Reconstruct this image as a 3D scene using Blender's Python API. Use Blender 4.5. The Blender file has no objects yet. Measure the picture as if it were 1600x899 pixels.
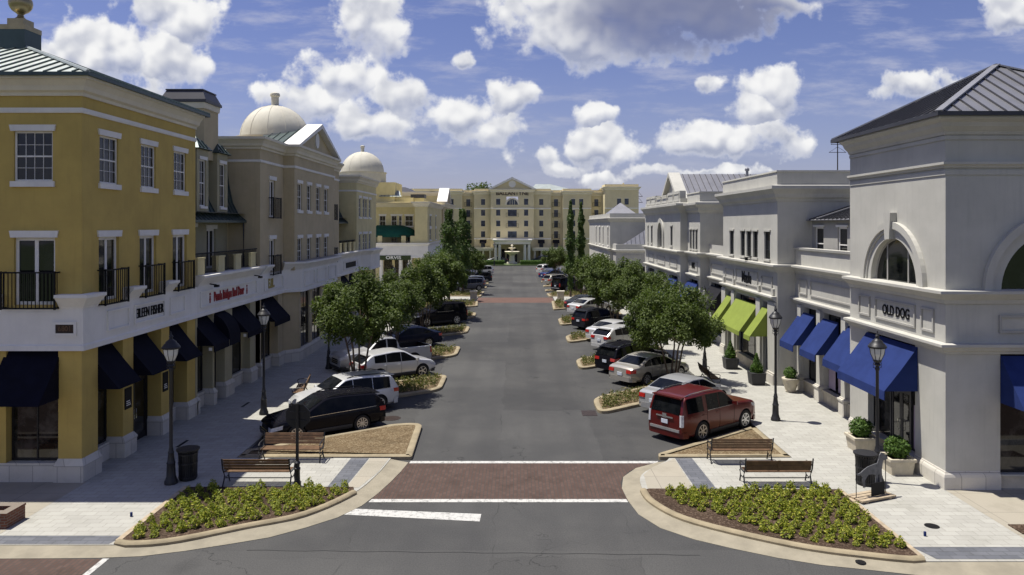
import bpy, bmesh, math, random
from mathutils import Vector, Matrix
R = math.radians
sc = bpy.context.scene
COL = sc.collection
random.seed(7)
# ------------------------------------------------------------------ camera, sky, sun, exposure
H = 8.3; FP = 1150.0
cd = bpy.data.cameras.new('camera'); cam = bpy.data.objects.new('camera', cd); COL.objects.link(cam)
cam.location = (0, 0, H); cam.rotation_euler = (R(90), 0, 0)
cd.sensor_width = 36; cd.lens = 36 * FP / 1600; cd.shift_x = -0.005; cd.shift_y = -0.061
cd.clip_end = 6000; cd.clip_start = 0.1
sc.camera = cam
sc.view_settings.view_transform = 'Standard'; sc.view_settings.look = 'None'
sc.view_settings.exposure = 0.55; sc.view_settings.gamma = 1
sc.view_settings.use_curve_mapping = False
cy = sc.cycles; cy.max_bounces = 5; cy.diffuse_bounces = 3; cy.glossy_bounces = 3; cy.transmission_bounces = 2; cy.transparent_max_bounces = 4
cy.use_adaptive_sampling = True; cy.adaptive_threshold = .02; cy.caustics_reflective = False; cy.caustics_refractive = False
cy.use_denoising = True; cy.sample_clamp_indirect = 6
SUN = Vector((-1.43, 0.40, 4.2)).normalized()
sl = bpy.data.lights.new('sun', 'SUN'); sl.energy = 4.6; sl.angle = R(0.5); sl.color = (1, .955, .87)
so = bpy.data.objects.new('sun', sl); COL.objects.link(so); so.rotation_euler = SUN.to_track_quat('Z', 'Y').to_euler()
so.location = SUN * 100

def N(nt, t, **k):
    n = nt.nodes.new(t)
    for a, v in k.items():
        if a == 'i':
            for s, x in v.items(): n.inputs[s].default_value = x
        else: setattr(n, a, v)
    return n
def L(nt, a, b): nt.links.new(a, b)
def math_(nt, op, a, b=None, c=None, clamp=False):
    n = N(nt, 'ShaderNodeMath', operation=op); n.use_clamp = clamp
    for i, x in enumerate((a, b, c)):
        if x is None: continue
        if isinstance(x, (int, float)): n.inputs[i].default_value = x
        else: L(nt, x, n.inputs[i])
    return n.outputs[0]
def mixc(nt, f, a, b, mode='MIX'):
    n = N(nt, 'ShaderNodeMix', data_type='RGBA', blend_type=mode)
    for i, x in ((0, f), (6, a), (7, b)):
        if isinstance(x, (int, float)): n.inputs[i].default_value = x
        elif isinstance(x, tuple): n.inputs[i].default_value = x if len(x) == 4 else x + (1,)
        else: L(nt, x, n.inputs[i])
    return n.outputs[2]
def ramp(nt, f, a, b):
    n = N(nt, 'ShaderNodeMapRange', interpolation_type='SMOOTHSTEP')
    L(nt, f, n.inputs[0]); n.inputs[1].default_value = a; n.inputs[2].default_value = b
    return n.outputs[0]

def build_world():
    w = bpy.data.worlds.new('World'); sc.world = w; w.use_nodes = True
    nt = w.node_tree; nt.nodes.clear()
    # cumulus positions as directions: (azimuth tangent, elevation tangent, half sizes), weight
    def B(px, py, rx, ry, k=1.0): return ((px - 808) / FP, (352 - py) / FP, rx * 1.06 / FP, ry * 1.04 / FP, k)
    blobs = [B(105, 90, 80, 45), B(190, 75, 70, 45), B(262, 105, 62, 60), B(300, 25, 62, 50), B(245, 10, 60, 32), B(225, 150, 60, 30, .8),
             B(575, 38, 52, 48), B(530, 118, 58, 40), B(478, 155, 62, 34), B(640, 155, 56, 42), B(585, 200, 62, 34), B(720, 185, 56, 38), B(800, 155, 32, 26),
             B(770, 205, 50, 26), B(930, 178, 36, 20), B(845, 240, 40, 24), B(928, 232, 52, 32), B(945, 278, 38, 15), B(880, 256, 40, 15), B(1212, 140, 50, 40),
             B(1185, 172, 40, 26), B(1115, 222, 72, 28), B(1222, 220, 40, 28), B(1415, 142, 66, 22), B(1482, 130, 32, 18), B(1562, 18, 42, 34),
             B(722, 95, 20, 16), B(980, 15, 190, 70, 1.5), B(905, 50, 100, 58, 1.5), B(1100, 20, 130, 55, 1.1), B(1110, 270, 110, 8, .8), B(1105, 130, 22, 14), B(1195, 5, 60, 18), B(30, 150, 60, 30, .8),
             B(-260, 120, 160, 60), B(-500, -40, 200, 90), B(1900, 80, 160, 70), B(2300, 160, 200, 60), B(800, -350, 400, 120), B(200, -500, 300, 110), B(1500, -420, 260, 100)]
    sky = N(nt, 'ShaderNodeTexSky', sky_type='NISHITA'); sky.sun_disc = False
    sky.sun_elevation = math.asin(SUN.z); sky.sun_rotation = math.atan2(SUN.x, SUN.y); sky.altitude = 200; sky.air_density = 1.1; sky.dust_density = .8; sky.ozone_density = 2.2
    tc = N(nt, 'ShaderNodeTexCoord'); sp = N(nt, 'ShaderNodeSeparateXYZ'); L(nt, tc.outputs['Generated'], sp.inputs[0])
    yy = math_(nt, 'MAXIMUM', math_(nt, 'ABSOLUTE', sp.outputs[1]), .06)
    u = math_(nt, 'DIVIDE', sp.outputs[0], yy); v = math_(nt, 'DIVIDE', sp.outputs[2], yy)
    cb = N(nt, 'ShaderNodeCombineXYZ'); L(nt, u, cb.inputs[0]); L(nt, v, cb.inputs[1])
    P0 = cb.outputs[0]
    wn = N(nt, 'ShaderNodeTexNoise', noise_dimensions='2D', i={'Scale': 9.0, 'Detail': 5.0, 'Roughness': .6}); L(nt, P0, wn.inputs['Vector'])
    wv = N(nt, 'ShaderNodeVectorMath', operation='MULTIPLY_ADD'); L(nt, wn.outputs['Color'], wv.inputs[0]); wv.inputs[1].default_value = (.07, .05, 0); L(nt, P0, wv.inputs[2])
    wo_ = N(nt, 'ShaderNodeVectorMath', operation='SUBTRACT'); L(nt, wv.outputs[0], wo_.inputs[0]); wo_.inputs[1].default_value = (.035, .025, 0)
    P = wo_.outputs[0]
    acc = None
    for cx, cy, rx, ry, k in blobs:
        b = N(nt, 'ShaderNodeVectorMath', operation='MULTIPLY_ADD'); L(nt, P, b.inputs[0]); b.inputs[1].default_value = (1 / rx, 1 / ry, 0); b.inputs[2].default_value = (-cx / rx, -cy / ry, 0)
        d = N(nt, 'ShaderNodeVectorMath', operation='LENGTH'); L(nt, b.outputs[0], d.inputs[0])
        m = math_(nt, 'MULTIPLY_ADD', d.outputs['Value'], -k * 1.25, k * 1.2)
        yb = N(nt, 'ShaderNodeSeparateXYZ'); L(nt, b.outputs[0], yb.inputs[0])
        if acc is None: acc, hgt = m, yb.outputs[1]
        else:
            f_ = N(nt, 'ShaderNodeMapRange'); L(nt, math_(nt, 'SUBTRACT', m, acc), f_.inputs[0]); f_.inputs[1].default_value = -.25; f_.inputs[2].default_value = .25
            mx = N(nt, 'ShaderNodeMix', data_type='FLOAT'); L(nt, f_.outputs[0], mx.inputs[0]); L(nt, hgt, mx.inputs[2]); L(nt, yb.outputs[1], mx.inputs[3]); hgt = mx.outputs[0]
            acc = math_(nt, 'SMOOTH_MAX', acc, m, .35)
    acc = math_(nt, 'MINIMUM', acc, 1.1); acc = math_(nt, 'MAXIMUM', acc, -1.2)
    def dens(off, det):
        a = N(nt, 'ShaderNodeVectorMath', operation='ADD'); L(nt, P0, a.inputs[0]); a.inputs[1].default_value = off
        nz = N(nt, 'ShaderNodeTexNoise', noise_dimensions='2D', i={'Scale': 14.0, 'Detail': det, 'Roughness': .56, 'Lacunarity': 2.1}); L(nt, a.outputs[0], nz.inputs['Vector'])
        vo = N(nt, 'ShaderNodeTexVoronoi', voronoi_dimensions='2D', feature='F1', i={'Scale': 30.0, 'Detail': 1.0, 'Roughness': .4, 'Lacunarity': 2.2, 'Randomness': 1.0}); vo.normalize = True
        wm = N(nt, 'ShaderNodeVectorMath', operation='MULTIPLY_ADD'); L(nt, nz.outputs['Color'], wm.inputs[0]); wm.inputs[1].default_value = (.02, .02, 0); L(nt, a.outputs[0], wm.inputs[2]); L(nt, wm.outputs[0], vo.inputs['Vector'])
        return math_(nt, 'ADD', math_(nt, 'MULTIPLY_ADD', nz.outputs[0], 2.7, -1.35), math_(nt, 'MULTIPLY_ADD', vo.outputs['Distance'], -.95, .48))
    n0 = dens((0, 0, 0), 7.0); n1 = dens((-.005, .014, 0), 2.0); n2 = dens((0, 0, 0), 2.0)
    d0 = math_(nt, 'ADD', acc, n0)
    hn = math_(nt, 'ADD', hgt, math_(nt, 'MULTIPLY', n2, .35))
    low = ramp(nt, hn, .25, -.75)
    alpha = math_(nt, 'MULTIPLY', ramp(nt, d0, -.05, .55), math_(nt, 'MULTIPLY_ADD', low, -.28, 1.0))
    sh = math_(nt, 'ADD', math_(nt, 'MULTIPLY', low, .62), math_(nt, 'MULTIPLY', ramp(nt, math_(nt, 'SUBTRACT', n1, n2), -.45, .55), .62), clamp=True)
    sh = math_(nt, 'MULTIPLY', sh, ramp(nt, d0, -.1, .75), clamp=True)
    # the one thick dark cloud
    dk = N(nt, 'ShaderNodeVectorMath', operation='SUBTRACT'); L(nt, cb.outputs[0], dk.inputs[0]); dk.inputs[1].default_value = ((1070 - 808) / FP, (352 - 22) / FP, 0)
    dk2 = N(nt, 'ShaderNodeVectorMath', operation='MULTIPLY'); L(nt, dk.outputs[0], dk2.inputs[0]); dk2.inputs[1].default_value = (FP / 215, FP / 84, 0)
    dk3 = N(nt, 'ShaderNodeVectorMath', operation='LENGTH'); L(nt, dk2.outputs[0], dk3.inputs[0])
    dark = math_(nt, 'MULTIPLY', ramp(nt, math_(nt, 'SUBTRACT', 1.2, dk3.outputs['Value']), 0, .75), ramp(nt, d0, -.1, .5))
    ccol = mixc(nt, sh, (10.2, 10.2, 10.2), (4.3, 4.65, 5.9))
    ccol = mixc(nt, math_(nt, 'MULTIPLY', dark, .9), ccol, (1.7, 2.0, 3.6))
    # thin high cirrus
    mp = N(nt, 'ShaderNodeMapping', i={'Scale': (2.2, 9, 1), 'Rotation': (0, 0, .12)}); L(nt, cb.outputs[0], mp.inputs[0])
    ci = N(nt, 'ShaderNodeTexNoise', i={'Scale': 3.0, 'Detail': 7.0, 'Roughness': .62}); L(nt, mp.outputs[0], ci.inputs['Vector'])
    cirr = math_(nt, 'MULTIPLY', ramp(nt, ci.outputs[0], .47, .72), .62)
    tint = mixc(nt, 1.0, sky.outputs[0], (.84, .755, 1.05, 1), 'MULTIPLY')
    base = mixc(nt, cirr, tint, (5.8, 6.0, 7.4))
    # pale band near the horizon
    hz = math_(nt, 'MULTIPLY', ramp(nt, v, .26, -.02), math_(nt, 'MULTIPLY_ADD', ramp(nt, ci.outputs[0], .4, .65), .7, .75))
    base = mixc(nt, math_(nt, 'MULTIPLY', hz, .55), base, (4.3, 4.7, 6.2))
    out = mixc(nt, alpha, base, ccol)
    bg = N(nt, 'ShaderNodeBackground', i={'Strength': .062}); L(nt, out, bg.inputs[0])
    wo = N(nt, 'ShaderNodeOutputWorld'); L(nt, bg.outputs[0], wo.inputs[0])
    try: w.cycles.sampling_method = 'MANUAL'; w.cycles.sample_map_resolution = 512
    except Exception: pass
build_world()

# ------------------------------------------------------------------ materials
def base_mat(name):
    m = bpy.data.materials.new(name); m.use_nodes = True
    return m, m.node_tree, m.node_tree.nodes['Principled BSDF']
def coords(nt, scale=(1, 1, 1)):
    tc = N(nt, 'ShaderNodeTexCoord'); mp = N(nt, 'ShaderNodeMapping', i={'Scale': scale}); L(nt, tc.outputs['Object'], mp.inputs[0]); return mp.outputs[0]
def bump(nt, bs, h, s, dist=.02):
    b = N(nt, 'ShaderNodeBump', i={'Strength': s, 'Distance': dist}); L(nt, h, b.inputs['Height']); L(nt, b.outputs[0], bs.inputs['Normal'])
def noise(nt, vec, sc_, det=4.0, rough=.55):
    n = N(nt, 'ShaderNodeTexNoise', i={'Scale': sc_, 'Detail': det, 'Roughness': rough}); L(nt, vec, n.inputs['Vector']); return n.outputs[0]
def pmat(name, c, rough=.8, var=.1, scale=1.2, bs=0, bscale=60, metal=0, spec=.4, coat=0, streak=0):
    m, nt, b = base_mat(name)
    b.inputs['Roughness'].default_value = rough; b.inputs['Metallic'].default_value = metal
    b.inputs['Specular IOR Level'].default_value = spec; b.inputs['Coat Weight'].default_value = coat; b.inputs['Coat Roughness'].default_value = .04
    v = coords(nt)
    f = noise(nt, v, scale, 6, .62)
    f = ramp(nt, f, .25, .75)
    cc = mixc(nt, f, tuple(x * (1 - var) for x in c), tuple(min(1, x * (1 + var)) for x in c))
    if streak:
        s = noise(nt, coords(nt, (3.0, 3.0, .22)), 2.2, 5, .6)
        cc = mixc(nt, math_(nt, 'MULTIPLY', ramp(nt, s, .48, .8), streak), cc, tuple(x * .62 for x in c))
        s2 = noise(nt, coords(nt, (1, 1, 1)), .55, 6, .7)
        cc = mixc(nt, math_(nt, 'MULTIPLY', ramp(nt, s2, .52, .72), streak * .6), cc, tuple(x * .72 for x in c))
    L(nt, cc, b.inputs['Base Color'])
    if bs: bump(nt, b, noise(nt, v, bscale, 3, .6), bs)
    return m
def brickmat(name, c1, c2, mortar, bw, bh, ms, rough=.85, var=.25, rot=0, bs=.3, offset=.5, vert=False, dirt=.25):
    m, nt, b = base_mat(name); b.inputs['Roughness'].default_value = rough; b.inputs['Specular IOR Level'].default_value = .25
    tc = N(nt, 'ShaderNodeTexCoord'); mp = N(nt, 'ShaderNodeMapping', i={'Rotation': (0, 0, rot)}); L(nt, tc.outputs['Object'], mp.inputs[0])
    vec = mp.outputs[0]
    if vert:
        s = N(nt, 'ShaderNodeSeparateXYZ'); L(nt, vec, s.inputs[0]); c = N(nt, 'ShaderNodeCombineXYZ')
        L(nt, math_(nt, 'ADD', s.outputs[0], s.outputs[1]), c.inputs[0]); L(nt, s.outputs[2], c.inputs[1]); vec = c.outputs[0]
    br = N(nt, 'ShaderNodeTexBrick', offset=offset, i={'Scale': 1.0, 'Mortar Size': ms, 'Mortar Smooth': .25, 'Bias': 0, 'Brick Width': bw, 'Row Height': bh,
           'Color1': c1 + (1,), 'Color2': c2 + (1,), 'Mortar': mortar + (1,)})
    L(nt, vec, br.inputs['Vector'])
    f = noise(nt, coords(nt), .9, 7, .65)
    cc = mixc(nt, ramp(nt, f, .45, .8), br.outputs[0], mixc(nt, 1.0, br.outputs[0], (1 - dirt, 1 - dirt, 1 - dirt * 1.1, 1), 'MULTIPLY'))
    fine = noise(nt, coords(nt), 55, 3, .6)
    cc = mixc(nt, .16, cc, mixc(nt, fine, (.0, .0, .0), (1, 1, 1)), 'OVERLAY')
    L(nt, cc, b.inputs['Base Color'])
    bump(nt, b, br.outputs['Fac'], -bs, .01)
    return m
def asphalt_mat():
    m, nt, b = base_mat('asphalt'); b.inputs['Roughness'].default_value = .88; b.inputs['Specular IOR Level'].default_value = .3
    v = coords(nt)
    big = noise(nt, v, .16, 6, .62); fine = noise(nt, v, 26, 4, .8); mid = noise(nt, coords(nt, (1, .12, 1)), 1.1, 5, .6)
    sp = N(nt, 'ShaderNodeSeparateXYZ'); L(nt, v, sp.inputs[0])
    cc = mixc(nt, ramp(nt, big, .34, .66), (.044, .044, .044), (.070, .069, .066))
    cc = mixc(nt, math_(nt, 'MULTIPLY', ramp(nt, mid, .45, .75), .4), cc, (.040, .040, .041))
    tx = math_(nt, 'ABSOLUTE', math_(nt, 'ADD', sp.outputs[0], math_(nt, 'MULTIPLY_ADD', noise(nt, coords(nt, (.0, .05, 0)), 1.0, 2), .8, -.3)))
    tr = math_(nt, 'MULTIPLY', ramp(nt, math_(nt, 'ABSOLUTE', math_(nt, 'SUBTRACT', math_(nt, 'ABSOLUTE', math_(nt, 'SUBTRACT', tx, 1.75)), .8)), .5, .1), .28)
    cc = mixc(nt, tr, cc, (.037, .037, .038))
    st = N(nt, 'ShaderNodeTexVoronoi', i={'Scale': .42, 'Randomness': 1.0}); L(nt, v, st.inputs['Vector'])
    oil = math_(nt, 'MULTIPLY', ramp(nt, math_(nt, 'ADD', st.outputs['Distance'], math_(nt, 'MULTIPLY', noise(nt, v, 3, 4), .35)), .42, .2), ramp(nt, math_(nt, 'ABSOLUTE', sp.outputs[0]), 3.2, 5.0))
    cc = mixc(nt, math_(nt, 'MULTIPLY', oil, .55), cc, (.022, .022, .022))
    pb = N(nt, 'ShaderNodeTexBrick', offset=.37, i={'Scale': 1.0, 'Mortar Size': .018, 'Mortar Smooth': .1, 'Bias': -.2, 'Brick Width': 7.3, 'Row Height': 3.7, 'Color1': (0, 0, 0, 1), 'Color2': (1, 1, 1, 1), 'Mortar': (.5, .5, .5, 1)})
    pr = N(nt, 'ShaderNodeMapping', i={'Rotation': (0, 0, R(90)), 'Location': (1.3, 0.4, 0)}); wvv = N(nt, 'ShaderNodeVectorMath', operation='MULTIPLY_ADD'); wq = N(nt, 'ShaderNodeTexNoise', i={'Scale': .9, 'Detail': 4.0}); L(nt, v, wq.inputs['Vector']); L(nt, wq.outputs['Color'], wvv.inputs[0]); wvv.inputs[1].default_value = (.5, .5, 0); L(nt, v, wvv.inputs[2]); L(nt, wvv.outputs[0], pr.inputs[0]); L(nt, pr.outputs[0], pb.inputs['Vector'])
    cc = mixc(nt, math_(nt, 'MULTIPLY', pb.outputs['Fac'], math_(nt, 'MULTIPLY', ramp(nt, noise(nt, v, .5, 3), .42, .6), .6)), cc, (.022, .022, .022))
    cc = mixc(nt, .12, cc, mixc(nt, 1.0, pb.outputs['Color'], (.13, .13, .125, 1), 'MULTIPLY'))
    ob = noise(nt, coords(nt), .55, 6, .7)
    cc = mixc(nt, math_(nt, 'MULTIPLY', ramp(nt, ob, .6, .75), .45), cc, (.088, .085, .079))
    # the cross street is a slightly older, paler surface
    cc = mixc(nt, math_(nt, 'MULTIPLY', math_(nt, 'LESS_THAN', math_(nt, 'ADD', sp.outputs[1], math_(nt, 'MULTIPLY', big, .5)), 19.0), .35), cc, (.074, .073, .070))
    # hairline cracks
    wv = N(nt, 'ShaderNodeVectorMath', operation='ADD'); L(nt, v, wv.inputs[0])
    wn = N(nt, 'ShaderNodeTexNoise', i={'Scale': 1.6, 'Detail': 6.0}); L(nt, v, wn.inputs['Vector'])
    ws = N(nt, 'ShaderNodeVectorMath', operation='SCALE'); L(nt, wn.outputs['Color'], ws.inputs[0]); ws.inputs['Scale'].default_value = 1.5; L(nt, ws.outputs[0], wv.inputs[1])
    vo = N(nt, 'ShaderNodeTexVoronoi', feature='DISTANCE_TO_EDGE', i={'Scale': .26}); L(nt, wv.outputs[0], vo.inputs['Vector'])
    ck = math_(nt, 'MULTIPLY', math_(nt, 'SUBTRACT', 1.0, ramp(nt, vo.outputs['Distance'], .001, .007)), ramp(nt, noise(nt, v, .35, 3), .47, .6))
    cc = mixc(nt, math_(nt, 'MULTIPLY', ck, .75), cc, (.018, .018, .018))
    cc = mixc(nt, .30, cc, mixc(nt, ramp(nt, fine, .3, .7), (.1, .1, .1), (.9, .9, .9)), 'OVERLAY')
    L(nt, cc, b.inputs['Base Color']); bump(nt, b, fine, .35, .01)
    return m
def mulch_mat(name, a, c, d):
    m, nt, b = base_mat(name); b.inputs['Roughness'].default_value = .95; b.inputs['Specular IOR Level'].default_value = .15
    v = coords(nt)
    vo = N(nt, 'ShaderNodeTexVoronoi', i={'Scale': 26.0, 'Randomness': 1.0}); L(nt, mixc(nt, .12, v, N_color(nt, v)), vo.inputs['Vector'])
    s = N(nt, 'ShaderNodeSeparateColor'); L(nt, vo.outputs['Color'], s.inputs[0])
    cc = mixc(nt, s.outputs[0], a, c); cc = mixc(nt, math_(nt, 'GREATER_THAN', s.outputs[1], .72), cc, d)
    cc = mixc(nt, math_(nt, 'MULTIPLY', ramp(nt, noise(nt, v, 1.1, 5), .45, .7), .5), cc, tuple(x * .5 for x in a))
    L(nt, cc, b.inputs['Base Color']); bump(nt, b, s.outputs[2], .8, .04)
    return m
def N_color(nt, v):
    n = N(nt, 'ShaderNodeTexNoise', i={'Scale': 9.0, 'Detail': 3.0}); L(nt, v, n.inputs['Vector']); return n.outputs['Color']
def leaf_mat(name, dark, light, tip=None):
    m, nt, b = base_mat(name); b.inputs['Roughness'].default_value = .6; b.inputs['Specular IOR Level'].default_value = .3
    ge = N(nt, 'ShaderNodeNewGeometry')
    f = math_(nt, 'MULTIPLY_ADD', ge.outputs['Random Per Island'], .7, 0)
    f2 = noise(nt, coords(nt), 1.1, 4, .6)
    cc = mixc(nt, math_(nt, 'ADD', f, math_(nt, 'MULTIPLY', f2, .35), clamp=True), dark, light)
    if tip: cc = mixc(nt, math_(nt, 'GREATER_THAN', ge.outputs['Random Per Island'], .8), cc, tip)
    L(nt, cc, b.inputs['Base Color'])
    tr = N(nt, 'ShaderNodeBsdfTranslucent'); L(nt, mixc(nt, 1.0, cc, (1.1, 1.25, .5, 1), 'MULTIPLY'), tr.inputs[0])
    mx = N(nt, 'ShaderNodeMixShader', i={0: .3}); L(nt, b.outputs[0], mx.inputs[1]); L(nt, tr.outputs[0], mx.inputs[2])
    L(nt, mx.outputs[0], nt.nodes['Material Output'].inputs[0])
    return m
def glass_mat(name, c, c2, rough=.04, scale=1.3, spec=.5):
    m, nt, b = base_mat(name); b.inputs['Roughness'].default_value = rough; b.inputs['Specular IOR Level'].default_value = spec
    v = coords(nt); f = noise(nt, v, scale, 5, .6)
    L(nt, mixc(nt, ramp(nt, f, .42, .66), c, c2), b.inputs['Base Color'])
    bump(nt, b, noise(nt, v, .9, 1, .4), .12, .05)
    return m
def paint(name, c, metal=.25, rough=.28):
    m, nt, b = base_mat(name); b.inputs['Metallic'].default_value = metal; b.inputs['Roughness'].default_value = rough
    b.inputs['Coat Weight'].default_value = .8 if min(c) > .1 else .3; b.inputs['Specular IOR Level'].default_value = .5 if max(c) > .06 else 0; b.inputs['Coat Roughness'].default_value = .04
    if max(c) < .06: b.inputs['Metallic'].default_value = 0; b.inputs['Roughness'].default_value = .6
    f = noise(nt, coords(nt), 2.5, 5, .6)
    L(nt, mixc(nt, math_(nt, 'MULTIPLY', ramp(nt, f, .45, .8), .25), c, tuple(min(1, x * .8 + .002) for x in c)), b.inputs['Base Color'])
    return m
M = {}
M['asphalt'] = asphalt_mat()
M['grass'] = pmat('rough grass', (.07, .10, .035), .95, .35, .4)
M['paver'] = brickmat('white pavers', (.325, .318, .285), (.375, .368, .33), (.19, .182, .16), .46, .27, .006, dirt=.16, bs=.15)
M['paver_grey'] = brickmat('blue grey pavers', (.10, .105, .12), (.135, .14, .155), (.06, .062, .066), .42, .21, .008, dirt=.3, bs=.2)
M['brickroad'] = brickmat('brick paving', (.070, .043, .034), (.094, .059, .047), (.058, .048, .042), .23, .115, .014, rot=R(90), dirt=.35)
M['redcross'] = brickmat('red crossing', (.115, .062, .048), (.135, .075, .058), (.09, .065, .055), .23, .115, .012, dirt=.2)
M['brickwall'] = brickmat('red brick', (.15, .052, .03), (.20, .08, .045), (.19, .16, .13), .215, .075, .012, vert=True, bs=.5)
M['concrete'] = pmat('tan concrete', (.255, .228, .170), .9, .16, 1.4, .2, 40, streak=.2)
M['concrete2'] = brickmat('smooth concrete slabs', (.31, .285, .23), (.33, .30, .24), (.2, .18, .15), 1.5, 1.5, .012, dirt=.2, bs=.2, offset=0)
M['kerb'] = pmat('kerb concrete', (.27, .225, .145), .9, .22, 1.8, .25, 40)
M['stone'] = brickmat('limestone base', (.53, .50, .44), (.60, .57, .50), (.32, .30, .26), .75, .62, .012, vert=True, dirt=.25, bs=.4, offset=.3)
M['limestone'] = pmat('limestone', (.50, .45, .35), .85, .2, 2.0, .2, 30, streak=.3)
M['yellow'] = pmat('yellow stucco', (.50, .365, .105), .9, .09, .8, .15, 90, streak=.26)
M['tan'] = pmat('tan stucco', (.48, .40, .25), .9, .09, .8, .15, 90, streak=.26)
M['olive'] = pmat('olive grey stucco', (.36, .33, .215), .9, .09, .8, .15, 90, streak=.26)
M['cream'] = pmat('pale yellow stucco', (.62, .54, .29), .9, .09, .8, .12, 90, streak=.26)
M['hotel'] = pmat('hotel yellow stucco', (.62, .545, .34), .9, .09, .3, .1, 60, streak=.26)
M['trimw'] = pmat('white trim', (.75, .73, .68), .75, .06, 1.0, .06, 60, streak=.16)
M['trimc'] = pmat('cream trim', (.68, .63, .50), .8, .06, 1.0, .06, 60, streak=.16)
M['white'] = pmat('off white stucco', (.455, .445, .40), .9, .08, .7, .12, 90, streak=.26)
M['white2'] = pmat('grey white stucco', (.37, .36, .33), .9, .08, .7, .12, 90, streak=.26)
M['dome'] = pmat('dome plaster', (.53, .505, .42), .75, .07, 1.0, .08, 40, streak=.25)
M['zinc'] = pmat('zinc roof', (.27, .27, .285), .42, .12, .9, metal=.55)
M['zincdark'] = pmat('dark metal trim', (.055, .055, .062), .45, .15, 1.0, metal=.4)
M['copper'] = pmat('green metal roof', (.058, .083, .08), .42, .15, .9, metal=.35)
M['copperlt'] = pmat('weathered pale green roof', (.34, .375, .355), .45, .15, .8, metal=.3)
M['gold'] = pmat('gold leaf', (.33, .27, .15), .32, .15, 3, metal=.75)
M['black'] = pmat('black metal', (.012, .012, .014), .42, .2, 4)
M['iron'] = pmat('black cast iron', (.018, .018, .02), .45, .2, 6, .15, 60)
M['rubber'] = pmat('tyre rubber', (.018, .018, .018), .85, .2, 8)
M['wood'] = pmat('bench wood', (.125, .07, .035), .6, .35, 5, .15, 60)
M['woodgrey'] = pmat('weathered wood', (.36, .29, .20), .8, .25, 4)
def wornpaint():
    m, nt, b = base_mat('worn road paint'); b.inputs['Roughness'].default_value = .85
    v = coords(nt); f = ramp(nt, noise(nt, v, 5.5, 8, .75), .50, .64); g = ramp(nt, noise(nt, coords(nt, (6, 1, 1)), 1.6, 6, .7), .5, .7)
    k = math_(nt, 'MAXIMUM', math_(nt, 'MULTIPLY', f, .8), math_(nt, 'MULTIPLY', g, .45))
    L(nt, mixc(nt, k, (.46, .455, .43), (.10, .099, .094)), b.inputs['Base Color']); return m
M['whitepaint'] = wornpaint()
M['navy'] = pmat('navy canvas', (.0045, .005, .013), .9, .25, 3, .15, 200, spec=.15)
M['blue'] = pmat('blue canvas', (.018, .033, .125), .9, .12, 2, .15, 200, spec=.15)
M['lime'] = pmat('lime canvas', (.20, .25, .05), .9, .08, 2, .15, 200, spec=.15)
M['greencan'] = pmat('green canvas', (.012, .075, .052), .85, .2, 2, .15, 200, spec=.15)
M['blackcan'] = pmat('black canvas', (.018, .018, .022), .9, .2, 3, spec=.15)
M['glass'] = glass_mat('window glass', (.008, .009, .010), (.02, .021, .021))
M['shopglass'] = glass_mat('shop glass', (.005, .006, .007), (.05, .048, .045), .03, 1.7)
M['glassblue'] = glass_mat('hotel window glass', (.03, .04, .06), (.07, .085, .12), .08)
M['lavender'] = pmat('lavender poster', (.33, .27, .36), .7, .1, 3)
M['lampglass'] = pmat('frosted lamp glass', (.62, .62, .58), .25, .08, 6)
M['mulch'] = mulch_mat('bark mulch', (.115, .08, .043), (.165, .12, .068), (.23, .18, .11))
M['mulchdark'] = mulch_mat('dark mulch', (.045, .029, .020), (.07, .046, .031), (.11, .078, .055))
M['leaf'] = leaf_mat('tree leaf', (.032, .058, .011), (.115, .150, .030))
M['leafpop'] = leaf_mat('poplar leaf', (.035, .068, .015), (.10, .15, .036))
M['leafbed'] = leaf_mat('bedding leaf', (.085, .125, .012), (.32, .335, .035), (.42, .39, .055))
M['leafdry'] = leaf_mat('island plant leaf', (.065, .085, .022), (.165, .165, .05), (.24, .20, .09))
M['box'] = leaf_mat('boxwood leaf', (.03, .075, .012), (.10, .17, .025))
M['bark'] = pmat('bark', (.13, .095, .065), .9, .35, 6, .4, 30)
M['rim'] = pmat('alloy rim', (.62, .62, .62), .3, .08, 6, metal=.8)
M['rimdark'] = pmat('dark wheel well', (.012, .012, .012), .8, .1, 4)
M['chrome'] = pmat('chrome', (.75, .75, .75), .15, .05, 4, metal=1)
M['redlens'] = pmat('red lens', (.42, .02, .014), .15, .15, 8, coat=.8)
M['clearlens'] = pmat('clear lens', (.55, .56, .58), .12, .2, 12, coat=.8)
M['plastic'] = pmat('grey plastic', (.035, .035, .037), .6, .15, 5)
M['carglass'] = glass_mat('car glass', (.004, .005, .006), (.010, .011, .012), .03, 2.0, .16)
M['plate'] = pmat('licence plate', (.62, .66, .72), .4, .15, 30)
M['signred'] = pmat('red sign paint', (.26, .012, .014), .6, .1, 5)
M['signgold'] = pmat('gold sign paint', (.33, .26, .07), .5, .1, 5)
M['signgreen'] = pmat('dark green sign', (.03, .05, .012), .6, .1, 5)
M['signwhite'] = pmat('white letters', (.78, .77, .72), .6, .05, 5)
M['dogmetal'] = pmat('grey painted steel', (.11, .112, .118), .5, .35, 6)
M['bronze'] = pmat('dark bronze', (.05, .035, .028), .5, .3, 8, metal=.5)
M['slate'] = pmat('black plaque', (.007, .007, .008), .6, .2, 8, spec=.2)

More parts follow.
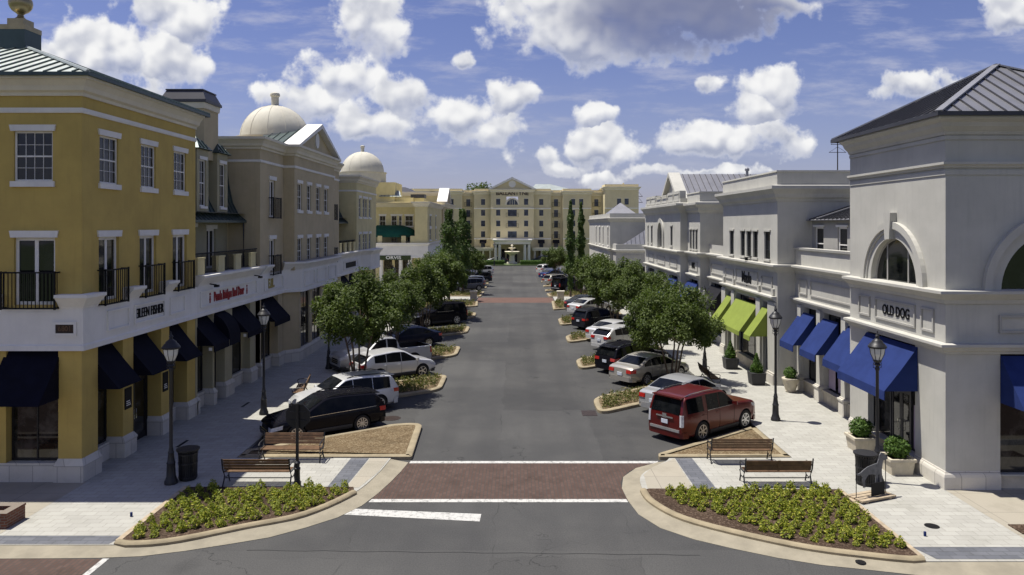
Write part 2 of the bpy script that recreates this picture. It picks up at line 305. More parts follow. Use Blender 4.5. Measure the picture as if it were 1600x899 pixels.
# ------------------------------------------------------------------ mesh helpers
class MB:
    def __init__(s): s.v = []; s.f = []; s.m = []
    def add(s, vs, fs, mi=0):
        o = len(s.v); s.v += [tuple(p) for p in vs]; s.f += [tuple(o + i for i in f) for f in fs]; s.m += [mi] * len(fs)
    def quad(s, a, b, c, d, mi=0): s.add([a, b, c, d], [(0, 1, 2, 3)], mi)
    def hexa(s, p, mi=0): s.add(p, [(0, 1, 2, 3), (4, 7, 6, 5), (0, 4, 5, 1), (1, 5, 6, 2), (2, 6, 7, 3), (3, 7, 4, 0)], mi)
    def box(s, x0, x1, y0, y1, z0, z1, mi=0):
        s.hexa([(x0, y0, z0), (x1, y0, z0), (x1, y1, z0), (x0, y1, z0), (x0, y0, z1), (x1, y0, z1), (x1, y1, z1), (x0, y1, z1)], mi)
    def fbox(s, F, u0, u1, z0, z1, d0, d1, mi=0):
        s.hexa([F(u0, z0, d0), F(u1, z0, d0), F(u1, z0, d1), F(u0, z0, d1), F(u0, z1, d0), F(u1, z1, d0), F(u1, z1, d1), F(u0, z1, d1)], mi)
    def prism(s, poly, z0, z1, mi=0, cap=True):
        n = len(poly); vs = [(x, y, z0) for x, y in poly] + [(x, y, z1) for x, y in poly]
        fs = [(i, (i + 1) % n, n + (i + 1) % n, n + i) for i in range(n)]
        if cap: fs += [tuple(range(n - 1, -1, -1)), tuple(range(n, 2 * n))]
        s.add(vs, fs, mi)
    def fprism(s, F, poly, d0, d1, mi=0):
        n = len(poly); vs = [F(u, z, d0) for u, z in poly] + [F(u, z, d1) for u, z in poly]
        s.add(vs, [(i, (i + 1) % n, n + (i + 1) % n, n + i) for i in range(n)] + [tuple(range(n - 1, -1, -1)), tuple(range(n, 2 * n))], mi)
    def tube(s, pts, r, n=6, mi=0, r2=None):
        pts = [Vector(p) for p in pts]; k = len(pts); vs = []; 
        for i, p in enumerate(pts):
            t = (pts[min(i + 1, k - 1)] - pts[max(i - 1, 0)]).normalized()
            a = t.cross(Vector((0, 0, 1))); a = a.normalized() if a.length > 1e-3 else Vector((1, 0, 0)); b = t.cross(a)
            rr = r if r2 is None else r + (r2 - r) * i / (k - 1)
            vs += [p + (a * math.cos(2 * math.pi * j / n) + b * math.sin(2 * math.pi * j / n)) * rr for j in range(n)]
        fs = [(i * n + j, i * n + (j + 1) % n, (i + 1) * n + (j + 1) % n, (i + 1) * n + j) for i in range(k - 1) for j in range(n)]
        fs += [tuple(range(n - 1, -1, -1)), tuple(range((k - 1) * n, k * n))]
        s.add(vs, fs, mi)
    def bar(s, a, b, w, h, mi=0):
        a = Vector(a); b = Vector(b); t = (b - a).normalized(); x = t.cross(Vector((0, 0, 1)))
        x = x.normalized() if x.length > 1e-3 else Vector((1, 0, 0)); y = x.cross(t)
        c = [(-w / 2, -h / 2), (w / 2, -h / 2), (w / 2, h / 2), (-w / 2, h / 2)]
        s.hexa([a + x * p + y * q for p, q in c] + [b + x * p + y * q for p, q in c], mi)
    def lathe(s, prof, c=(0, 0, 0), n=16, mi=0, axis='z', rot=0):
        vs = []; k = len(prof)
        for r, z in prof:
            for j in range(n):
                a = 2 * math.pi * j / n + rot
                if axis == 'z': vs.append((c[0] + r * math.cos(a), c[1] + r * math.sin(a), c[2] + z))
                else: vs.append((c[0] + r * math.cos(a), c[1] + z, c[2] + r * math.sin(a)))
        fs = [(i * n + j, i * n + (j + 1) % n, (i + 1) * n + (j + 1) % n, (i + 1) * n + j) for i in range(k - 1) for j in range(n)]
        fs += [tuple(range(n - 1, -1, -1)), tuple(range((k - 1) * n, k * n))]
        s.add(vs, fs, mi)
    def sweep(s, path, prof, closed=False, mi=0, z=0):
        n = len(path); k = len(prof); vs = []; P = [Vector((p[0], p[1])) for p in path]
        for i in range(n):
            def nrm(a, b):
                t = (P[b] - P[a]).normalized(); return Vector((t.y, -t.x))
            if closed: n1, n2 = nrm((i - 1) % n, i), nrm(i, (i + 1) % n)
            else:
                n1 = nrm(max(i - 1, 0), max(i, 1)); n2 = nrm(min(i, n - 2), min(i + 1, n - 1))
            mt = (n1 + n2) / max(.25, 1 + n1.dot(n2))
            vs += [(P[i].x + mt.x * d, P[i].y + mt.y * d, z + h) for d, h in prof]
        fs = []
        for i in range(n if closed else n - 1):
            j = (i + 1) % n
            fs += [(i * k + a, j * k + a, j * k + (a + 1) % k, i * k + (a + 1) % k) for a in range(k)]
        if not closed: fs += [tuple(range(k)), tuple(range(n * k - 1, n * k - k - 1, -1))]
        s.add(vs, fs, mi)
def mk(name, mb, mats, parent=None, smooth=None, label=None, cat=None, group=None, kind=None, norm=True):
    me = bpy.data.meshes.new(name); me.from_pydata([tuple(p) for p in mb.v], [], mb.f)
    for m in (mats if isinstance(mats, (list, tuple)) else [mats]): me.materials.append(M[m] if isinstance(m, str) else m)
    if any(mb.m): me.polygons.foreach_set('material_index', mb.m)
    if norm:
        bm = bmesh.new(); bm.from_mesh(me); bmesh.ops.recalc_face_normals(bm, faces=bm.faces); bm.to_mesh(me); bm.free()
    if smooth is not None:
        me.shade_smooth(); me.set_sharp_from_angle(angle=R(smooth))
    o = bpy.data.objects.new(name, me); COL.objects.link(o)
    attach(o, parent); tag(o, label, cat, group, kind)
    return o
def mks(name, mb, mats, parent=None, gap=.03, **k):
    """one object per separate cluster of shapes in the mesh builder"""
    n = len(mb.v); par_ = list(range(n))
    def find(a):
        while par_[a] != a: par_[a] = par_[par_[a]]; a = par_[a]
        return a
    for f in mb.f:
        for i in f[1:]: par_[find(i)] = find(f[0])
    cl = {}
    for i in range(n): cl.setdefault(find(i), []).append(i)
    boxes = [[[min(mb.v[i][a] for i in c) for a in range(3)], [max(mb.v[i][a] for i in c) for a in range(3)], set(c)] for c in cl.values()]
    ch = True
    while ch:
        ch = False
        for i in range(len(boxes)):
            for j in range(i + 1, len(boxes)):
                A, B_ = boxes[i], boxes[j]
                if all(A[0][a] - gap <= B_[1][a] and B_[0][a] - gap <= A[1][a] for a in range(3)):
                    boxes[i] = [[min(p, q) for p, q in zip(A[0], B_[0])], [max(p, q) for p, q in zip(A[1], B_[1])], A[2] | B_[2]]; del boxes[j]; ch = True; break
            if ch: break
    out = []
    for _, _, c in boxes:
        m = MB(); ix = {v: q for q, v in enumerate(sorted(c))}; m.v = [mb.v[i] for i in sorted(c)]
        for f, mi in zip(mb.f, mb.m):
            if f[0] in c: m.f.append(tuple(ix[i] for i in f)); m.m.append(mi)
        out.append(mk(name, m, mats, parent, **k))
    return out
def attach(o, parent):
    if parent is not None:
        o.parent = parent
        if parent.parent is None: o.matrix_parent_inverse = Matrix.Translation(-Vector(parent.location))
def tag(o, label=None, cat=None, group=None, kind=None):
    for k, v in (('label', label), ('category', cat), ('group', group), ('kind', kind)):
        if v: o[k] = v
    return o
def thing(name, label, cat, loc=(0, 0, 0), group=None):
    o = bpy.data.objects.new(name, None); COL.objects.link(o); o.location = loc; o.empty_display_size = .3
    return tag(o, label, cat, group)
def copy_tree(o, parent=None):
    c = o.copy(); COL.objects.link(c)
    if parent is not None: c.parent = parent
    for ch in list(KIDS.get(o.name, [])) : copy_tree(ch, c)
    return c
KIDS = {}
def index_kids():
    KIDS.clear()
    for o in sc.objects:
        if o.parent: KIDS.setdefault(o.parent.name, []).append(o)
def place_copy(proto, loc, rz, label, group=None):
    c = copy_tree(proto); c.location = loc; c.rotation_euler = (0, 0, rz); tag(c, label, None, group); return c
def FL(x): return lambda u, z, d=0: (x + d, u, z)       # faces +X (street side of the left row)
def FR(x): return lambda u, z, d=0: (x - d, u, z)       # faces -X (street side of the right row)
def FF(y): return lambda u, z, d=0: (u, y - d, z)       # faces the camera
def gp(px, py, z=0):
    y = FP * (H - z) / (py - 352); return ((px - 808) * y / FP, y)
def wall(mb, F, u0, u1, z0, z1, holes=(), dep=.14, mi=0):
    us = sorted({u0, u1, *[h[0] for h in holes], *[h[1] for h in holes]}); zs = sorted({z0, z1, *[h[2] for h in holes], *[h[3] for h in holes]})
    us = [u for u in us if u0 - 1e-6 <= u <= u1 + 1e-6]; zs = [z for z in zs if z0 - 1e-6 <= z <= z1 + 1e-6]
    for a, b in zip(us, us[1:]):
        for c, d in zip(zs, zs[1:]):
            if any(h[0] - 1e-6 <= a and b <= h[1] + 1e-6 and h[2] - 1e-6 <= c and d <= h[3] + 1e-6 for h in holes): continue
            mb.quad(F(a, c, 0), F(b, c, 0), F(b, d, 0), F(a, d, 0), mi)
    for a, b, c, d in [h[:4] for h in holes]:
        mb.quad(F(a, c, 0), F(a, d, 0), F(a, d, -dep), F(a, c, -dep), mi); mb.quad(F(b, c, 0), F(b, d, 0), F(b, d, -dep), F(b, c, -dep), mi)
        mb.quad(F(a, d, 0), F(b, d, 0), F(b, d, -dep), F(a, d, -dep), mi); mb.quad(F(a, c, 0), F(b, c, 0), F(b, c, -dep), F(a, c, -dep), mi)
def window(par, F, u0, u1, z0, z1, cols=3, rows=4, frame='trimw', lintel=.2, sill=.18, fw=.06, dep=.12, glass='glass', over=.08, rail=True, mt=.015, trim='trimw', name='window', label=None):
    mb = MB(); a, b = -dep, -dep + .06
    mb.fbox(F, u0, u0 + fw, z0, z1, a, b); mb.fbox(F, u1 - fw, u1, z0, z1, a, b)
    mb.fbox(F, u0 + fw, u1 - fw, z1 - fw, z1, a, b); mb.fbox(F, u0 + fw, u1 - fw, z0, z0 + fw, a, b)
    ia, ib, ic, id_ = u0 + fw, u1 - fw, z0 + fw, z1 - fw
    for i in range(1, cols):
        u = ia + (ib - ia) * i / cols; mb.fbox(F, u - mt / 2, u + mt / 2, ic, id_, a + .012, b - .012)
    for i in range(1, rows):
        z = ic + (id_ - ic) * i / rows; t = .05 if (rail and rows % 2 == 0 and i == rows // 2) else mt
        mb.fbox(F, ia, ib, z - t / 2, z + t / 2, a + .015, b - .015 + (.012 if t > mt else 0))
    w = mk(name, mb, frame, par, label=label)
    pb = MB(); pb.fbox(F, u0 + fw * .5, u1 - fw * .5, z0 + fw * .5, z1 - fw * .5, a - .02, a + .025); mk('pane', pb, glass, w)
    if lintel:
        lb = MB(); lb.fprism(F, [(u0 - over, z1 + .002), (u1 + over, z1 + .002), (u1 + over + .04, z1 + lintel), (u0 - over - .04, z1 + lintel)], .003, .06); mk('lintel', lb, trim, w)
    if sill:
        sb = MB(); sb.fbox(F, u0 - over, u1 + over, z0 - sill, z0 - .002, .003, .08); mk('sill', sb, trim, w)
    return w
def railing(par, F, u0, u1, z0, z1, d, sides=True, name='balcony_railing', mat='slate', gap=.125, label=None):
    mb = MB(); mb.fbox(F, u0, u1, z1 - .05, z1, d - .04, d); mb.fbox(F, u0, u1, z0, z0 + .05, d - .04, d)
    for u in ((u0, u1 - .05) if sides else ()): mb.fbox(F, u, u + .05, z0 - .02, z1 + .02, d - .045, d + .005)
    n = max(2, int((u1 - u0) / gap))
    for i in range(1, n):
        u = u0 + (u1 - u0 - .02) * i / n; mb.fbox(F, u, u + .02, z0 + .05, z1 - .05, d - .03, d - .01)
    if sides:
        for u in (u0, u1 - .04):
            mb.fbox(F, u, u + .04, z1 - .048, z1 - .002, .02, d - .04); mb.fbox(F, u, u + .04, z0 + .002, z0 + .048, .02, d - .04)
            k = max(1, int(d / gap))
            for i in range(1, k): mb.fbox(F, u + .01, u + .03, z0 + .05, z1 - .05, d * i / k, d * i / k + .02)
    return mk(name, mb, mat, par, label=label)
def awning(par, F, u0, u1, zt, zb, d0, d1, val=.25, mat='blue', name='awning', label=None, dome=False):
    mb = MB()
    if dome:
        n = 9; prof = [(d0 + (d1 - d0) * math.sin(i / n * math.pi / 2), zb + (zt - zb) * math.cos(i / n * math.pi / 2)) for i in range(n + 1)] + [(d1, zb - val)]
    else: prof = [(d0, zt), (d0 + (d1 - d0) * .5, (zt + zb) / 2 - .025), (d1, zb), (d1 + .01, zb - val)]
    full = prof + ([(d1 - .02, zb - val), (d1 - .025, zb), (d0, zb + .0)] if val else [(d0, zb)])
    k = len(full)
    ns = 7
    vs = [F(u0 + (u1 - u0) * j / ns, z, d + (0 if j in (0, ns) else -.012 * (1 if 0 < i < len(prof) - 1 else 0))) for j in range(ns + 1) for i, (d, z) in enumerate(full)]
    fs = [(j * k + a, (j + 1) * k + a, (j + 1) * k + (a + 1) % k, j * k + (a + 1) % k) for j in range(ns) for a in range(k)]
    fs += [tuple(range(k)), tuple(range(ns * k + k - 1, ns * k - 1, -1))]
    mb.add(vs, fs)
    return mk(name, mb, mat, par, label=label)
def text(par, s, F, u, z, d, h, mat, name='sign_lettering', flip=False, sx=.62, bold=.006, label=None, ext=.015):
    c = bpy.data.curves.new(name, 'FONT'); c.body = s; c.size = h / .72; c.extrude = ext; c.offset = bold; c.align_x = 'CENTER'; c.align_y = 'CENTER'; c.resolution_u = 3
    t = bpy.data.objects.new('tmp', c); COL.objects.link(t); bpy.context.view_layer.update()
    me = bpy.data.meshes.new_from_object(t.evaluated_get(bpy.context.evaluated_depsgraph_get()))
    bpy.data.objects.remove(t); bpy.data.curves.remove(c)
    sg = -1 if flip else 1
    for v in me.vertices: v.co = F(u + v.co.x * sx * sg, z + v.co.y, d + v.co.z)
    me.materials.clear(); me.materials.append(M[mat])
    o = bpy.data.objects.new(name, me); COL.objects.link(o); attach(o, par); tag(o, label); return o
CORN = [(0, -.62), (.06, -.62), (.08, -.5), (.16, -.46), (.2, -.3), (.34, -.14), (.4, -.12), (.4, 0), (0, 0)]
def cornice(par, path, z, s=1.0, mat='trimw', prof=CORN, name='cornice', closed=False, label=None):
    mb = MB(); mb.sweep(path, [(d * s, h * s) for d, h in prof], closed, z=z); return mk(name, mb, mat, par, label=label)
def band(par, path, z0, z1, d, mat='trimw', name='moulding'):
    mb = MB(); mb.sweep(path, [(0, z0), (d * .7, z0), (d, z0 + (z1 - z0) * .4), (d, z1), (0, z1)]); return mk(name, mb, mat, par)
def arc(cx, cy, r, a0, a1, n): return [(cx + r * math.cos(a0 + (a1 - a0) * i / n), cy + r * math.sin(a0 + (a1 - a0) * i / n)) for i in range(n + 1)]
def smoothpath(pts, n=6):
    out = []; k = len(pts)
    for i in range(k - 1):
        p0, p1, p2, p3 = [Vector(pts[max(0, min(k - 1, i + j))]) for j in (-1, 0, 1, 2)]
        for s in range(n):
            t = s / n
            q = .5 * ((2 * p1) + (p2 - p0) * t + (2 * p0 - 5 * p1 + 4 * p2 - p3) * t * t + (3 * p1 - p0 - 3 * p2 + p3) * t ** 3)
            out.append((q.x, q.y))
    out.append(tuple(pts[-1])); return out
#==PART2==
# ------------------------------------------------------------------ ground, road, pavements
def sheet(name, poly, z, mat, kind='structure'):
    mb = MB(); mb.add([(x, y, z) for x, y in poly], [tuple(range(len(poly)))]); return mk(name, mb, mat, kind=kind)
def slab(name, poly, z0, z1, mat, kind='structure'):
    mb = MB(); mb.prism(poly, z0, z1); return mk(name, mb, mat, kind=kind)
sheet('ground', [(-2500, -300), (2500, -300), (2500, 3000), (-2500, 3000)], -.04, 'grass')
sheet('road', [(-70, -20), (70, -20), (70, 151), (-70, 151)], 0, 'asphalt')
SW = .10
LI = smoothpath([(-10.44, 18.88), (-9.07, 19.03), (-7.43, 19.97), (-6.03, 20.84), (-5.0, 22.55), (-4.6, 24.3), (-4.44, 25.85)], 5)
LO = smoothpath([(-14, 18.28), (-10.2, 18.34), (-8.86, 18.58), (-7.18, 19.26), (-6.35, 19.7), (-4.98, 21.0), (-4.43, 22.25), (-4.0, 24.2), (-3.8, 25.7)], 5)
RI = smoothpath([(10.0, 17.95), (8.83, 18.2), (7.09, 18.82), (4.93, 20.26), (4.1, 21.5), (3.9, 22.7), (4.1, 24.2), (5.2, 25.6)], 5)
RO = smoothpath([(16, 17.2), (9.87, 17.38), (8.17, 17.8), (6.84, 18.16), (4.49, 19.54), (3.6, 20.75), (3.34, 22.1), (3.36, 23.8), (3.95, 25.0), (4.9, 25.72)], 5)
slab('sidewalk', [(-60, 18.88)] + LI + [(-4.45, 25.9), (-9.9, 25.95), (-9.9, 79), (-4.5, 79.4), (-4.5, 84.2), (-9.9, 84.6), (-9.9, 150), (-60, 150)], -.02, SW, 'paver')
slab('sidewalk', [(60, 17.95)] + RI + [(5.35, 25.9), (9.7, 25.95), (9.7, 79), (4.1, 79.4), (4.1, 84.2), (9.7, 84.6), (9.7, 150), (60, 150)], -.02, SW, 'paver')
def gutter(outer, inner, extra_o, extra_i):
    mb = MB(); n = 60
    def resample(p):
        d = [0]
        for a, b in zip(p, p[1:]): d.append(d[-1] + math.dist(a, b))
        out = []
        for i in range(n + 1):
            t = d[-1] * i / n; j = max(0, min(len(p) - 2, next((k for k in range(len(d) - 1) if d[k + 1] >= t), len(p) - 2)))
            f = (t - d[j]) / max(1e-6, d[j + 1] - d[j]); out.append((p[j][0] + (p[j + 1][0] - p[j][0]) * f, p[j][1] + (p[j + 1][1] - p[j][1]) * f))
        return out
    a = resample(extra_o + outer); b = resample(extra_i + inner)
    vs = []
    for i in range(n + 1):
        vs += [(a[i][0], a[i][1], -.01), (a[i][0], a[i][1], .012), (b[i][0], b[i][1], .085 if i > n * .62 else .03)]
    mb.add(vs, [(i * 3 + k, i * 3 + k + 1, i * 3 + k + 4, i * 3 + k + 3) for i in range(n) for k in (0, 1)])
    return mk('gutter', mb, 'concrete', kind='structure', smooth=30)
gutter(LO[1:], LI, [(-60, 18.2), (-14, 18.28)], [(-60, 18.86)])
gutter(RO[1:], RI, [(60, 17.1), (16, 17.2)], [(60, 17.93)])
# corner details
sheet('paving_band', [(-60, 18.92), (-10.5, 18.92), (-10.35, 19.42), (-60, 19.42)], SW + .004, 'paver_grey')
sheet('paving_band', [(10.3, 18.06), (60, 18.06), (60, 18.74), (10.05, 18.74)], SW + .004, 'paver_grey')
sheet('paving_band', [(-5.95, 22.95), (-5.38, 22.95), (-5.2, 25.88), (-5.84, 25.88)], SW + .004, 'paver_grey')
sheet('paving_band', [(5.55, 22.75), (6.2, 22.75), (6.15, 25.88), (5.55, 25.88)], SW + .004, 'paver_grey')
sheet('ramp_landing', [(-4.95, 23.0), (-4.62, 24.4), (-4.5, 25.86), (-5.17, 25.87), (-5.34, 22.97)], SW + .004, 'concrete2')
sheet('ramp_landing', [(4.06, 22.9), (5.5, 22.76), (5.52, 25.86), (5.3, 25.6), (4.6, 24.95), (4.16, 24.2)], SW + .004, 'concrete2')
sheet('side_path', [(-60, 19.44), (-13.72, 19.44), (-13.72, 23.45), (-60, 23.45)], SW + .004, 'concrete2')
sheet('side_path', [(13.25, 18.76), (60, 18.76), (60, 22.8), (13.25, 22.8)], SW + .004, 'concrete2')
Lx = [(x, y) for x, y in LO if 22.2 < y < 25.8]; Rx = [(x, y) for x, y in RO if 22.2 < y < 25.8]
sheet('crosswalk', [(-4.42, 22.25)] + Lx + [(-3.79, 25.75), (4.9, 25.75)] + Rx[::-1] + [(3.34, 22.25)], .005, 'brickroad')
sheet('crosswalk', [(-60, 8), (-10.3, 8), (-10.3, 18.29), (-60, 18.2)], .005, 'brickroad')
sheet('crosswalk', [(10.6, 8), (60, 8), (60, 17.1), (10.6, 17.3)], .005, 'brickroad')
sheet('road_marking', [(-3.76, 25.62), (4.86, 25.62), (4.96, 25.86), (-3.74, 25.86)], .009, 'whitepaint')
sheet('road_marking', [(-4.45, 22.02), (3.32, 22.02), (3.3, 22.27), (-4.4, 22.27)], .009, 'whitepaint')
sheet('road_marking', [(-5.02, 21.1), (-1.05, 20.6), (-1.03, 21.13), (-4.72, 21.52)], .005, 'whitepaint')
sheet('road_marking', [(-10.3, 12), (-10.14, 12), (-10.14, 18.3), (-10.3, 18.3)], .009, 'whitepaint')
sheet('crosswalk', [(-4.4, 78.6), (4.0, 78.6), (4.0, 84.2), (-4.4, 84.2)], .005, 'redcross')
mb = MB(); pts = [(-60 + i * 1.1, 18.75 - .0 + .03 * math.sin(i * 1.3) + (0 if -7 < -60 + i * 1.1 < 6.4 else -9)) for i in range(110)]
pts = [(-6.9 + i * .5, 18.78 - .012 * i + .025 * math.sin(i * 1.9)) for i in range(24)]
mb.add([(x, y - .012, .004) for x, y in pts] + [(x, y + .012, .004) for x, y in pts], [(i, i + 1, 24 + i + 1, 24 + i) for i in range(23)])
mk('road_joint', mb, 'rubber', kind='structure')
# planting beds on the two corners
KERB = [(-.11, 0), (.11, 0), (.11, .13), (.07, .175), (0, .19), (-.07, .175), (-.11, .13)]
LB = [(-10.32, 19.0)] + [p for p in LI if -10.2 < p[0] and p[1] < 22.6]
RB = [(9.95, 18.05)] + [p for p in RI if p[0] < 9.85 and p[1] < 22.75]
mb = MB(); mb.sweep(LB, KERB); mk('kerb', mb, 'kerb', kind='structure', smooth=40)
mb = MB(); mb.sweep(RB[::-1], KERB); mk('kerb', mb, 'kerb', kind='structure', smooth=40)
slab('mulch_bed', LB + [(-5.1, 22.95), (-10.25, 22.95)], SW - .02, SW + .04, 'mulchdark', 'stuff')
slab('mulch_bed', RB + [(4.1, 22.8), (9.9, 22.75)], SW - .02, SW + .04, 'mulchdark', 'stuff')
mb = MB(); mb.box(-10.4, -10.25, 19.05, 22.98, SW - .01, SW + .05); mk('bed_edging', mb, 'woodgrey', kind='structure')
mb = MB(); mb.box(9.9, 10.02, 18.1, 22.75, SW - .01, SW + .05); mk('bed_edging', mb, 'woodgrey', kind='structure')
slab('mulch_bed', [(13.4, 19.5), (18, 19.5), (18, 20.1), (13.4, 20.1)], SW, SW + .03, 'mulchdark', 'stuff')
# ------------------------------------------------------------------ parking islands
IK = [(-.26, 0), (0, 0), (0, .12), (-.04, .15), (-.22, .15), (-.26, .12)]
def fillet(poly, rad, n=5):
    out = []; k = len(poly)
    for i in range(k):
        p = Vector(poly[i]); a = Vector(poly[i - 1]) - p; b = Vector(poly[(i + 1) % k]) - p; r = rad[i] if isinstance(rad, list) else rad
        if r <= 0: out.append(tuple(p)); continue
        r = min(r, a.length * .45, b.length * .45); q0 = p + a.normalized() * r; q1 = p + b.normalized() * r
        for j in range(n + 1):
            t = j / n; q = q0 * (1 - t) ** 2 + p * 2 * t * (1 - t) + q1 * t * t; out.append((q.x, q.y))
    return out
def area(p): return sum(a[0] * b[1] - b[0] * a[1] for a, b in zip(p, p[1:] + p[:1]))
def inset(poly, d):
    k = len(poly); out = []
    for i in range(k):
        p = Vector(poly[i]); t1 = (p - Vector(poly[i - 1])).normalized(); t2 = (Vector(poly[(i + 1) % k]) - p).normalized()
        n1 = Vector((-t1.y, t1.x)); n2 = Vector((-t2.y, t2.x)); m = (n1 + n2) / max(.3, 1 + n1.dot(n2)); q = p + m * d; out.append((q.x, q.y))
    return out
ISLANDS = []
def island(poly, rad=.5, mul='mulch', w=.26):
    if area(poly) < 0: poly = poly[::-1]
    p = fillet(poly, rad)
    mb = MB(); mb.sweep(p, IK, True); mk('kerb', mb, 'kerb', kind='structure', smooth=50)
    q = inset(p, w - .02); slab('mulch_bed', q, 0, .135, mul, 'stuff'); ISLANDS.append(q); return q
TH_L, TH_R = R(55), R(51)
def stall_poly(side, y0, y1, xt, xe):
    k = (1 / math.tan(TH_R)) if side > 0 else -(1 / math.tan(TH_L)) * 1.0
    d = abs(xe - xt)
    s = k if side > 0 else k
    return [(xt, y0), (xt, y1), (xe, y1 + s * d), (xe, y0 + s * d)]
island([(-3.72, 25.98), (-3.9, 30.4), (-5.0, 30.3), (-9.85, 26.75), (-9.85, 25.98)], [.12, .5, .5, .05, .05], w=.28)
island([(5.0, 25.98), (9.66, 25.98), (9.66, 29.85), (9.4, 29.8), (5.05, 26.35)], [.1, .03, .03, .1, .1], w=.24)
NEAR_L = [(36.7, 40.4), (46.3, 49.9), (56.1, 59.6), (65.6, 69.0)]
NEAR_R = [(32.0, 34.9), (41.9, 45.0), (51.4, 54.6), (60.3, 64.6)]
for a, b in NEAR_L: island(stall_poly(-1, a, b, -3.8, -9.88), .8)
for a, b in NEAR_R: island(stall_poly(1, a, b, 3.55, 9.68), .9)
island([(-4.0, 74.6), (-4.2, 79.2), (-9.88, 79.2), (-9.88, 71.5)], .4); island([(3.5, 71.4), (3.7, 79.2), (9.68, 79.2), (9.68, 76.2)], .4)
island([(-4.2, 84.4), (-4.0, 90.5), (-9.88, 87.5), (-9.88, 84.4)], .4); island([(3.7, 84.4), (3.5, 88.0), (9.68, 93), (9.68, 84.4)], .4)
for y in (96.2, 102.8, 109.4, 117): island(stall_poly(-1, y, y + 1.7, -4.0, -9.88), .4)
for y in (91.5, 98.0, 106, 119): island(stall_poly(1, y, y + 1.6, 3.5, 9.68), .4)

# ------------------------------------------------------------------ roofs with standing seams
def seamed(mb, poly, step=.45, th=.05, h=.05, w=.035, mi=1, base=0):
    """poly: 3D points, the first two the eave; a thin slab with ribs running up the slope"""
    P = [Vector(p) for p in poly]; e = (P[1] - P[0]); Ln = e.length; e.normalize()
    n = (P[1] - P[0]).cross(P[2] - P[0]).normalized()
    if n.z < 0: n = -n
    g = n.cross(e); 
    if (P[2] - P[0]).dot(g) < 0: g = -g
    k = len(P); mb.add([p - n * th for p in P] + P, [tuple(range(k)), tuple(range(k, 2 * k))] + [(i, (i + 1) % k, k + (i + 1) % k, k + i) for i in range(k)], base)
    st = [((p - P[0]).dot(e), (p - P[0]).dot(g)) for p in P]
    lo = min(s for s, t in st); hi = max(s for s, t in st); s = lo + step * .5
    while s < hi:
        ts = []
        for i in range(k):
            (s0, t0), (s1, t1) = st[i], st[(i + 1) % k]
            if (s0 - s) * (s1 - s) < 0: ts.append(t0 + (t1 - t0) * (s - s0) / (s1 - s0))
        if len(ts) >= 2 and max(ts) - min(ts) > .15:
            a = P[0] + e * s + g * (min(ts) + .02) + n * h * .5; b = P[0] + e * s + g * (max(ts) - .04) + n * h * .5
            x = e * w * .5; y = n * h * .5
            mb.hexa([a - x - y, a + x - y, a + x + y, a - x + y, b - x - y, b + x - y, b + x + y, b - x + y], mi)
        s += step
def pbox(name, par, b, mat, **k):
    mb = MB(); mb.box(*b); return mk(name, mb, mat, par, **k)
def panel(mb, F, u0, u1, z0, z1, d, t=.06, h=.065):
    mb.fbox(F, u0, u1, z0, z0 + t, d, d + h); mb.fbox(F, u0, u1, z1 - t, z1, d, d + h)
    mb.fbox(F, u0, u0 + t, z0 + t, z1 - t, d, d + h - .002); mb.fbox(F, u1 - t, u1, z0 + t, z1 - t, d, d + h - .002)
BANDP = [(-.62, 4.3), (.14, 4.3), (.14, 4.46), (.10, 4.5), (.10, 5.62), (-.62, 5.62)]
CROWN = [(-.62, 5.622), (.10, 5.622), (.13, 5.7), (.17, 5.74), (.24, 5.84), (.36, 5.98), (.40, 6.0), (.40, 6.1), (-.62, 6.1)]
TOPC = [(-.4, 12.42), (.06, 12.42), (.08, 12.52), (.18, 12.58), (.22, 12.72), (.34, 12.88), (.42, 12.92), (.42, 13.06), (-.4, 13.06)]
def pier(par, x0, x1, y0, y1, mat, zt=4.32, base=True, name='pillar'):
    p = pbox(name, par, (x0, x1, y0, y1, .5, zt), mat)
    if base:
        mb = MB(); mb.box(x0 - .02, x1 + .1, y0 - .07, y1 + .07, .1, .62); mb.prism([(x0 - .02, y0 - .09), (x1 + .12, y0 - .09), (x1 + .12, y1 + .09), (x0 - .02, y1 + .09)], .62, .68)
        mb.hexa([(x0, y0 - .09, .68), (x1 + .12, y0 - .09, .68), (x1 + .12, y1 + .09, .68), (x0, y1 + .09, .68), (x0, y0 - .01, .84), (x1 + .015, y0 - .01, .84), (x1 + .015, y1 + .01, .84), (x0, y1 + .01, .84)])
        mk('pillar_base', mb, 'stone', p)
    return p
def shopwin(par, F, u0, u1, z0, z1, cols=2, rows=1, d=0, frame='black', transom=None, label=None, glass='shopglass'):
    G = lambda u, z, dd=0: F(u, z, dd + d)
    return window(par, G, u0, u1, z0, z1, cols, rows, frame, 0, 0, .06, .10, glass, rail=False, mt=.05, name='shop_window', label=label)
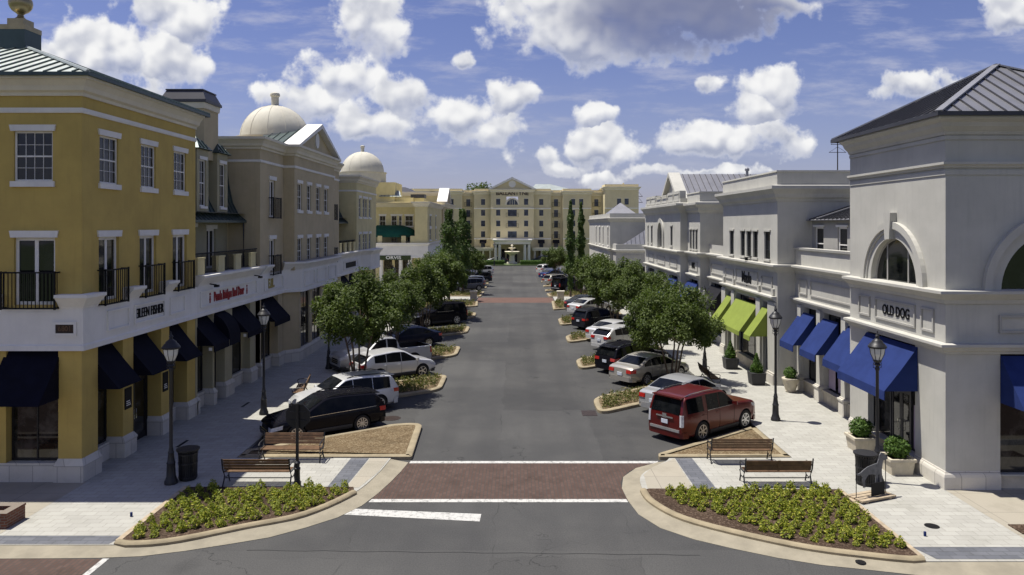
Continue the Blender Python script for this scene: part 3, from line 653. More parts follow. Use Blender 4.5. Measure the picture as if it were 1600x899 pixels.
def door(par, F, u0, u1, z0, z1, d=0, frame='black', leaves=2, glass='shopglass'):
    mb = MB(); G = lambda u, z, dd=0: F(u, z, dd + d)
    mb.fbox(G, u0, u0 + .07, z0, z1, -.1, 0); mb.fbox(G, u1 - .07, u1, z0, z1, -.1, 0); mb.fbox(G, u0 + .07, u1 - .07, z1 - .07, z1, -.1, 0); zt = z0 + 2.35
    if z1 - zt > .3: mb.fbox(G, u0 + .07, u1 - .07, zt, zt + .09, -.1, 0)
    a, b = u0 + .07, u1 - .07
    for i in range(leaves):
        p, q = a + (b - a) * i / leaves + .01, a + (b - a) * (i + 1) / leaves - .01
        mb.fbox(G, p, p + .09, z0 + .02, zt, -.08, -.03); mb.fbox(G, q - .09, q, z0 + .02, zt, -.08, -.03); mb.fbox(G, p + .09, q - .09, z0 + .02, z0 + .25, -.08, -.03); mb.fbox(G, p + .09, q - .09, zt - .1, zt, -.08, -.03)
    dr = mk('shop_door', mb, frame, par)
    pb = MB(); pb.fbox(G, u0 + .04, u1 - .04, z0 + .03, z1 - .03, -.09, -.05); mk('pane', pb, glass, dr)
    hb = MB(); c = (a + b) / 2 if leaves == 2 else b - .2
    for s in ((-1, 1) if leaves == 2 else (1,)): hb.tube([G(c + s * .08, z0 + .9, -.03), G(c + s * .08, z0 + .92, .04), G(c + s * .08, z0 + 1.28, .04), G(c + s * .08, z0 + 1.3, -.03)], .014)
    mk('handle', hb, 'chrome', dr); return dr
def frenchdoor(par, F, u0, u1, z0, z1, lintel=.22): return window(par, F, u0, u1, z0, z1, 2, 1, 'trimw', lintel, 0, .1, .16, 'glass', rail=False, mt=.12, name='balcony_door')

# ------------------------------------------------------------------ LEFT ROW
XL = -13.9
def corner_left():
    b = thing('corner_building', 'yellow stucco corner building with black balconies, hip roof and gold ball finial', 'building', (XL, 23.5, 0))
    F = FL(XL); G = FF(23.5); wins = [(24.5, 25.65), (27.2, 28.3), (29.8, 30.9)]; doors = [(24.45, 25.7), (27.1, 28.35), (29.7, 30.95)]
    mb = MB(); wall(mb, F, 23.5, 31.8, 5.6, 13, [(a, c, 9.7, 11.3) for a, c in wins] + [(a, c, 5.75, 7.9) for a, c in doors])
    wall(mb, G, -24, XL, 5.6, 13, [(-16.07, -14.83, 9.7, 11.3), (-16.07, -14.75, 5.75, 7.9), (-20.6, -19.3, 9.7, 11.3), (-20.6, -19.3, 5.75, 7.9)])
    wall(mb, FF(31.8), -24, XL, 4.3, 13); wall(mb, lambda u, z, d=0: (-24 - d, u, z), 23.5, 31.8, 0, 13); mb.quad((-24, 23.5, 12.9), (XL, 23.5, 12.9), (XL, 31.8, 12.9), (-24, 31.8, 12.9))
    wall(mb, FF(23.6), -24, -16.4, .6, 4.32); wall(mb, FL(-14.55), 23.6, 31.8, .6, 4.32, [(24.45, 25.9, .75, 4.3), (26.7, 28.7, .1, 4.3), (29.45, 30.95, .75, 4.3)])
    mk('wall', mb, 'yellow', b)
    for a, c in wins: window(b, F, a, c, 9.7, 11.3, 3, 4)
    for x in (-16.07, -20.6): window(b, G, x, x + 1.24, 9.7, 11.3, 4, 4)
    for a, c in doors: frenchdoor(b, F, a, c, 5.75, 7.9); railing(b, F, a - .12, c + .12, 5.64, 6.82, .3)
    for x in (-16.07, -20.6): frenchdoor(b, G, x, x + 1.32, 5.75, 7.9); railing(b, G, x - .25, x + 1.5, 5.64, 6.82, .3)
    # pillars, stone bases, shop fronts
    for y0, y1 in ((25.95, 26.65), (28.75, 29.4), (31.0, 31.78)): pier(b, -14.5, XL, y0, y1, 'yellow')
    p = pbox('pillar', b, (-14.65, XL, 23.5, 24.4, .5, 4.32), 'yellow')
    mb = MB(); mb.box(-14.75, XL + .1, 23.4, 24.47, .1, .62)
    mb.hexa([(-14.75, 23.38, .62), (XL + .12, 23.38, .62), (XL + .12, 24.47, .62), (-14.75, 24.47, .62), (-14.66, 23.49, .84), (XL + .012, 23.49, .84), (XL + .012, 24.41, .84), (-14.66, 24.41, .84)]); mk('pillar_base', mb, 'stone', p)
    mb = MB(); mb.box(-24, -14.76, 23.48, 23.75, .1, .7); mb.box(-14.56, -14.32, 24.48, 25.87, .1, .7); mb.box(-14.56, -14.32, 29.5, 30.9, .1, .7); mks('stone_base', mb, 'stone', b)
    shopwin(b, FF(23.7), -16.3, -14.66, .72, 4.3, 2, 1); shopwin(b, FF(23.7), -20.6, -17.3, .72, 4.3, 3, 1)
    pbox('pillar', b, (-17.2, -16.32, 23.5, 24.0, .7, 4.32), 'yellow')
    F2 = FL(-14.42)
    shopwin(b, F2, 24.42, 25.93, .72, 4.3, 2, 2); shopwin(b, F2, 29.42, 30.98, .72, 4.3, 2, 2); door(b, F2, 26.7, 28.72, .1, 4.3)
    awning(b, FL(XL - .45), 24.42, 25.9, 4.25, 2.85, 0, 1.15, .0, 'navy'); awning(b, FL(XL - .45), 26.68, 28.3, 4.25, 2.85, 0, 1.15, .0, 'navy'); awning(b, FL(XL - .45), 29.42, 30.95, 4.25, 2.85, 0, 1.15, .0, 'navy')
    awning(b, FF(23.62), -16.4, -14.63, 4.25, 2.75, 0, 1.15, .0, 'navy'); awning(b, FF(23.62), -20.8, -17.2, 4.25, 2.75, 0, 1.15, .0, 'navy')
    # frieze with panels, broken crown, cornice and string course
    mb = MB(); mb.sweep([(-24, 23.5), (XL, 23.5), (XL, 31.79)], BANDP)
    Fp = FL(XL + .1); panel(mb, Fp, 24.75, 26.15, 4.72, 5.42, 0); panel(mb, Fp, 26.5, 28.75, 4.72, 5.42, 0); panel(mb, Fp, 29.2, 30.5, 4.72, 5.42, 0)
    fr = mk('frieze', mb, 'trimw', b)
    mb = MB(); mb.sweep([(-14.55, 23.5), (XL, 23.5), (XL, 24.22)], CROWN)
    for a, c in ((25.92, 26.85), (28.58, 29.48)): mb.sweep([(XL, a), (XL, c)], CROWN)
    mb.sweep([(-19.0, 23.5), (-16.4, 23.5)], CROWN); mks('crown_moulding', mb, 'trimw', b)
    mb = MB(); mb.sweep([(-24, 23.5), (XL, 23.5), (XL, 31.79)], TOPC); mk('cornice', mb, 'trimc', b)
    band(b, [(-24, 23.5), (XL, 23.5), (XL, 31.79)], 11.88, 12.04, .06)
    text(b, 'EILEEN FISHER', Fp, 27.62, 5.07, .03, .36, 'slate', sx=.66, bold=.001)
    pl = MB(); Gp = FF(23.4); panel(pl, Gp, -14.74, -14.0, 4.78, 5.22, 0, .08, .05); a = mk('address_plaque', pl, 'trimw', b)
    mb = MB(); mb.fbox(Gp, -14.66, -14.08, 4.86, 5.14, .0, .02); mk('plaque_panel', mb, 'bronze', a); text(a, '6801', Gp, -14.37, 5.0, .02, .16, 'wood', 'numerals', sx=.95, bold=.004)
    for y0, y1 in ((26.05, 26.5), (28.85, 29.27)):
        mb = MB(); mb.fbox(F, y0, y1, 1.75, 2.5, .002, .03); q = mk('wall_plaque', mb, 'slate', b)
        mb = MB()
        for i in range(3): mb.fbox(F, y0 + .08, y1 - .08 - .03 * i, 1.87 + i * .07, 1.9 + i * .07, .03, .034)
        mk('plaque_lettering', mb, 'signwhite', q)
    text(b, 'EILEEN', FF(23.78), -15.04, 1.16, -.01, .16, 'lampglass', 'window_lettering', sx=.95, bold=.002, ext=.003); text(b, 'FISHER', FF(23.78), -15.04, .94, -.01, .16, 'lampglass', 'window_lettering', sx=.95, bold=.002, ext=.003)
    # hip roof
    z = 13.08; e = [(-24.5, 23.02), (-13.42, 23.02), (-13.42, 32.1), (-24.5, 32.1)]; r1 = (-18.55, 27.56, 15.0); r2 = (-24.5, 27.56, 15.0)
    mb = MB(); seamed(mb, [(e[0][0], e[0][1], z), (e[1][0], e[1][1], z), r1, r2]); seamed(mb, [(e[1][0], e[1][1], z), (e[2][0], e[2][1], z), r1]); seamed(mb, [(e[2][0], e[2][1], z), (e[3][0], e[3][1], z), r2, r1])
    mb.tube([(e[1][0], e[1][1], z + .03), (r1[0], r1[1], r1[2] + .03)], .07, 6, 0); mb.tube([(e[2][0], e[2][1], z + .03), (r1[0], r1[1], r1[2] + .03)], .07, 6, 1)
    mb.sweep([e[0], e[1], e[2], e[3]], [(-.05, z - .09), (.03, z - .09), (.03, z + .02), (-.05, z + .02)], mi=1)
    rf = mk('roof', mb, ['copperlt', 'copper'], b)
    mb = MB(); x, y = -18.55, 27.5; mb.box(x - .47, x + .47, y - .47, y + .47, 14.75, 15.5, 0); mb.box(x - .48, x + .48, y - .48, y + .48, 15.5, 15.68, 1); mb.box(x - .3, x + .3, y - .3, y + .3, 15.68, 15.95, 1)
    mb.lathe([(.24, 0), (.12, .12), (.1, .2), (.16, .26)], (x, y, 15.95), 14, 1)
    mb.lathe([(.4 * math.sin(i / 12 * math.pi), -.4 * math.cos(i / 12 * math.pi)) for i in range(1, 12)], (x, y, 16.58), 20, 1); mk('finial', mb, ['copper', 'gold'], b, 40)
corner_left()

def setback(b, y0, y1, wallmat, dormers, dy, rail=True, chim=None):
    """upper storeys set back behind a terrace under a flared green mansard"""
    X = XL - 1.77; F = FL(X)
    mb = MB(); wall(mb, F, y0, y1, 6.0, 9.3, [(d[0], d[1], d[2], d[3]) for d in dy]); mb.quad((XL, y0, 6.02), (XL, y1, 6.02), (X - .2, y1, 6.02), (X - .2, y0, 6.02))
    mb.quad((X, y0, 9.0), (X, y1, 9.0), (X + 1, y1, 8.9), (X + 1, y0, 8.9))
    mk('terrace_wall', mb, wallmat, b); mb = MB(); mb.quad((X - 1.8, y0, 12.9), (X - 1.8, y1, 12.9), (X - 6, y1, 12.9), (X - 6, y0, 12.9)); mk('flat_roof', mb, 'zinc', b)
    for d in dy:
        if d[2] < 6.2: frenchdoor(b, F, *d)
        else: window(b, F, *d, 2, 4)
    prof = [(-14.62, 8.42), (-14.62, 8.54), (-15.02, 8.86), (-15.35, 9.5), (-15.56, 10.5), (-15.68, 11.5), (-15.78, 12.35), (-17.6, 12.95), (-17.6, 8.6), (-15.66, 8.6)]
    mb = MB(); n = len(prof)
    mb.add([(x, y0 + .004, z) for x, z in prof] + [(x, y1 - .004, z) for x, z in prof], [(i, (i + 1) % n, n + (i + 1) % n, n + i) for i in range(n)] + [tuple(range(n)), tuple(range(2 * n - 1, n - 1, -1))])
    y = y0 + .2
    while y < y1:
        for (xa, za), (xb, zb) in zip(prof[1:7], prof[2:8]): mb.bar((xa + .012, y, za + .012), (xb + .012, y, zb + .012), .035, .045, 0)
        y += .42
    mk('mansard_roof', mb, 'copper', b, 30)
    for a, c in dormers:
        mb = MB(); D = FL(-14.95); wall(mb, D, a, c, 8.95, 11.9, [(a + .3, c - .3, 9.2, 11.4)], .1)
        mb.quad((-14.95, a, 8.9), (-14.95, a, 11.9), (-15.9, a, 11.9), (-15.7, a, 8.9)); mb.quad((-14.95, c, 8.9), (-14.95, c, 11.9), (-15.9, c, 11.9), (-15.7, c, 8.9))
        dm = mk('dormer', mb, 'trimc' if wallmat != 'olive' else 'olive', b)
        wm = window(b, D, a + .3, c - .3, 9.2, 11.4, 2, 4, lintel=.16, sill=.12, over=.05)
        mb = MB(); m_ = (a + c) / 2; zt = 12.55; p = [(-14.8, a - .12, 11.92), (-14.8, c + .12, 11.92), (-15.3, m_, zt), (-17, m_, zt), (-17, c + .12, 11.92), (-17, a - .12, 11.92)]
        seamed(mb, [p[0], p[1], p[2]], .4, mi=0); seamed(mb, [p[5], p[0], p[2], p[3]], .4, mi=0); seamed(mb, [p[1], p[4], p[3], p[2]], .4, mi=0); mk('dormer_roof', mb, 'copper', dm)
    if rail:
        xr = XL + .02
        posts = [y0 + .02 + (y1 - y0) * t for t in (.02, .3, .56, .82)]
        mb = MB(); [mb.box(xr - .32, xr, q, q + .72, 6.1, 6.8) for q in posts]; [mb.box(xr - .36, xr + .03, q - .03, q + .75, 6.802, 6.87) for q in posts]; mks('terrace_post', mb, 'cream', b)
        railing(b, FL(xr - .1), y0 + .05, y1 - .2, 6.14, 7.06, 0, False, 'terrace_railing')
    if chim:
        x0, x1, a, c, zt = chim
        mb = MB(); mb.box(x0, x1, a, c, 11.5, zt - .95); ch = mk('chimney', mb, 'tan', b)
        mb = MB(); mb.sweep([(x0, a), (x1, a), (x1, c), (x0, c)], [(-.3, zt - .95), (.05, zt - .95), (.08, zt - .66), (-.3, zt - .66)], True); mk('chimney_band', mb, 'trimc', ch)
        mb = MB(); mb.box(x0 - .14, x1 + .14, a - .14, c + .14, zt - .655, zt - .52); mb.hexa([(x0 - .12, a - .12, zt - .52), (x1 + .12, a - .12, zt - .52), (x1 + .12, c + .12, zt - .52), (x0 - .12, c + .12, zt - .52), (x0 + .1, a + .1, zt - .05), (x1 - .1, a + .1, zt - .05), (x1 - .1, c - .1, zt - .05), (x0 + .1, c - .1, zt - .05)])
        mb.box(x0 + .06, x1 - .06, a + .06, c - .06, zt - .06, zt); mk('chimney_cap', mb, 'zincdark', ch)
def shoprow(b, spans, mat, X=XL, dep=.4):
    """glazing between piers: spans of (y0, y1, kind)"""
    F = FL(X - dep)
    for y0, y1, k in spans:
        if k == 'p': pier(b, X - dep - .1, X, y0, y1, mat)
        elif k == 'd': door(b, F, y0, y1, .1, 4.3)
        else:
            shopwin(b, F, y0, y1, .72, 4.3, 2 if y1 - y0 > 1.2 else 1, 1)
            mb = MB(); mb.box(X - dep - .15, X - dep + .06, y0, y1, .1, .7); mb.box(X - dep - .15, X - dep + .1, y0, y1, .7, .78); mks('stone_base', mb, 'stone', b)
def row_two():
    b = thing('row_building', 'olive stucco row building with green mansard roof, two dormers and railed terrace', 'building', (XL, 35.8, 0))
    setback(b, 31.81, 39.79, 'olive', [(34.35, 35.65), (36.7, 38.0)], [(34.5, 35.9, 6.7, 8.2), (37.15, 38.25, 6.1, 8.1)], True, (-17.1, -15.15, 35.6, 37.3, 14.9))
    mb = MB(); mb.sweep([(XL, 31.81), (XL, 39.79)], BANDP); panel(mb, FL(XL + .1), 32.0, 38.9, 4.68, 5.4, 0); mk('frieze', mb, 'trimw', b)
    mb = MB(); mb.sweep([(XL, 31.15 + .67), (XL, 39.4)], CROWN); mks('crown_moulding', mb, 'trimw', b)
    text(b, 'Ponda Bridges Red Door', FL(XL + .1), 35.3, 5.02, .02, .42, 'signred', sx=.62, bold=.022)
    mb = MB()
    for u in (33.05, 37.55):
        Fq = FL(XL + .1); mb.fbox(Fq, u - .04, u + .04, 4.8, 5.12, .005, .03); mb.fbox(Fq, u - .07, u + .07, 4.92, 5.0, .006, .028); mb.fprism(Fq, arc(u, 5.2, .06, 0, 6.0, 8), .005, .03)
    mk('sign_emblem', mb, 'signred', b)
    for u in (33.0, 38.6):
        mb = MB(); mb.tube([(XL + .12, u, 5.66), (XL + .42, u, 5.62)], .03); mb.box(XL + .34, XL + .52, u - .1, u + .1, 5.52, 5.62); mk('spotlight', mb, 'slate', b)
    shoprow(b, [(31.82, 32.0, 'p'), (32.05, 33.55, 'w'), (33.6, 33.8, 'p'), (33.85, 34.95, 'd'), (35.0, 35.9, 'p'), (36.0, 38.2, 'w'), (38.3, 39.1, 'p')], 'olive')
    mb = MB(); mb.box(XL - .6, XL - .5, 39.1, 39.79, .1, 4.3); mb.box(XL - 6, XL - .5, 39.7, 39.79, .1, 6); mk('wall', mb, 'olive', b)
    for a, c, dm in ((31.95, 33.62, 0), (33.72, 35.0, 1), (36.0, 38.25, 0)):
        w = awning(b, FL(XL - .35), a, c, 4.28, 3.05, 0, 1.1, .28, 'navy', dome=bool(dm))
        mb = MB(); mb.box(XL + .52, XL + .66, a - .012, a + .002, 2.84, 2.98) ; mk('awning_number', mb, 'signwhite', w)
row_two()
def dome(b, x, y, z0, r, drum=.5):
    mb = MB(); n = 28
    mb.lathe([(r * 1.1, -drum), (r * 1.1, -.12), (r * 1.14, -.1), (r * 1.14, 0), (r * 1.02, 0)] + [(r * math.cos(i / 12 * math.pi / 2), r * .98 * math.sin(i / 12 * math.pi / 2)) for i in range(0, 12)], (x, y, z0), n * 2)
    o = mk('dome', mb, 'dome', b, 35)
    mb = MB()
    for k in range(12):
        a = k * math.pi / 6 + .1; mb.tube([(x + (r + .002) * math.cos(i / 10 * math.pi / 2) * math.cos(a), y + (r + .002) * math.cos(i / 10 * math.pi / 2) * math.sin(a), z0 + (r * .98 + .002) * math.sin(i / 10 * math.pi / 2)) for i in range(10)], .022, 4)
    mk('dome_rib', mb, 'dome', o)
    mb = MB(); mb.lathe([(.36, -.1), (.36, 0), (.24, .06), (.24, .62), (.3, .66), (.32, .76), (.28, .86), (.12, .93)], (x, y, z0 + r * .96), 16); mk('finial', mb, 'dome', o, 40)
def row_three():
    b = thing('pediment_building', 'tan stucco building with triangular pediment and large cream dome', 'building', (XL, 48.5, 0))
    XB = -13.25; F = FL(XL); FB = FL(XB)
    bw = [(44.4, 45.3), (46.4, 47.3), (48.5, 49.5), (50.5, 51.5)]
    mb = MB()
    wall(mb, F, 39.8, 43.8, 5.6, 13, [(41.3, 42.3, 8.75, 10.84), (41.3, 42.3, 5.7, 7.5)]); wall(mb, F, 53.3, 57.4, 5.6, 13, [(54.6, 55.6, 8.75, 10.84), (54.6, 55.6, 5.7, 7.5)])
    wall(mb, FB, 43.8, 53.3, 5.6, 13, [(a, c, 9.2, 10.83) for a, c in bw] + [(a, c, 5.95, 7.5) for a, c in bw])
    mb.quad((XL, 43.8, 5.6), (XB, 43.8, 5.6), (XB, 43.8, 13), (XL, 43.8, 13)); mb.quad((XL, 53.3, 5.6), (XB, 53.3, 5.6), (XB, 53.3, 13), (XL, 53.3, 13))
    wall(mb, FF(39.8), -24, XL, 0, 13); wall(mb, FF(57.4), -24, XL, 0, 13); mb.quad((-24, 39.8, 12.7), (XL, 39.8, 12.7), (XL, 57.4, 12.7), (-24, 57.4, 12.7)); mb.quad((XL, 43.8, 12.75), (XB, 43.8, 12.75), (XB, 53.3, 12.75), (XL, 53.3, 12.75))
    mk('wall', mb, 'tan', b)
    for a, c in bw: window(b, FB, a, c, 9.2, 10.83, 2, 4); window(b, FB, a, c, 5.95, 7.5, 2, 4)
    for a, c in ((41.3, 42.3), (54.6, 55.6)):
        for z0, z1, r0, r1 in ((8.75, 10.84, 8.68, 9.85), (5.7, 7.5, 5.5, 6.6)): frenchdoor(b, F, a, c, z0, z1); railing(b, F, a - .2, c + .2, r0, r1, .3)
    path = [(-24, 39.8), (XL, 39.8), (XL, 43.8), (XB, 43.8), (XB, 53.3), (XL, 53.3), (XL, 57.4)]
    mb = MB(); mb.sweep(path, TOPC); mk('cornice', mb, 'trimc', b); band(b, path, 11.7, 11.84, .06)
    # swelling white frieze over the shop windows
    fp = [(XL, 39.82), (XL, 43.6), (XB + .25, 44.3), (XB + .25, 47.2), (XB + .25, 49.0), (XB + .25, 52.7), (XL, 53.6), (XL, 57.38)]
    mb = MB(); mb.sweep(fp, BANDP)
    for a, c in ((44.6, 46.8), (47.4, 49.6), (50.2, 52.3)): panel(mb, FL(XB + .35), a, c, 4.6, 5.5, 0)
    panel(mb, FL(XL + .1), 40.1, 43.2, 4.68, 5.4, 0); mk('frieze', mb, 'trimw', b)
    mb = MB(); mb.sweep(fp[1:], CROWN); mb.sweep([(XL, 39.82), (XL, 41.0)], CROWN); mks('crown_moulding', mb, 'trimw', b)
    mb = MB(); mb.prism([(XL - .1, 43.7), (XB + .5, 44.3), (XB + .5, 52.7), (XL - .1, 53.5)], 6.102, 6.14); mk('ledge_roof', mb, 'zinc', b)
    text(b, 'E.&L.', FL(XL + .1), 41.3, 5.02, .02, .5, 'signgold', sx=.7, bold=.03)
    for a, c in ((39.8, 39.95), (42.75, 43.6), (56.6, 57.35)): pier(b, XL - .5, XL, a, c, 'tan')
    shoprow(b, [(40.05, 42.65, 'w'), (54.0, 56.5, 'w')], 'tan')
    awning(b, FL(XL - .35), 40.0, 42.65, 4.28, 3.05, 0, 1.1, .28, 'navy'); awning(b, FL(XL - .35), 53.8, 56.5, 4.28, 3.05, 0, 1.1, .28, 'navy')
    # canted shop bay
    pts = [(XL, 43.7), (XB + .1, 44.4), (XB + .1, 52.6), (XL, 53.4)]
    mb = MB(); mb.sweep(pts, [(-.4, .1), (.06, .1), (.06, .7), (.0, .85), (-.4, .85)]); mks('stone_base', mb, 'stone', b)
    FS = FL(XB + .05)
    for a, c in ((44.42, 44.75), (46.6, 47.2), (49.2, 49.8), (52.2, 52.58)): pbox('pillar', b, (XB - .5, XB + .1, a, c, .84, 4.31), 'tan')
    for a, c in ((44.77, 46.58), (47.22, 49.18), (49.82, 52.18)): shopwin(b, FS, a, c, .86, 4.3, 2, 1)
    mb = MB(); mb.hexa([(XL - .3, 43.7, .84), (XL, 43.7, .84), (XB + .08, 44.4, .84), (XB - .3, 44.7, .84), (XL - .3, 43.7, 4.31), (XL, 43.7, 4.31), (XB + .08, 44.4, 4.31), (XB - .3, 44.7, 4.31)]); mk('pillar', mb, 'tan', b)
    # pediment and the roof behind it
    y0, y1, ym, zb, za = 43.4, 53.7, 48.55, 13.06, 14.95
    mb = MB(); mb.fprism(FL(XB + .02), [(y0 + .3, zb), (y1 - .3, zb), (ym, za - .2)], -.5, 0); pd = mk('pediment', mb, 'tan', b)
    mb = MB()
    for ya in (y0, y1):
        s = 1 if ya == y0 else -1
        mb.hexa([(XB - .6, ya, zb), (XB + .42, ya, zb), (XB + .42, ya + s * .5, zb), (XB - .6, ya + s * .5, zb), (XB - .6, ym, za), (XB + .42, ym, za), (XB + .42, ym, za - .28), (XB - .6, ym, za - .28)])
    mk('raking_cornice', mb, 'trimw', pd)
    mb = MB(); mb.fprism(FL(XB + .02), [(48.55 + .42 * math.cos(a), 13.85 + .5 * math.sin(a)) for a in [i * math.pi / 10 for i in range(20)]], .002, .08); mk('round_vent', mb, 'trimw', pd)
    mb = MB(); seamed(mb, [(XB - .6, y0 + .3, zb), (XB - 2.6, y0 + .3, zb), (XB - 2.6, ym, za - .1), (XB - .6, ym, za - .1)], mi=0); seamed(mb, [(XB - .6, y1 - .3, zb), (XB - 2.6, y1 - .3, zb), (XB - 2.6, ym, za - .1), (XB - .6, ym, za - .1)], mi=0); mk('roof', mb, 'copper', b)
    dome(b, -15.95, 48.5, 14.0, 2.2, .9)
row_three()
for o_ in [q for q in sc.objects if q.parent is None and q.name == 'row_building']:
    m_ = MB(); m_.tube([(-14.74, 39.66, 6.05), (-14.74, 39.66, 8.3), (-14.74, 39.6, 8.5)], .05, 8); mk('downpipe', m_, 'zincdark', o_)
def row_four():
    b = thing('corner_building', 'pale tan building with narrow windows over a swelling white shop front, before the columned shop', 'building', (XL, 68, 0))
    setback(b, 57.42, 63.7, 'olive', [(60.2, 61.4)], [(58.2, 59.4, 6.1, 8.1), (60.6, 61.8, 6.7, 8.2)])
    F = FL(XL); wl = [(64.6, 65.5), (66.3, 67.2), (67.35, 68.25), (69.0, 69.9)]
    mb = MB(); wall(mb, F, 63.7, 72.5, 5.6, 12.5, [(a, c, 9.0, 10.7) for a, c in wl] + [(a, c, 5.9, 7.5) for a, c in wl])
    wall(mb, FF(63.7), -24, XL, 6, 12.5); wall(mb, FF(72.5), -24, XL, 0, 12.5); mb.quad((-24, 63.7, 12.3), (XL, 63.7, 12.3), (XL, 72.5, 12.3), (-24, 72.5, 12.3)); mk('wall', mb, 'cream', b)
    for a, c in wl: window(b, F, a, c, 9.0, 10.7, 2, 4, sill=.14); window(b, F, a, c, 5.9, 7.5, 2, 4, sill=.14)
    path = [(-24, 63.7), (XL, 63.7), (XL, 72.5)]
    mb = MB(); mb.sweep(path, [(d, z - .45) for d, z in TOPC]); mk('cornice', mb, 'trimc', b); band(b, path, 11.2, 11.34, .06)
    mb = MB(); fp = [(XL, 57.42), (XL, 65.0), (XL + .7, 65.8), (XL + .7, 70.2), (XL, 71), (XL, 72.5)]; mb.sweep(fp, BANDP); panel(mb, FL(XL + .1), 58.5, 63.6, 4.68, 5.4, 0); mk('frieze', mb, 'trimw', b)
    mb = MB(); mb.sweep(fp, CROWN); mks('crown_moulding', mb, 'trimw', b)
    mb = MB(); mb.fbox(FL(XL + .1), 59.3, 62.8, 4.82, 5.24, .005, .05); mk('name_board', mb, 'slate', b)
    shoprow(b, [(57.45, 58.0, 'p'), (58.1, 60.2, 'w'), (60.3, 60.8, 'p'), (60.9, 63, 'w'), (63.1, 63.7, 'p'), (63.8, 65.4, 'w'), (65.5, 66, 'p'), (66.1, 69.6, 'w'), (69.7, 70.3, 'p'), (70.4, 72, 'd'), (72.05, 72.5, 'p')], 'cream')
    for a, c in ((58.1, 60.2), (60.9, 63.0), (63.8, 65.4)): awning(b, FL(XL - .35), a, c, 4.28, 2.95, 0, 1.2, .25, 'navy')
row_four()
def row_five():
    Y = 95.0; hx = lambda px: (px - 808) * Y / FP; hz = lambda py: H + (352 - py) * Y / FP
    b = thing('corner_building', 'yellow corner building with smaller cream dome, white columned shop front and green terrace awning', 'building', (-11.56, Y, 0))
    X1 = hx(668); F = FF(Y); S = FL(X1); FR_ = FF(Y + 2.6)
    mb = MB()
    # recess wall behind the terrace and the flank of the building
    rw = [(hx(587), hx(597)), (hx(606), hx(615)), (hx(618), hx(623)), (hx(628), hx(641))]
    wall(mb, FR_, -24, hx(648), 6.0, 11.4, [(a, c, hz(354), hz(337)) for a, c in rw] + [(rw[1][0], rw[1][1], hz(384), hz(372)), (hx(628), hx(636), 6.05, hz(370))])
    wall(mb, F, hx(648), X1, 6.0, 11.4); mb.quad((hx(648), Y, 6), (hx(648), Y + 2.6, 6), (hx(648), Y + 2.6, 11.4), (hx(648), Y, 11.4))
    sw = [(97.2, 99.2), (104, 105.2)]
    wall(mb, S, Y, 113, 6.0, 11.4, [(a, c, hz(354), hz(337)) for a, c in sw] + [(a, c, 6.3, 7.8) for a, c in sw]); mb.quad((-24, Y, 11.2), (X1, Y, 11.2), (X1, 113, 11.2), (-24, 113, 11.2))
    wall(mb, FF(Y + .9), -24, X1, .1, 6, [(hx(598), hx(611), .1, 4.0), (hx(615), hx(622), .1, 4.0), (hx(628), hx(637), .1, 3.9)]); wall(mb, S, Y + .9, 113, .1, 6); mb.quad((-24, Y, 6.0), (X1, Y, 6.0), (X1, Y + 2.6, 6.0), (-24, Y + 2.6, 6.0))
    mk('wall', mb, 'cream', b)
    for a, c in rw: window(b, FR_, a, c, hz(354), hz(337), 2, 2, sill=.12)
    window(b, FR_, rw[1][0], rw[1][1], hz(384), hz(372), 2, 2, sill=.12); frenchdoor(b, FR_, hx(628), hx(636), 6.05, hz(370))
    for a, c in sw: window(b, S, a, c, hz(354), hz(337), 2, 2, sill=.12); window(b, S, a, c, 6.3, 7.8, 2, 2, sill=.12)
    mb = MB(); pth = [(-24, Y), (X1, Y), (X1, 113)]; mb.sweep([(-24, Y + 2.6), (hx(648), Y + 2.6), (hx(648), Y), (X1, Y), (X1, 113)], [(d, z - 1.75) for d, z in TOPC]); mk('cornice', mb, 'trimc', b)
    mb = MB(); mb.sweep(pth, [(-1, 4.05), (.1, 4.05), (.1, 4.25), (.06, 4.3), (.06, 5.6), (.25, 5.8), (.3, 6.0), (-1, 6.0)]); mk('frieze', mb, 'trimw', b)
    mb = MB(); mb.fbox(FF(Y - .06), hx(588), hx(642), hz(406.5), hz(399.5), .003, .06); sg = mk('name_board', mb, 'signgreen', b); text(sg, 'ORVIS', FF(Y - .12), hx(615), hz(403), .01, .42, 'signwhite', sx=1.25, bold=.012)
    for px in (595, 625.5, 640, 660):
        mb = MB(); mb.lathe([(.34, 0), (.34, .15), (.27, .2), (.25, 3.7), (.33, 3.8), (.33, 3.95)], (hx(px), Y + .35, .1), 14); mk('column', mb, 'trimw', b, 40)
    for a, c in ((598, 611), (615, 622), (628, 637)): door(b, FF(Y + .98), hx(a), hx(c), .1, 3.95, frame='bronze')
    for a, c in ((98, 101), (103, 106), (108, 111.5)): shopwin(b, FL(X1 + .06), a, c, .7, 3.9, 2, 1)
    mb = MB(); n = 10
    for i in range(n):
        pass
    # quarter-barrel green awning over the terrace
    pr = [(2.55 * math.cos(i / n * math.pi / 2), 1.55 * math.sin(i / n * math.pi / 2)) for i in range(n + 1)]
    x0, x1 = hx(584), hx(648); vs = []; ns = 12
    for j in range(ns + 1):
        u = x0 + (x1 - x0) * j / ns; t = j / ns; s = 1 if t < .5 else math.sqrt(max(0, 1 - ((t - .5) / .5) ** 2)) * .9 + .1
        vs += [(u, Y + 2.6 - d * (.35 + .65 * s), hz(371) + h * s) for d, h in pr]
    k = n + 1; mb.add(vs, [(j * k + i, (j + 1) * k + i, (j + 1) * k + i + 1, j * k + i + 1) for j in range(ns) for i in range(n)]); 
    mk('awning', mb, 'greencan', b, 50)
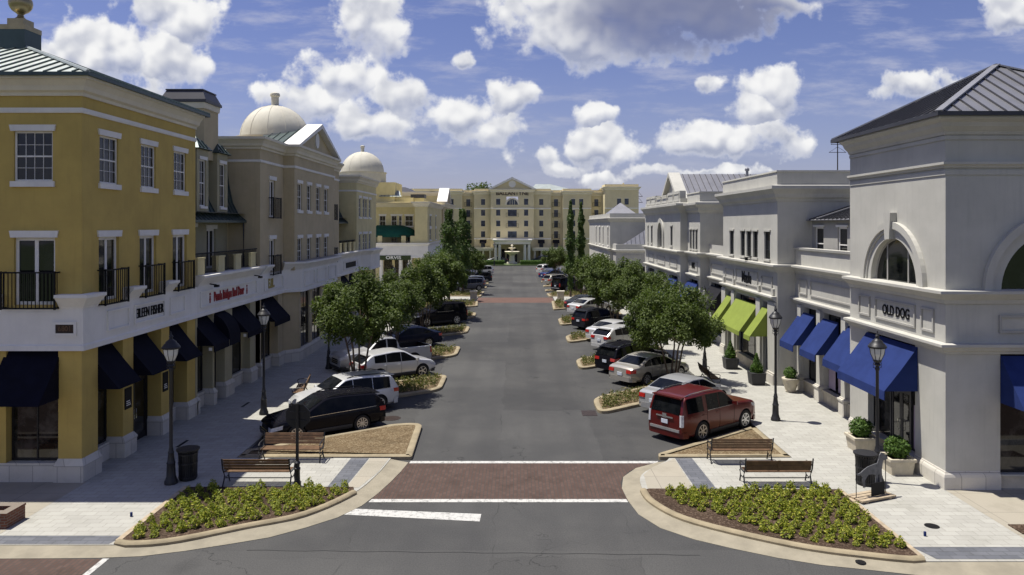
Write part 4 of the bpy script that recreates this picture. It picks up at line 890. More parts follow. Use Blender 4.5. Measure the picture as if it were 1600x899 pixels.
    mb = MB(); [mb.box(hx(p), hx(p + 7), Y - .02, Y + .3, 6.0, 6.9) for p in (590, 627, 641)]; mks('terrace_post', mb, 'cream', b); railing(b, FF(Y + .1), hx(584), hx(648), 6.05, 6.95, 0, False, 'terrace_railing', gap=.16)
    # stepped parapet blocks and roof pieces
    mb = MB(); mb.box(-24, hx(611), Y + 3, Y + 9, 11, hz(283)); mb.box(-24, hx(640), Y + 3.3, Y + 12, 11, hz(315) + .6); dome(b, -20.9, 99.5, 15.4, 2.85, 1.4); mks('parapet', mb, 'cream', b)
    mb = MB(); p = [(hx(586), Y + 2.7, hz(306)), (hx(622), Y + 2.7, hz(306)), (hx(616), Y + 4.2, hz(296)), (hx(586), Y + 4.2, hz(296))]; seamed(mb, p, .5, mi=1); mk('roof', mb, ['copperlt', 'copper'], b)
    mb = MB(); x0, x1 = hx(636), hx(656); mb.box(x0, x1, Y + 4, Y + 6, 10.8, hz(308)); ch = mk('chimney', mb, 'cream', b); mb = MB(); mb.box(x0 - .1, x1 + .1, Y + 3.9, Y + 6.1, hz(308), hz(302)); mk('chimney_cap', mb, 'zincdark', ch)
    # next house along with a bright gable coping
    b = thing('row_building', 'brown stucco building with white sloped gable coping behind the yellow corner building', 'building', (-11.5, 116, 0))
    mb = MB(); S = FL(-11.35); ws = [(115, 116.4), (121, 122.4)]
    wall(mb, S, 113.02, 131, .1, 11.8, [(a, c, 8, 10) for a, c in ws] + [(a, c, 5.2, 7) for a, c in ws]); wall(mb, FF(113.02), -24, -11.35, 0, 11.8); wall(mb, FF(131), -24, -11.35, 0, 11.8); mb.quad((-24, 113, 11.7), (-11.35, 113, 11.7), (-11.35, 131, 11.7), (-24, 131, 11.7)); mk('wall', mb, 'tan', b)
    for a, c in ws: window(b, S, a, c, 8, 10, 2, 2); window(b, S, a, c, 5.2, 7, 2, 2)
    mb = MB(); mb.sweep([(-24, 113.02), (-11.35, 113.02), (-11.35, 131)], [(d, z - 1.3) for d, z in TOPC]); mk('cornice', mb, 'trimc', b)
    mb = MB(); mb.hexa([(-12.6, 115.5, 12), (-11, 115.5, 12), (-11, 116, 11.9), (-12.6, 116, 11.9), (-12.6, 119.5, 14.3), (-11, 119.5, 14.3), (-11, 119.5, 13.9), (-12.6, 119.5, 13.9)]); mb.hexa([(-12.6, 123.5, 12), (-11, 123.5, 12), (-11, 123, 11.9), (-12.6, 123, 11.9), (-12.6, 119.5, 14.3), (-11, 119.5, 14.3), (-11, 119.5, 13.9), (-12.6, 119.5, 13.9)]); mk('gable_coping', mb, 'trimw', b)
    mb = MB(); mb.fprism(S, [(115.8, 11.8), (123.2, 11.8), (119.5, 14.0)], -.4, .05); mk('gable', mb, 'tan', b)
    mb = MB(); mb.sweep([(-11.35, 113.02), (-11.35, 131)], [(-.5, 3.9), (.2, 3.9), (.2, 5), (-.5, 5)]); mk('frieze', mb, 'trimw', b)
    b = thing('row_building', 'low yellow building with dark flat roof left of the hotel', 'building', (-26, 120, 0))
    mb = MB(); mb.box(-40, -14, 134, 150, 0, 14.2); mk('wall', mb, 'cream', b); mb = MB(); mb.sweep([(-40, 134), (-14, 134), (-14, 150)], [(-.4, 13.6), (.1, 13.6), (.4, 14.1), (.4, 14.35), (-.4, 14.35)]); mk('cornice', mb, 'trimc', b)
    mb = MB(); mb.hexa([(-36, 135, 14.25), (-19, 135, 14.25), (-19, 149, 14.25), (-36, 149, 14.25), (-33, 138, 15.4), (-21, 138, 15.4), (-21, 146, 15.4), (-33, 146, 15.4)]); mk('roof', mb, 'zincdark', b)
    ww = [(-25.5, -24.4), (-22.5, -21.4), (-19, -17.9)]
    for a, c in ww: window(b, FF(133.85), a, c, 10.4, 11.8, 2, 2)
row_five()
#==PART3==
# ------------------------------------------------------------------ RIGHT ROW
XR = 13.3
def rsweep(path, prof, mb=None, closed=False):
    mb = mb or MB(); mb.sweep(path, prof, closed); return mb
SILLC = [(-.5, 5.86), (.06, 5.86), (.10, 5.98), (.2, 6.06), (.28, 6.14), (.34, 6.18), (.34, 6.27), (-.5, 6.32)]
LOWC = [(-.5, 4.3), (.05, 4.3), (.08, 4.38), (.16, 4.42), (.2, 4.5), (.28, 4.54), (.28, 4.62), (-.5, 4.66)]
def archfill(mb, F, uc, zs, r, ztop, dep, stilt=0, n=20, mi=0):
    """wall around a round arch within the rectangle uc-r..uc+r, zs..ztop, plus the reveal"""
    pts = [(uc + r * math.cos(math.pi - math.pi * i / n), zs + stilt + r * math.sin(math.pi * i / n)) for i in range(n + 1)]
    for (u0, z0), (u1, z1) in zip(pts, pts[1:]):
        mb.quad(F(u0, z0, 0), F(u1, z1, 0), F(u1, ztop, 0), F(u0, ztop, 0), mi); mb.quad(F(u0, z0, 0), F(u1, z1, 0), F(u1, z1, -dep), F(u0, z0, -dep), mi)
    return pts
def archivolt(mb, F, uc, zs, r0, r1, d0, d1, stilt=0, n=28, mi=0):
    P = lambda r: [(uc + r, zs)] + [(uc + r * math.cos(math.pi * i / n), zs + stilt + r * math.sin(math.pi * i / n)) for i in range(n + 1)] + [(uc - r, zs)]
    a, b = P(r0), P(r1)
    for i in range(len(a) - 1): mb.hexa([F(*a[i], d0), F(*b[i], d0), F(*b[i + 1], d0), F(*a[i + 1], d0), F(*a[i], d1), F(*b[i], d1), F(*b[i + 1], d1), F(*a[i + 1], d1)], mi)
def archwin(par, F, uc, zs, r, dep, stilt=0, mulls=(-.45, .45), wmul=.06):
    mb = MB(); archivolt(mb, F, uc, zs, r - .07, r + .01, -dep, -dep + .06, stilt); mb.fbox(F, uc - r + .07, uc + r - .07, zs, zs + .07, -dep, -dep + .06)
    for t in mulls:
        h = stilt + math.sqrt(max(0, (r - .06) ** 2 - (t * r) ** 2)); mb.fbox(F, uc + t * r - wmul / 2, uc + t * r + wmul / 2, zs + .07, zs + h, -dep + .005, -dep + .055)
    w = mk('arched_window', mb, 'white2', par)
    pts = [(uc + r - .03, zs + .02)] + [(uc + (r - .03) * math.cos(math.pi * i / 20), zs + stilt + (r - .03) * math.sin(math.pi * i / 20)) for i in range(21)] + [(uc - r + .03, zs + .02)]
    pb = MB(); pb.fprism(F, pts, -dep + .0, -dep + .03); mk('pane', pb, 'glass', w); return w
def corner_right():
    y0, y1 = 22.85, 29.4
    b = thing('corner_building', 'off white corner building with arched windows and dark seamed pyramid roof', 'building', (XR, y0, 0))
    F = FR(XR); G = FF(y0); yc, r = 26.02, 1.58; zs = 6.2; xc, rf = 16.85, 1.85
    mb = MB()
    wall(mb, F, y0, y1, .5, 12, [(24.6, 27.9, .5, 4.3), (yc - r, yc + r, zs, 8.4)], .22); archfill(mb, F, yc, zs, r, 8.4, .22, .06)
    wall(mb, G, XR, 24, .5, 12, [(15.0, 18.7, .55, 4.3), (xc - rf, xc + rf, zs, 8.6)], .22); archfill(mb, G, xc, zs, rf, 8.6, .22, .06)
    wall(mb, FF(y1), XR, 24, 0, 12); mb.quad((24, y0, 0), (24, y1, 0), (24, y1, 12), (24, y0, 12)); mb.quad((XR, y0, 11.6), (24, y0, 11.6), (24, y1, 11.6), (XR, y1, 11.6))
    mk('wall', mb, 'white', b)
    for Fq, u, rr in ((F, yc, r), (G, xc, rf)):
        archwin(b, Fq, u, zs, rr, .2, .06)
        mb = MB(); archivolt(mb, Fq, u, zs, rr + .0, rr + .26, .003, .05, .06); archivolt(mb, Fq, u, zs, rr + .24, rr + .36, .004, .10, .06); archivolt(mb, Fq, u, zs, rr + .34, rr + .58, .005, .16, .06); mk('arch_moulding', mb, 'white', b, 40)
        zt = zs + rr; mb = MB(); mb.fprism(Fq, [(u - .16, zt + .02), (u + .16, zt + .02), (u + .24, zt + .95), (u - .24, zt + .95)], .006, .24); mk('keystone', mb, 'white', b)
    path = [(XR, y1 - .01), (XR, y0), (24, y0)]
    mk('sill_cornice', rsweep(path, SILLC), 'white', b)
    mk('shop_cornice', rsweep(path, LOWC), 'white', b)
    mk('moulding', rsweep(path, [(-.3, 10.08), (.05, 10.08), (.07, 10.14), (.13, 10.18), (.13, 10.26), (-.3, 10.3)]), 'white', b)
    mk('string_course', rsweep(path, [(-.3, 9.86), (.03, 9.86), (.03, 10.0), (-.3, 10.0)], rsweep(path, [(-.3, 10.95), (.04, 10.95), (.04, 11.08), (-.3, 11.08)])), 'white', b)
    mk('cornice', rsweep(path, [(-.4, 11.1), (.06, 11.1), (.10, 11.2), (.24, 11.34), (.3, 11.46), (.42, 11.54), (.46, 11.58), (.46, 11.72), (-.4, 11.72)]), 'white', b)
    mks('base', rsweep([(XR, y1 - .01), (XR, 27.92)], [(-.4, .1), (.08, .1), (.08, .48), (.06, .56), (.0, .66), (-.4, .66)], rsweep([(XR, 24.58), (XR, y0), (14.98, y0)], [(-.4, .1), (.08, .1), (.08, .48), (.06, .56), (.0, .66), (-.4, .66)])), 'stone', b)
    mks('base', rsweep([(15.0, y0 + .12), (18.7, y0 + .12)], [(-.3, .1), (.05, .1), (.05, .54), (-.3, .54)]), 'limestone', b)
    mb = MB(); Fp = FR(XR - .0); panel(mb, Fp, 24.55, 27.3, 4.86, 5.62, .003, .07, .05); panel(mb, Fp, 23.45, 24.2, 4.86, 5.62, .003, .07, .05); panel(mb, Fp, 27.7, 28.6, 4.86, 5.62, .003, .07, .05)
    panel(mb, G, 14.95, 18.8, 4.95, 5.5, .003, .07, .05); mks('frieze_panel', mb, 'white2', b)
    text(b, 'OLD DOG', Fp, 25.85, 5.24, .01, .36, 'slate', flip=True, sx=.8, bold=.008)
    # entrance: two leaves between side lights
    Fd = FR(XR + .35); door(b, Fd, 25.5, 26.95, .1, 4.25, frame='zincdark', leaves=2); shopwin(b, Fd, 24.62, 25.48, .5, 4.25, 1, 1); shopwin(b, Fd, 26.97, 27.88, .5, 4.25, 1, 1)
    mb = MB(); mb.box(XR + .2, XR + .45, 24.6, 25.49, .1, .5); mb.box(XR + .2, XR + .45, 26.96, 27.9, .1, .5); mks('base', mb, 'limestone', b)
    mb = MB(); mb.fbox(FR(XR + .37), 24.72, 25.36, .6, 2.1, -.01, .0); mks('window_poster', mb, 'lavender', b)
    shopwin(b, FF(y0 + .16), 15.0, 18.7, .56, 4.28, 2, 1)
    awning(b, F, 24.42, 27.98, 4.24, 2.78, .01, 1.12, .3, 'blue', label='wide royal blue awning over the street entrance'); awning(b, G, 15.0, 18.7, 4.24, 2.78, .01, 1.12, .3, 'blue')
    z = 11.73; e = [(XR - .5, y0 - .5), (21.2, y0 - .5), (21.2, y1 + .5), (XR - .5, y1 + .5)]; ap = (17.0, 26.1, 13.95)
    mb = MB(); E = [(x, y, z) for x, y in e]
    for i in range(4): seamed(mb, [E[i], E[(i + 1) % 4], ap], .46, mi=1)
    for q in E: mb.bar((q[0], q[1], q[2] + .04), (ap[0], ap[1], ap[2] + .04), .22, .05, 0)
    mb.sweep(e, [(-.05, z - .1), (.05, z - .1), (.05, z + .03), (-.05, z + .03)], True, mi=1); mk('roof', mb, ['zinc', 'zincdark'], b)
corner_right()
def right_two():
    X = 14.2; y0, y1 = 29.42, 37.58
    b = thing('row_building', 'low off white shop with three blue awnings and a bay behind its parapet', 'building', (X, 33.5, 0))
    F = FR(X); mb = MB(); wall(mb, F, y0, y1, .6, 7.05, [(29.9, 31.45, .65, 4.25), (32.0, 34.1, .65, 4.25), (34.6, 36.4, .65, 4.25)], .3); mb.quad((X, y0, 5.9), (X, y1, 5.9), (20, y1, 5.9), (20, y0, 5.9))
    mb.quad((X, y0, 7.05), (X, y1, 7.05), (X + .3, y1, 7.05), (X + .3, y0, 7.05)); mb.quad((X + .3, y0, 7.05), (X + .3, y1, 7.05), (X + .3, y1, 5.9), (X + .3, y0, 5.9)); mk('wall', mb, 'white', b)
    path = [(X, y1), (X, y0)]
    mk('sill_cornice', rsweep(path, SILLC), 'white', b); mk('shop_cornice', rsweep(path, LOWC), 'white', b); mk('coping', rsweep(path, [(-.36, 7.052), (.08, 7.052), (.1, 7.16), (-.36, 7.16)]), 'white', b)
    mb = MB(); panel(mb, F, 30, 35.6, 4.86, 5.62, .003, .07, .05); panel(mb, F, 36.0, 37.0, 4.86, 5.62, .003, .07, .05); mks('frieze_panel', mb, 'white2', b)
    for a, c in ((29.9, 31.45), (32.0, 34.1), (34.6, 36.4)):
        shopwin(b, FR(X + .2), a, c, .66, 4.25, 2, 1)
        mb = MB(); mb.box(X - .03, X + .28, a - .005, c + .005, .1, .62); mb.box(X - .08, X + .3, a, c, .62, .68); mks('base', mb, 'limestone', b)
        mb = MB(); mb.fbox(FR(X + .19), a + .12, a + (c - a) * .46, .8, 2.2, -.0, .003); mb.fbox(FR(X + .19), c - (c - a) * .4, c - .12, .8, 2.2, -.0, .003)
        if a < 34: mks('window_poster', mb, 'lavender', b)
    for y in (31.72, 34.35, 36.68):
        p = MB(); p.box(X - .16, X + .25, y - .21, y + .21, .86, 4.32); q = mk('pilaster', p, 'white', b); p = MB(); p.box(X - .24, X + .3, y - .28, y + .28, .1, .72); p.box(X - .28, X + .3, y - .32, y + .32, .722, .8); p.box(X - .21, X + .3, y - .26, y + .26, .802, .858); mk('pilaster_base', p, 'stone', q)
    for a, c in ((29.7, 31.7), (32.5, 34.3), (35.1, 36.86)): awning(b, F, a, c, 3.98, 2.55, .01, 1.05, .3, 'blue')
    # set back upper room with windows
    Xb = 15.05; Fb = FR(Xb); ws = [(33.55, 34.55), (36.15, 37.2)]; mb = MB(); wall(mb, Fb, 31, 37.56, 5.9, 8.55, [(a, c, 6.55, 8.2) for a, c in ws]); wall(mb, FF(31), Xb, 19, 5.9, 8.55); mk('bay_wall', mb, 'white2', b)
    for a, c in ws: window(b, Fb, a, c, 6.55, 8.2, 1, 2, 'trimw', .1, .08, .08)
    mb = MB(); seamed(mb, [(14.75, 30.7, 8.55), (14.75, 37.57, 8.55), (17, 37.57, 9.3), (17, 32.5, 9.3)], .45, mi=1); seamed(mb, [(14.75, 30.7, 8.55), (17, 32.5, 9.3), (19, 32.5, 9.3), (19, 30.7, 8.55)][::-1], .45, mi=1); mb.bar((14.76, 36.3, 8.62), (17, 36.3, 9.36), .12, .05, 0); mk('bay_roof', mb, ['zinc', 'zincdark'], b)
right_two()
PAR = [(-.3, 9.5), (.04, 9.5), (.08, 9.62), (.18, 9.72), (.24, 9.9), (.4, 10.1), (.44, 10.14), (.44, 10.3), (.02, 10.36), (.02, 11.0), (.07, 11.02), (.06, 11.1), (-.3, 11.1)]
def uprightbox(b, X, y0, y1, ws, wz=(6.48, 7.95), xb=21, zt=11.1, dz=0, extra=()):
    F = FR(X); mb = MB(); wall(mb, F, y0, y1, .5, zt, [(a, c, wz[0], wz[1]) for a, c in ws] + list(extra), .18); wall(mb, FF(y0), X, xb, 0, zt); wall(mb, FF(y1), X, xb, 0, zt); mb.quad((X, y0, zt - .5), (xb, y0, zt - .5), (xb, y1, zt - .5), (X, y1, zt - .5)); mk('wall', mb, 'white', b)
    path = [(xb, y1), (X, y1), (X, y0), (xb, y0)]
    mk('parapet_cornice', rsweep(path, [(d, z + dz) for d, z in PAR]), 'white', b); mk('sill_cornice', rsweep(path, SILLC), 'white', b)
    for a, c in ws: window(b, F, a, c, *wz, 1, 3, 'zincdark', .1, .1, .05, .14, rail=False, trim='white')
def right_three():
    y0, y1 = 37.6, 47.5
    b = thing('row_building', 'off white building with five slim windows and lime green awnings', 'building', (XR, 42.5, 0))
    F = FR(XR); ws = [(38.7, 39.6), (40.7, 41.5), (41.85, 42.65), (43.0, 43.8), (45.2, 46.05)]
    sp = [(38.8, 39.85, .1, 4.2), (40.7, 44.6, .65, 4.2), (45.4, 46.5, .1, 4.2)]
    uprightbox(b, XR, y0, y1, ws, extra=sp)
    mk('shop_cornice', rsweep([(XR, y1), (XR, y0 + .1)], LOWC), 'white', b)
    mb = MB(); panel(mb, F, 38.3, 40.0, 4.95, 5.6, .003, .07, .05); panel(mb, F, 40.6, 44.7, 4.85, 5.7, .003, .07, .05); panel(mb, F, 45.2, 46.9, 4.95, 5.6, .003, .07, .05); mks('frieze_panel', mb, 'white2', b)
    mb = MB()
    for u in (38.1, 40.3, 45.0, 47.1): mb.fbox(F, u - .14, u + .14, 4.66, 5.0, .003, .12)
    mks('frieze_block', mb, 'white', b)
    text(b, 'Maple', F, 42.65, 5.25, .02, .62, 'slate', flip=True, sx=.85, bold=.02)
    for u in (41.7,):
        mb = MB(); mb.tube([F(u, 6.5, .0), F(u, 6.46, .3)], .03); mb.fbox(F, u - .08, u + .08, 6.3, 6.48, .25, .38); mk('spotlight', mb, 'slate', b)
    door(b, FR(XR + .2), 38.8, 39.85, .1, 4.2, leaves=1); door(b, FR(XR + .2), 45.4, 46.5, .1, 4.2, leaves=1, frame='greencan'); shopwin(b, FR(XR + .2), 40.7, 44.6, .66, 4.2, 3, 1)
    mb = MB(); mb.box(XR - .03, XR + .28, 40.7, 44.6, .1, .62); mb.box(XR - .08, XR + .3, 40.7, 44.6, .62, .68); mks('base', mb, 'limestone', b)
    for a, c in ((37.6, 38.78), (39.87, 40.68), (44.62, 45.38), (46.52, 47.5)):
        mb = MB(); mb.box(XR - .14, XR + .1, a + .06, c - .06, .7, 4.3); q = mk('pilaster', mb, 'white', b); mb = MB(); mb.box(XR - .24, XR + .1, a + .02, c - .02, .1, .6); mb.box(XR - .2, XR + .1, a + .03, c - .03, .602, .698); mk('pilaster_base', mb, 'stone', q)
    for a, c in ((38.8, 39.85), (40.65, 44.65), (45.35, 46.55)): awning(b, F, a, c, 3.9, 2.42, .01, 1.05, .24, 'lime')
right_three()
def right_four():
    b = thing('row_building', 'off white gabled building with tall arched window and black and blue awnings', 'building', (XR, 60, 0))
    # low link with parapet
    Xl = 13.95; F = FR(Xl); mb = MB(); wall(mb, F, 47.52, 53.5, .1, 6.9, [(49.9, 52.9, .65, 4.2)], .3); mb.quad((Xl, 47.5, 6.2), (Xl, 53.5, 6.2), (20, 53.5, 6.2), (20, 47.5, 6.2)); wall(mb, FR(15.6), 47.52, 53.48, 6.2, 9, [(50, 51, 6.6, 8.2), (52, 53, 6.6, 8.2)]); mk('link_wall', mb, 'white', b)
    for a in (50, 52): window(b, FR(15.6), a, a + 1, 6.6, 8.2, 1, 2)
    mb = MB(); seamed(mb, [(15.3, 47.6, 9), (15.3, 53.45, 9), (18, 53.45, 10), (18, 47.6, 10)], .45, mi=1); mk('link_roof', mb, ['zinc', 'zincdark'], b)
    mk('sill_cornice', rsweep([(Xl, 53.48), (Xl, 47.52)], SILLC), 'white', b); mk('shop_cornice', rsweep([(Xl, 53.48), (Xl, 47.52)], LOWC), 'white', b); mb = MB(); panel(mb, F, 48.5, 52.8, 4.86, 5.6, .003, .07, .05); mks('frieze_panel', mb, 'white2', b)
    shopwin(b, FR(Xl + .2), 49.9, 52.9, .66, 4.2, 3, 1); awning(b, F, 49.9, 52.9, 4.0, 2.5, .01, 1.1, .25, 'blackcan')
    # wing
    uprightbox(b, XR, 53.5, 57.5, [(54.3, 54.9), (55.2, 55.8), (56.1, 56.7)], dz=-.35, zt=10.75, extra=[(54.2, 56.9, .65, 4.2)])
    F = FR(XR); shopwin(b, FR(XR + .15), 54.2, 56.9, .66, 4.2, 2, 1); awning(b, F, 54.0, 57.2, 4.0, 2.5, .01, 1.15, .25, 'blue'); mk('shop_cornice', rsweep([(XR, 57.45), (XR, 53.58)], LOWC), 'white', b); mb = MB(); panel(mb, F, 54.2, 56.9, 4.86, 5.6, .003, .07, .05); mks('frieze_panel', mb, 'white2', b); text(b, 'INK', F, 55.5, 5.24, .02, .42, 'slate', flip=True, sx=1.0, bold=.02)
    # centre with arched window and raised parapet
    Xc = 12.75; F = FR(Xc); yc, r, zs = 65.2, 1.0, 6.3
    mb = MB(); wall(mb, F, 57.5, 73, .5, 10.4, [(60.4, 61.2, 6.6, 8.2), (69.3, 70.1, 6.6, 8.2), (71.4, 71.9, 6.6, 8.2), (yc - r, yc + r, zs, 9.0), (58.5, 61.5, .65, 4.2), (63.5, 67, .65, 4.2), (68.5, 71.5, .65, 4.2)], .2); archfill(mb, F, yc, zs, r, 9.0, .2, 1.2)
    wall(mb, FF(57.5), Xc, 20, 0, 10.4); wall(mb, FF(73), Xc, 20, 0, 10.4); mb.quad((Xc, 57.5, 10.2), (20, 57.5, 10.2), (20, 73, 10.2), (Xc, 73, 10.2)); mk('wall', mb, 'white', b)
    archwin(b, F, yc, zs, r, .18, 1.2, (0,)); mb = MB(); archivolt(mb, F, yc, zs, r + .02, r + .4, .003, .14, 1.2); mk('arch_moulding', mb, 'white', b, 40)
    for a, c in ((60.4, 61.2), (69.3, 70.1), (71.4, 71.9)): window(b, F, a, c, 6.6, 8.2, 1, 3, 'zincdark', .1, .1, .05, .14, rail=False, trim='white')
    path = [(20, 73), (Xc, 73), (Xc, 57.5), (20, 57.5)]
    mk('cornice', rsweep(path, [(d, z - .3) for d, z in PAR[:9]] + [(-.3, 10.1)]), 'white', b); mk('sill_cornice', rsweep(path, SILLC), 'white', b); mk('shop_cornice', rsweep([(Xc, 72.9), (Xc, 57.6)], LOWC), 'white', b)
    mb = MB(); mb.box(Xc + .02, Xc + .5, 57.8, 62.5, 10.1, 11.0); mb.box(Xc + .02, Xc + .5, 67.9, 72.7, 10.1, 11.0); mb.box(Xc + .1, Xc + .45, 62.5, 67.9, 10.1, 10.9)
    for a, c in ((58, 60), (60.3, 62.3), (62.8, 65.1), (65.4, 67.6), (68, 70.2), (70.5, 72.5)): panel(mb, FR(Xc + .02), a, c, 10.2, 10.85, .003, .08, .04)
    mks('parapet', mb, 'white', b); mb = MB()
    for a, c in ((58.6, 61.4), (63.4, 67), (68.6, 71.4)): panel(mb, F, a, c, 4.86, 5.6, .003, .07, .05)
    mks('frieze_panel', mb, 'white2', b)
    for a, c, m in ((58.5, 61.5, 'blue'), (63.5, 67, 'blackcan'), (68.5, 71.5, 'blackcan')): shopwin(b, FR(Xc + .15), a, c, .66, 4.2, 2, 1); awning(b, F, a, c, 4.0, 2.5, .01, 1.15, .25, m)
    mb = MB(); mb.fprism(FR(Xc + 1.0), [(61.4, 10.4), (68.8, 10.4), (65.1, 12.75)], -.5, 0); pd = mk('gable', mb, 'white', b)
    mb = MB()
    for ya in (61.2, 69.0):
        s = 1 if ya < 65 else -1; mb.hexa([(Xc + .6, ya, 10.4), (Xc + 1.6, ya, 10.4), (Xc + 1.6, ya + s * .5, 10.4), (Xc + .6, ya + s * .5, 10.4), (Xc + .6, 65.1, 12.95), (Xc + 1.6, 65.1, 12.95), (Xc + 1.6, 65.1, 12.6), (Xc + .6, 65.1, 12.6)])
    mk('raking_cornice', mb, 'white', pd)
    mb = MB(); seamed(mb, [(Xc + 1.6, 61.6, 10.6), (24, 61.6, 10.6), (24, 65.1, 12.8), (Xc + 1.6, 65.1, 12.8)], .5, mi=1); seamed(mb, [(Xc + 1.6, 68.6, 10.6), (24, 68.6, 10.6), (24, 65.1, 12.8), (Xc + 1.6, 65.1, 12.8)], .5, mi=1); mk('roof', mb, ['zinc', 'zincdark'], b)
    mb = MB(); mb.lathe([(.12, 0), (.12, .9), (.2, .92), (.2, 1.1), (.05, 1.2)], (20, 64, 12.1), 10); mk('roof_vent', mb, 'zinc', b)
    mk('end_wall', rsweep([(XR, 76.5), (XR, 73.01)], [(-5, .1), (0, .1), (0, 9.6), (.3, 9.9), (.3, 10.1), (-5, 10.1)]), 'white', b)
right_four()
def right_five():
    Y = 95.0; hx = lambda px: (px - 808) * Y / FP; hz = lambda py: H + (352 - py) * Y / FP
    b = thing('corner_building', 'white building beyond the crossing with arcade and sloping metal roof', 'building', (12.1, Y, 0))
    X = hx(953); F = FR(X); G = FF(Y); zt = hz(341)
    ws = [(96.5, 97.6), (102, 103), (106, 107.4), (111, 112)]
    mb = MB(); wall(mb, F, Y, 122, .1, zt, [(a, c, 5.6, 8.0) for a, c in ws] + [(98, 101, .5, 3.8), (104, 108, .5, 3.8)], .2); wall(mb, G, X, 30, .1, zt); mb.quad((X, Y, zt - .3), (30, Y, zt - .3), (30, 122, zt - .3), (X, 122, zt - .3)); mk('wall', mb, 'white', b)
    for a, c in ws: window(b, F, a, c, 5.6, 8.0, 2, 4, sill=.14)
    shopwin(b, FR(X + .15), 98, 101, .5, 3.8); shopwin(b, FR(X + .15), 104, 108, .5, 3.8)
    awning(b, F, 98, 101, 3.8, 2.5, .01, 1.1, .2, 'blue'); awning(b, F, 104, 108, 3.8, 2.5, .01, 1.1, .2, 'blue')
    path = [(X, 122), (X, Y), (30, Y)]
    mk('parapet_cornice', rsweep(path, [(-.3, zt - .5), (.05, zt - .5), (.3, zt - .1), (.34, zt), (.02, zt + .05), (.02, zt + .6), (-.3, zt + .6)]), 'white', b); mk('sill_cornice', rsweep(path, [(d * .8, z - 1.0) for d, z in SILLC]), 'white', b)
    # arcade wing in front, with the lean-to roof
    Y2 = Y - 3.2; x0, x1 = hx(955) + .2, 22
    mb = MB(); wall(mb, FF(Y2), x0, x1, .1, 5.6, [(hx(958), hx(965), .1, 3.0), (hx(969), hx(985), .1, 3.1), (hx(991), hx(1010), .1, 3.1)], .4); mb.quad((x0, Y2, 0), (x0, Y, 0), (x0, Y, 5.6), (x0, Y2, 5.6)); mb.quad((x0, Y2, 5.4), (x1, Y2, 5.4), (x1, Y, 5.4), (x0, Y, 5.4)); mb.quad((x0, Y2 + 1.5, 0), (x1, Y2 + 1.5, 0), (x1, Y2 + 1.5, 5), (x0, Y2 + 1.5, 5)); mks('arcade', mb, 'white2', b)
    mk('arcade_cornice', rsweep([(x0, Y), (x0, Y2), (x1, Y2)], [(-.3, 4.9), (.05, 4.9), (.2, 5.05), (.24, 5.2), (.02, 5.25), (.02, 5.9), (-.3, 5.9)]), 'white', b); mb = MB(); panel(mb, FF(Y2), hx(967), hx(998), 3.6, 4.6, .003, .08, .05); mks('frieze_panel', mb, 'white2', b)
    for p, q in ((969, 985), (991, 1010)): door(b, FF(Y2 + .5), hx(p), hx(q), .1, 3.0)
    mb = MB(); seamed(mb, [(x0 + .6, Y2 + .3, 5.7), (24, Y2 + .3, 5.7), (24, Y - .02, 10.2), (20.5, Y - .02, 10.2)], .55, mi=1); mk('roof', mb, ['zinc', 'zincdark'], b)
    mb = MB(); mb.lathe([(3.2, 0), (.1, 1.8)], (14.6, 104, zt + .4), 4, rot=R(45)); mk('roof', mb, 'zinc', b)
right_five()
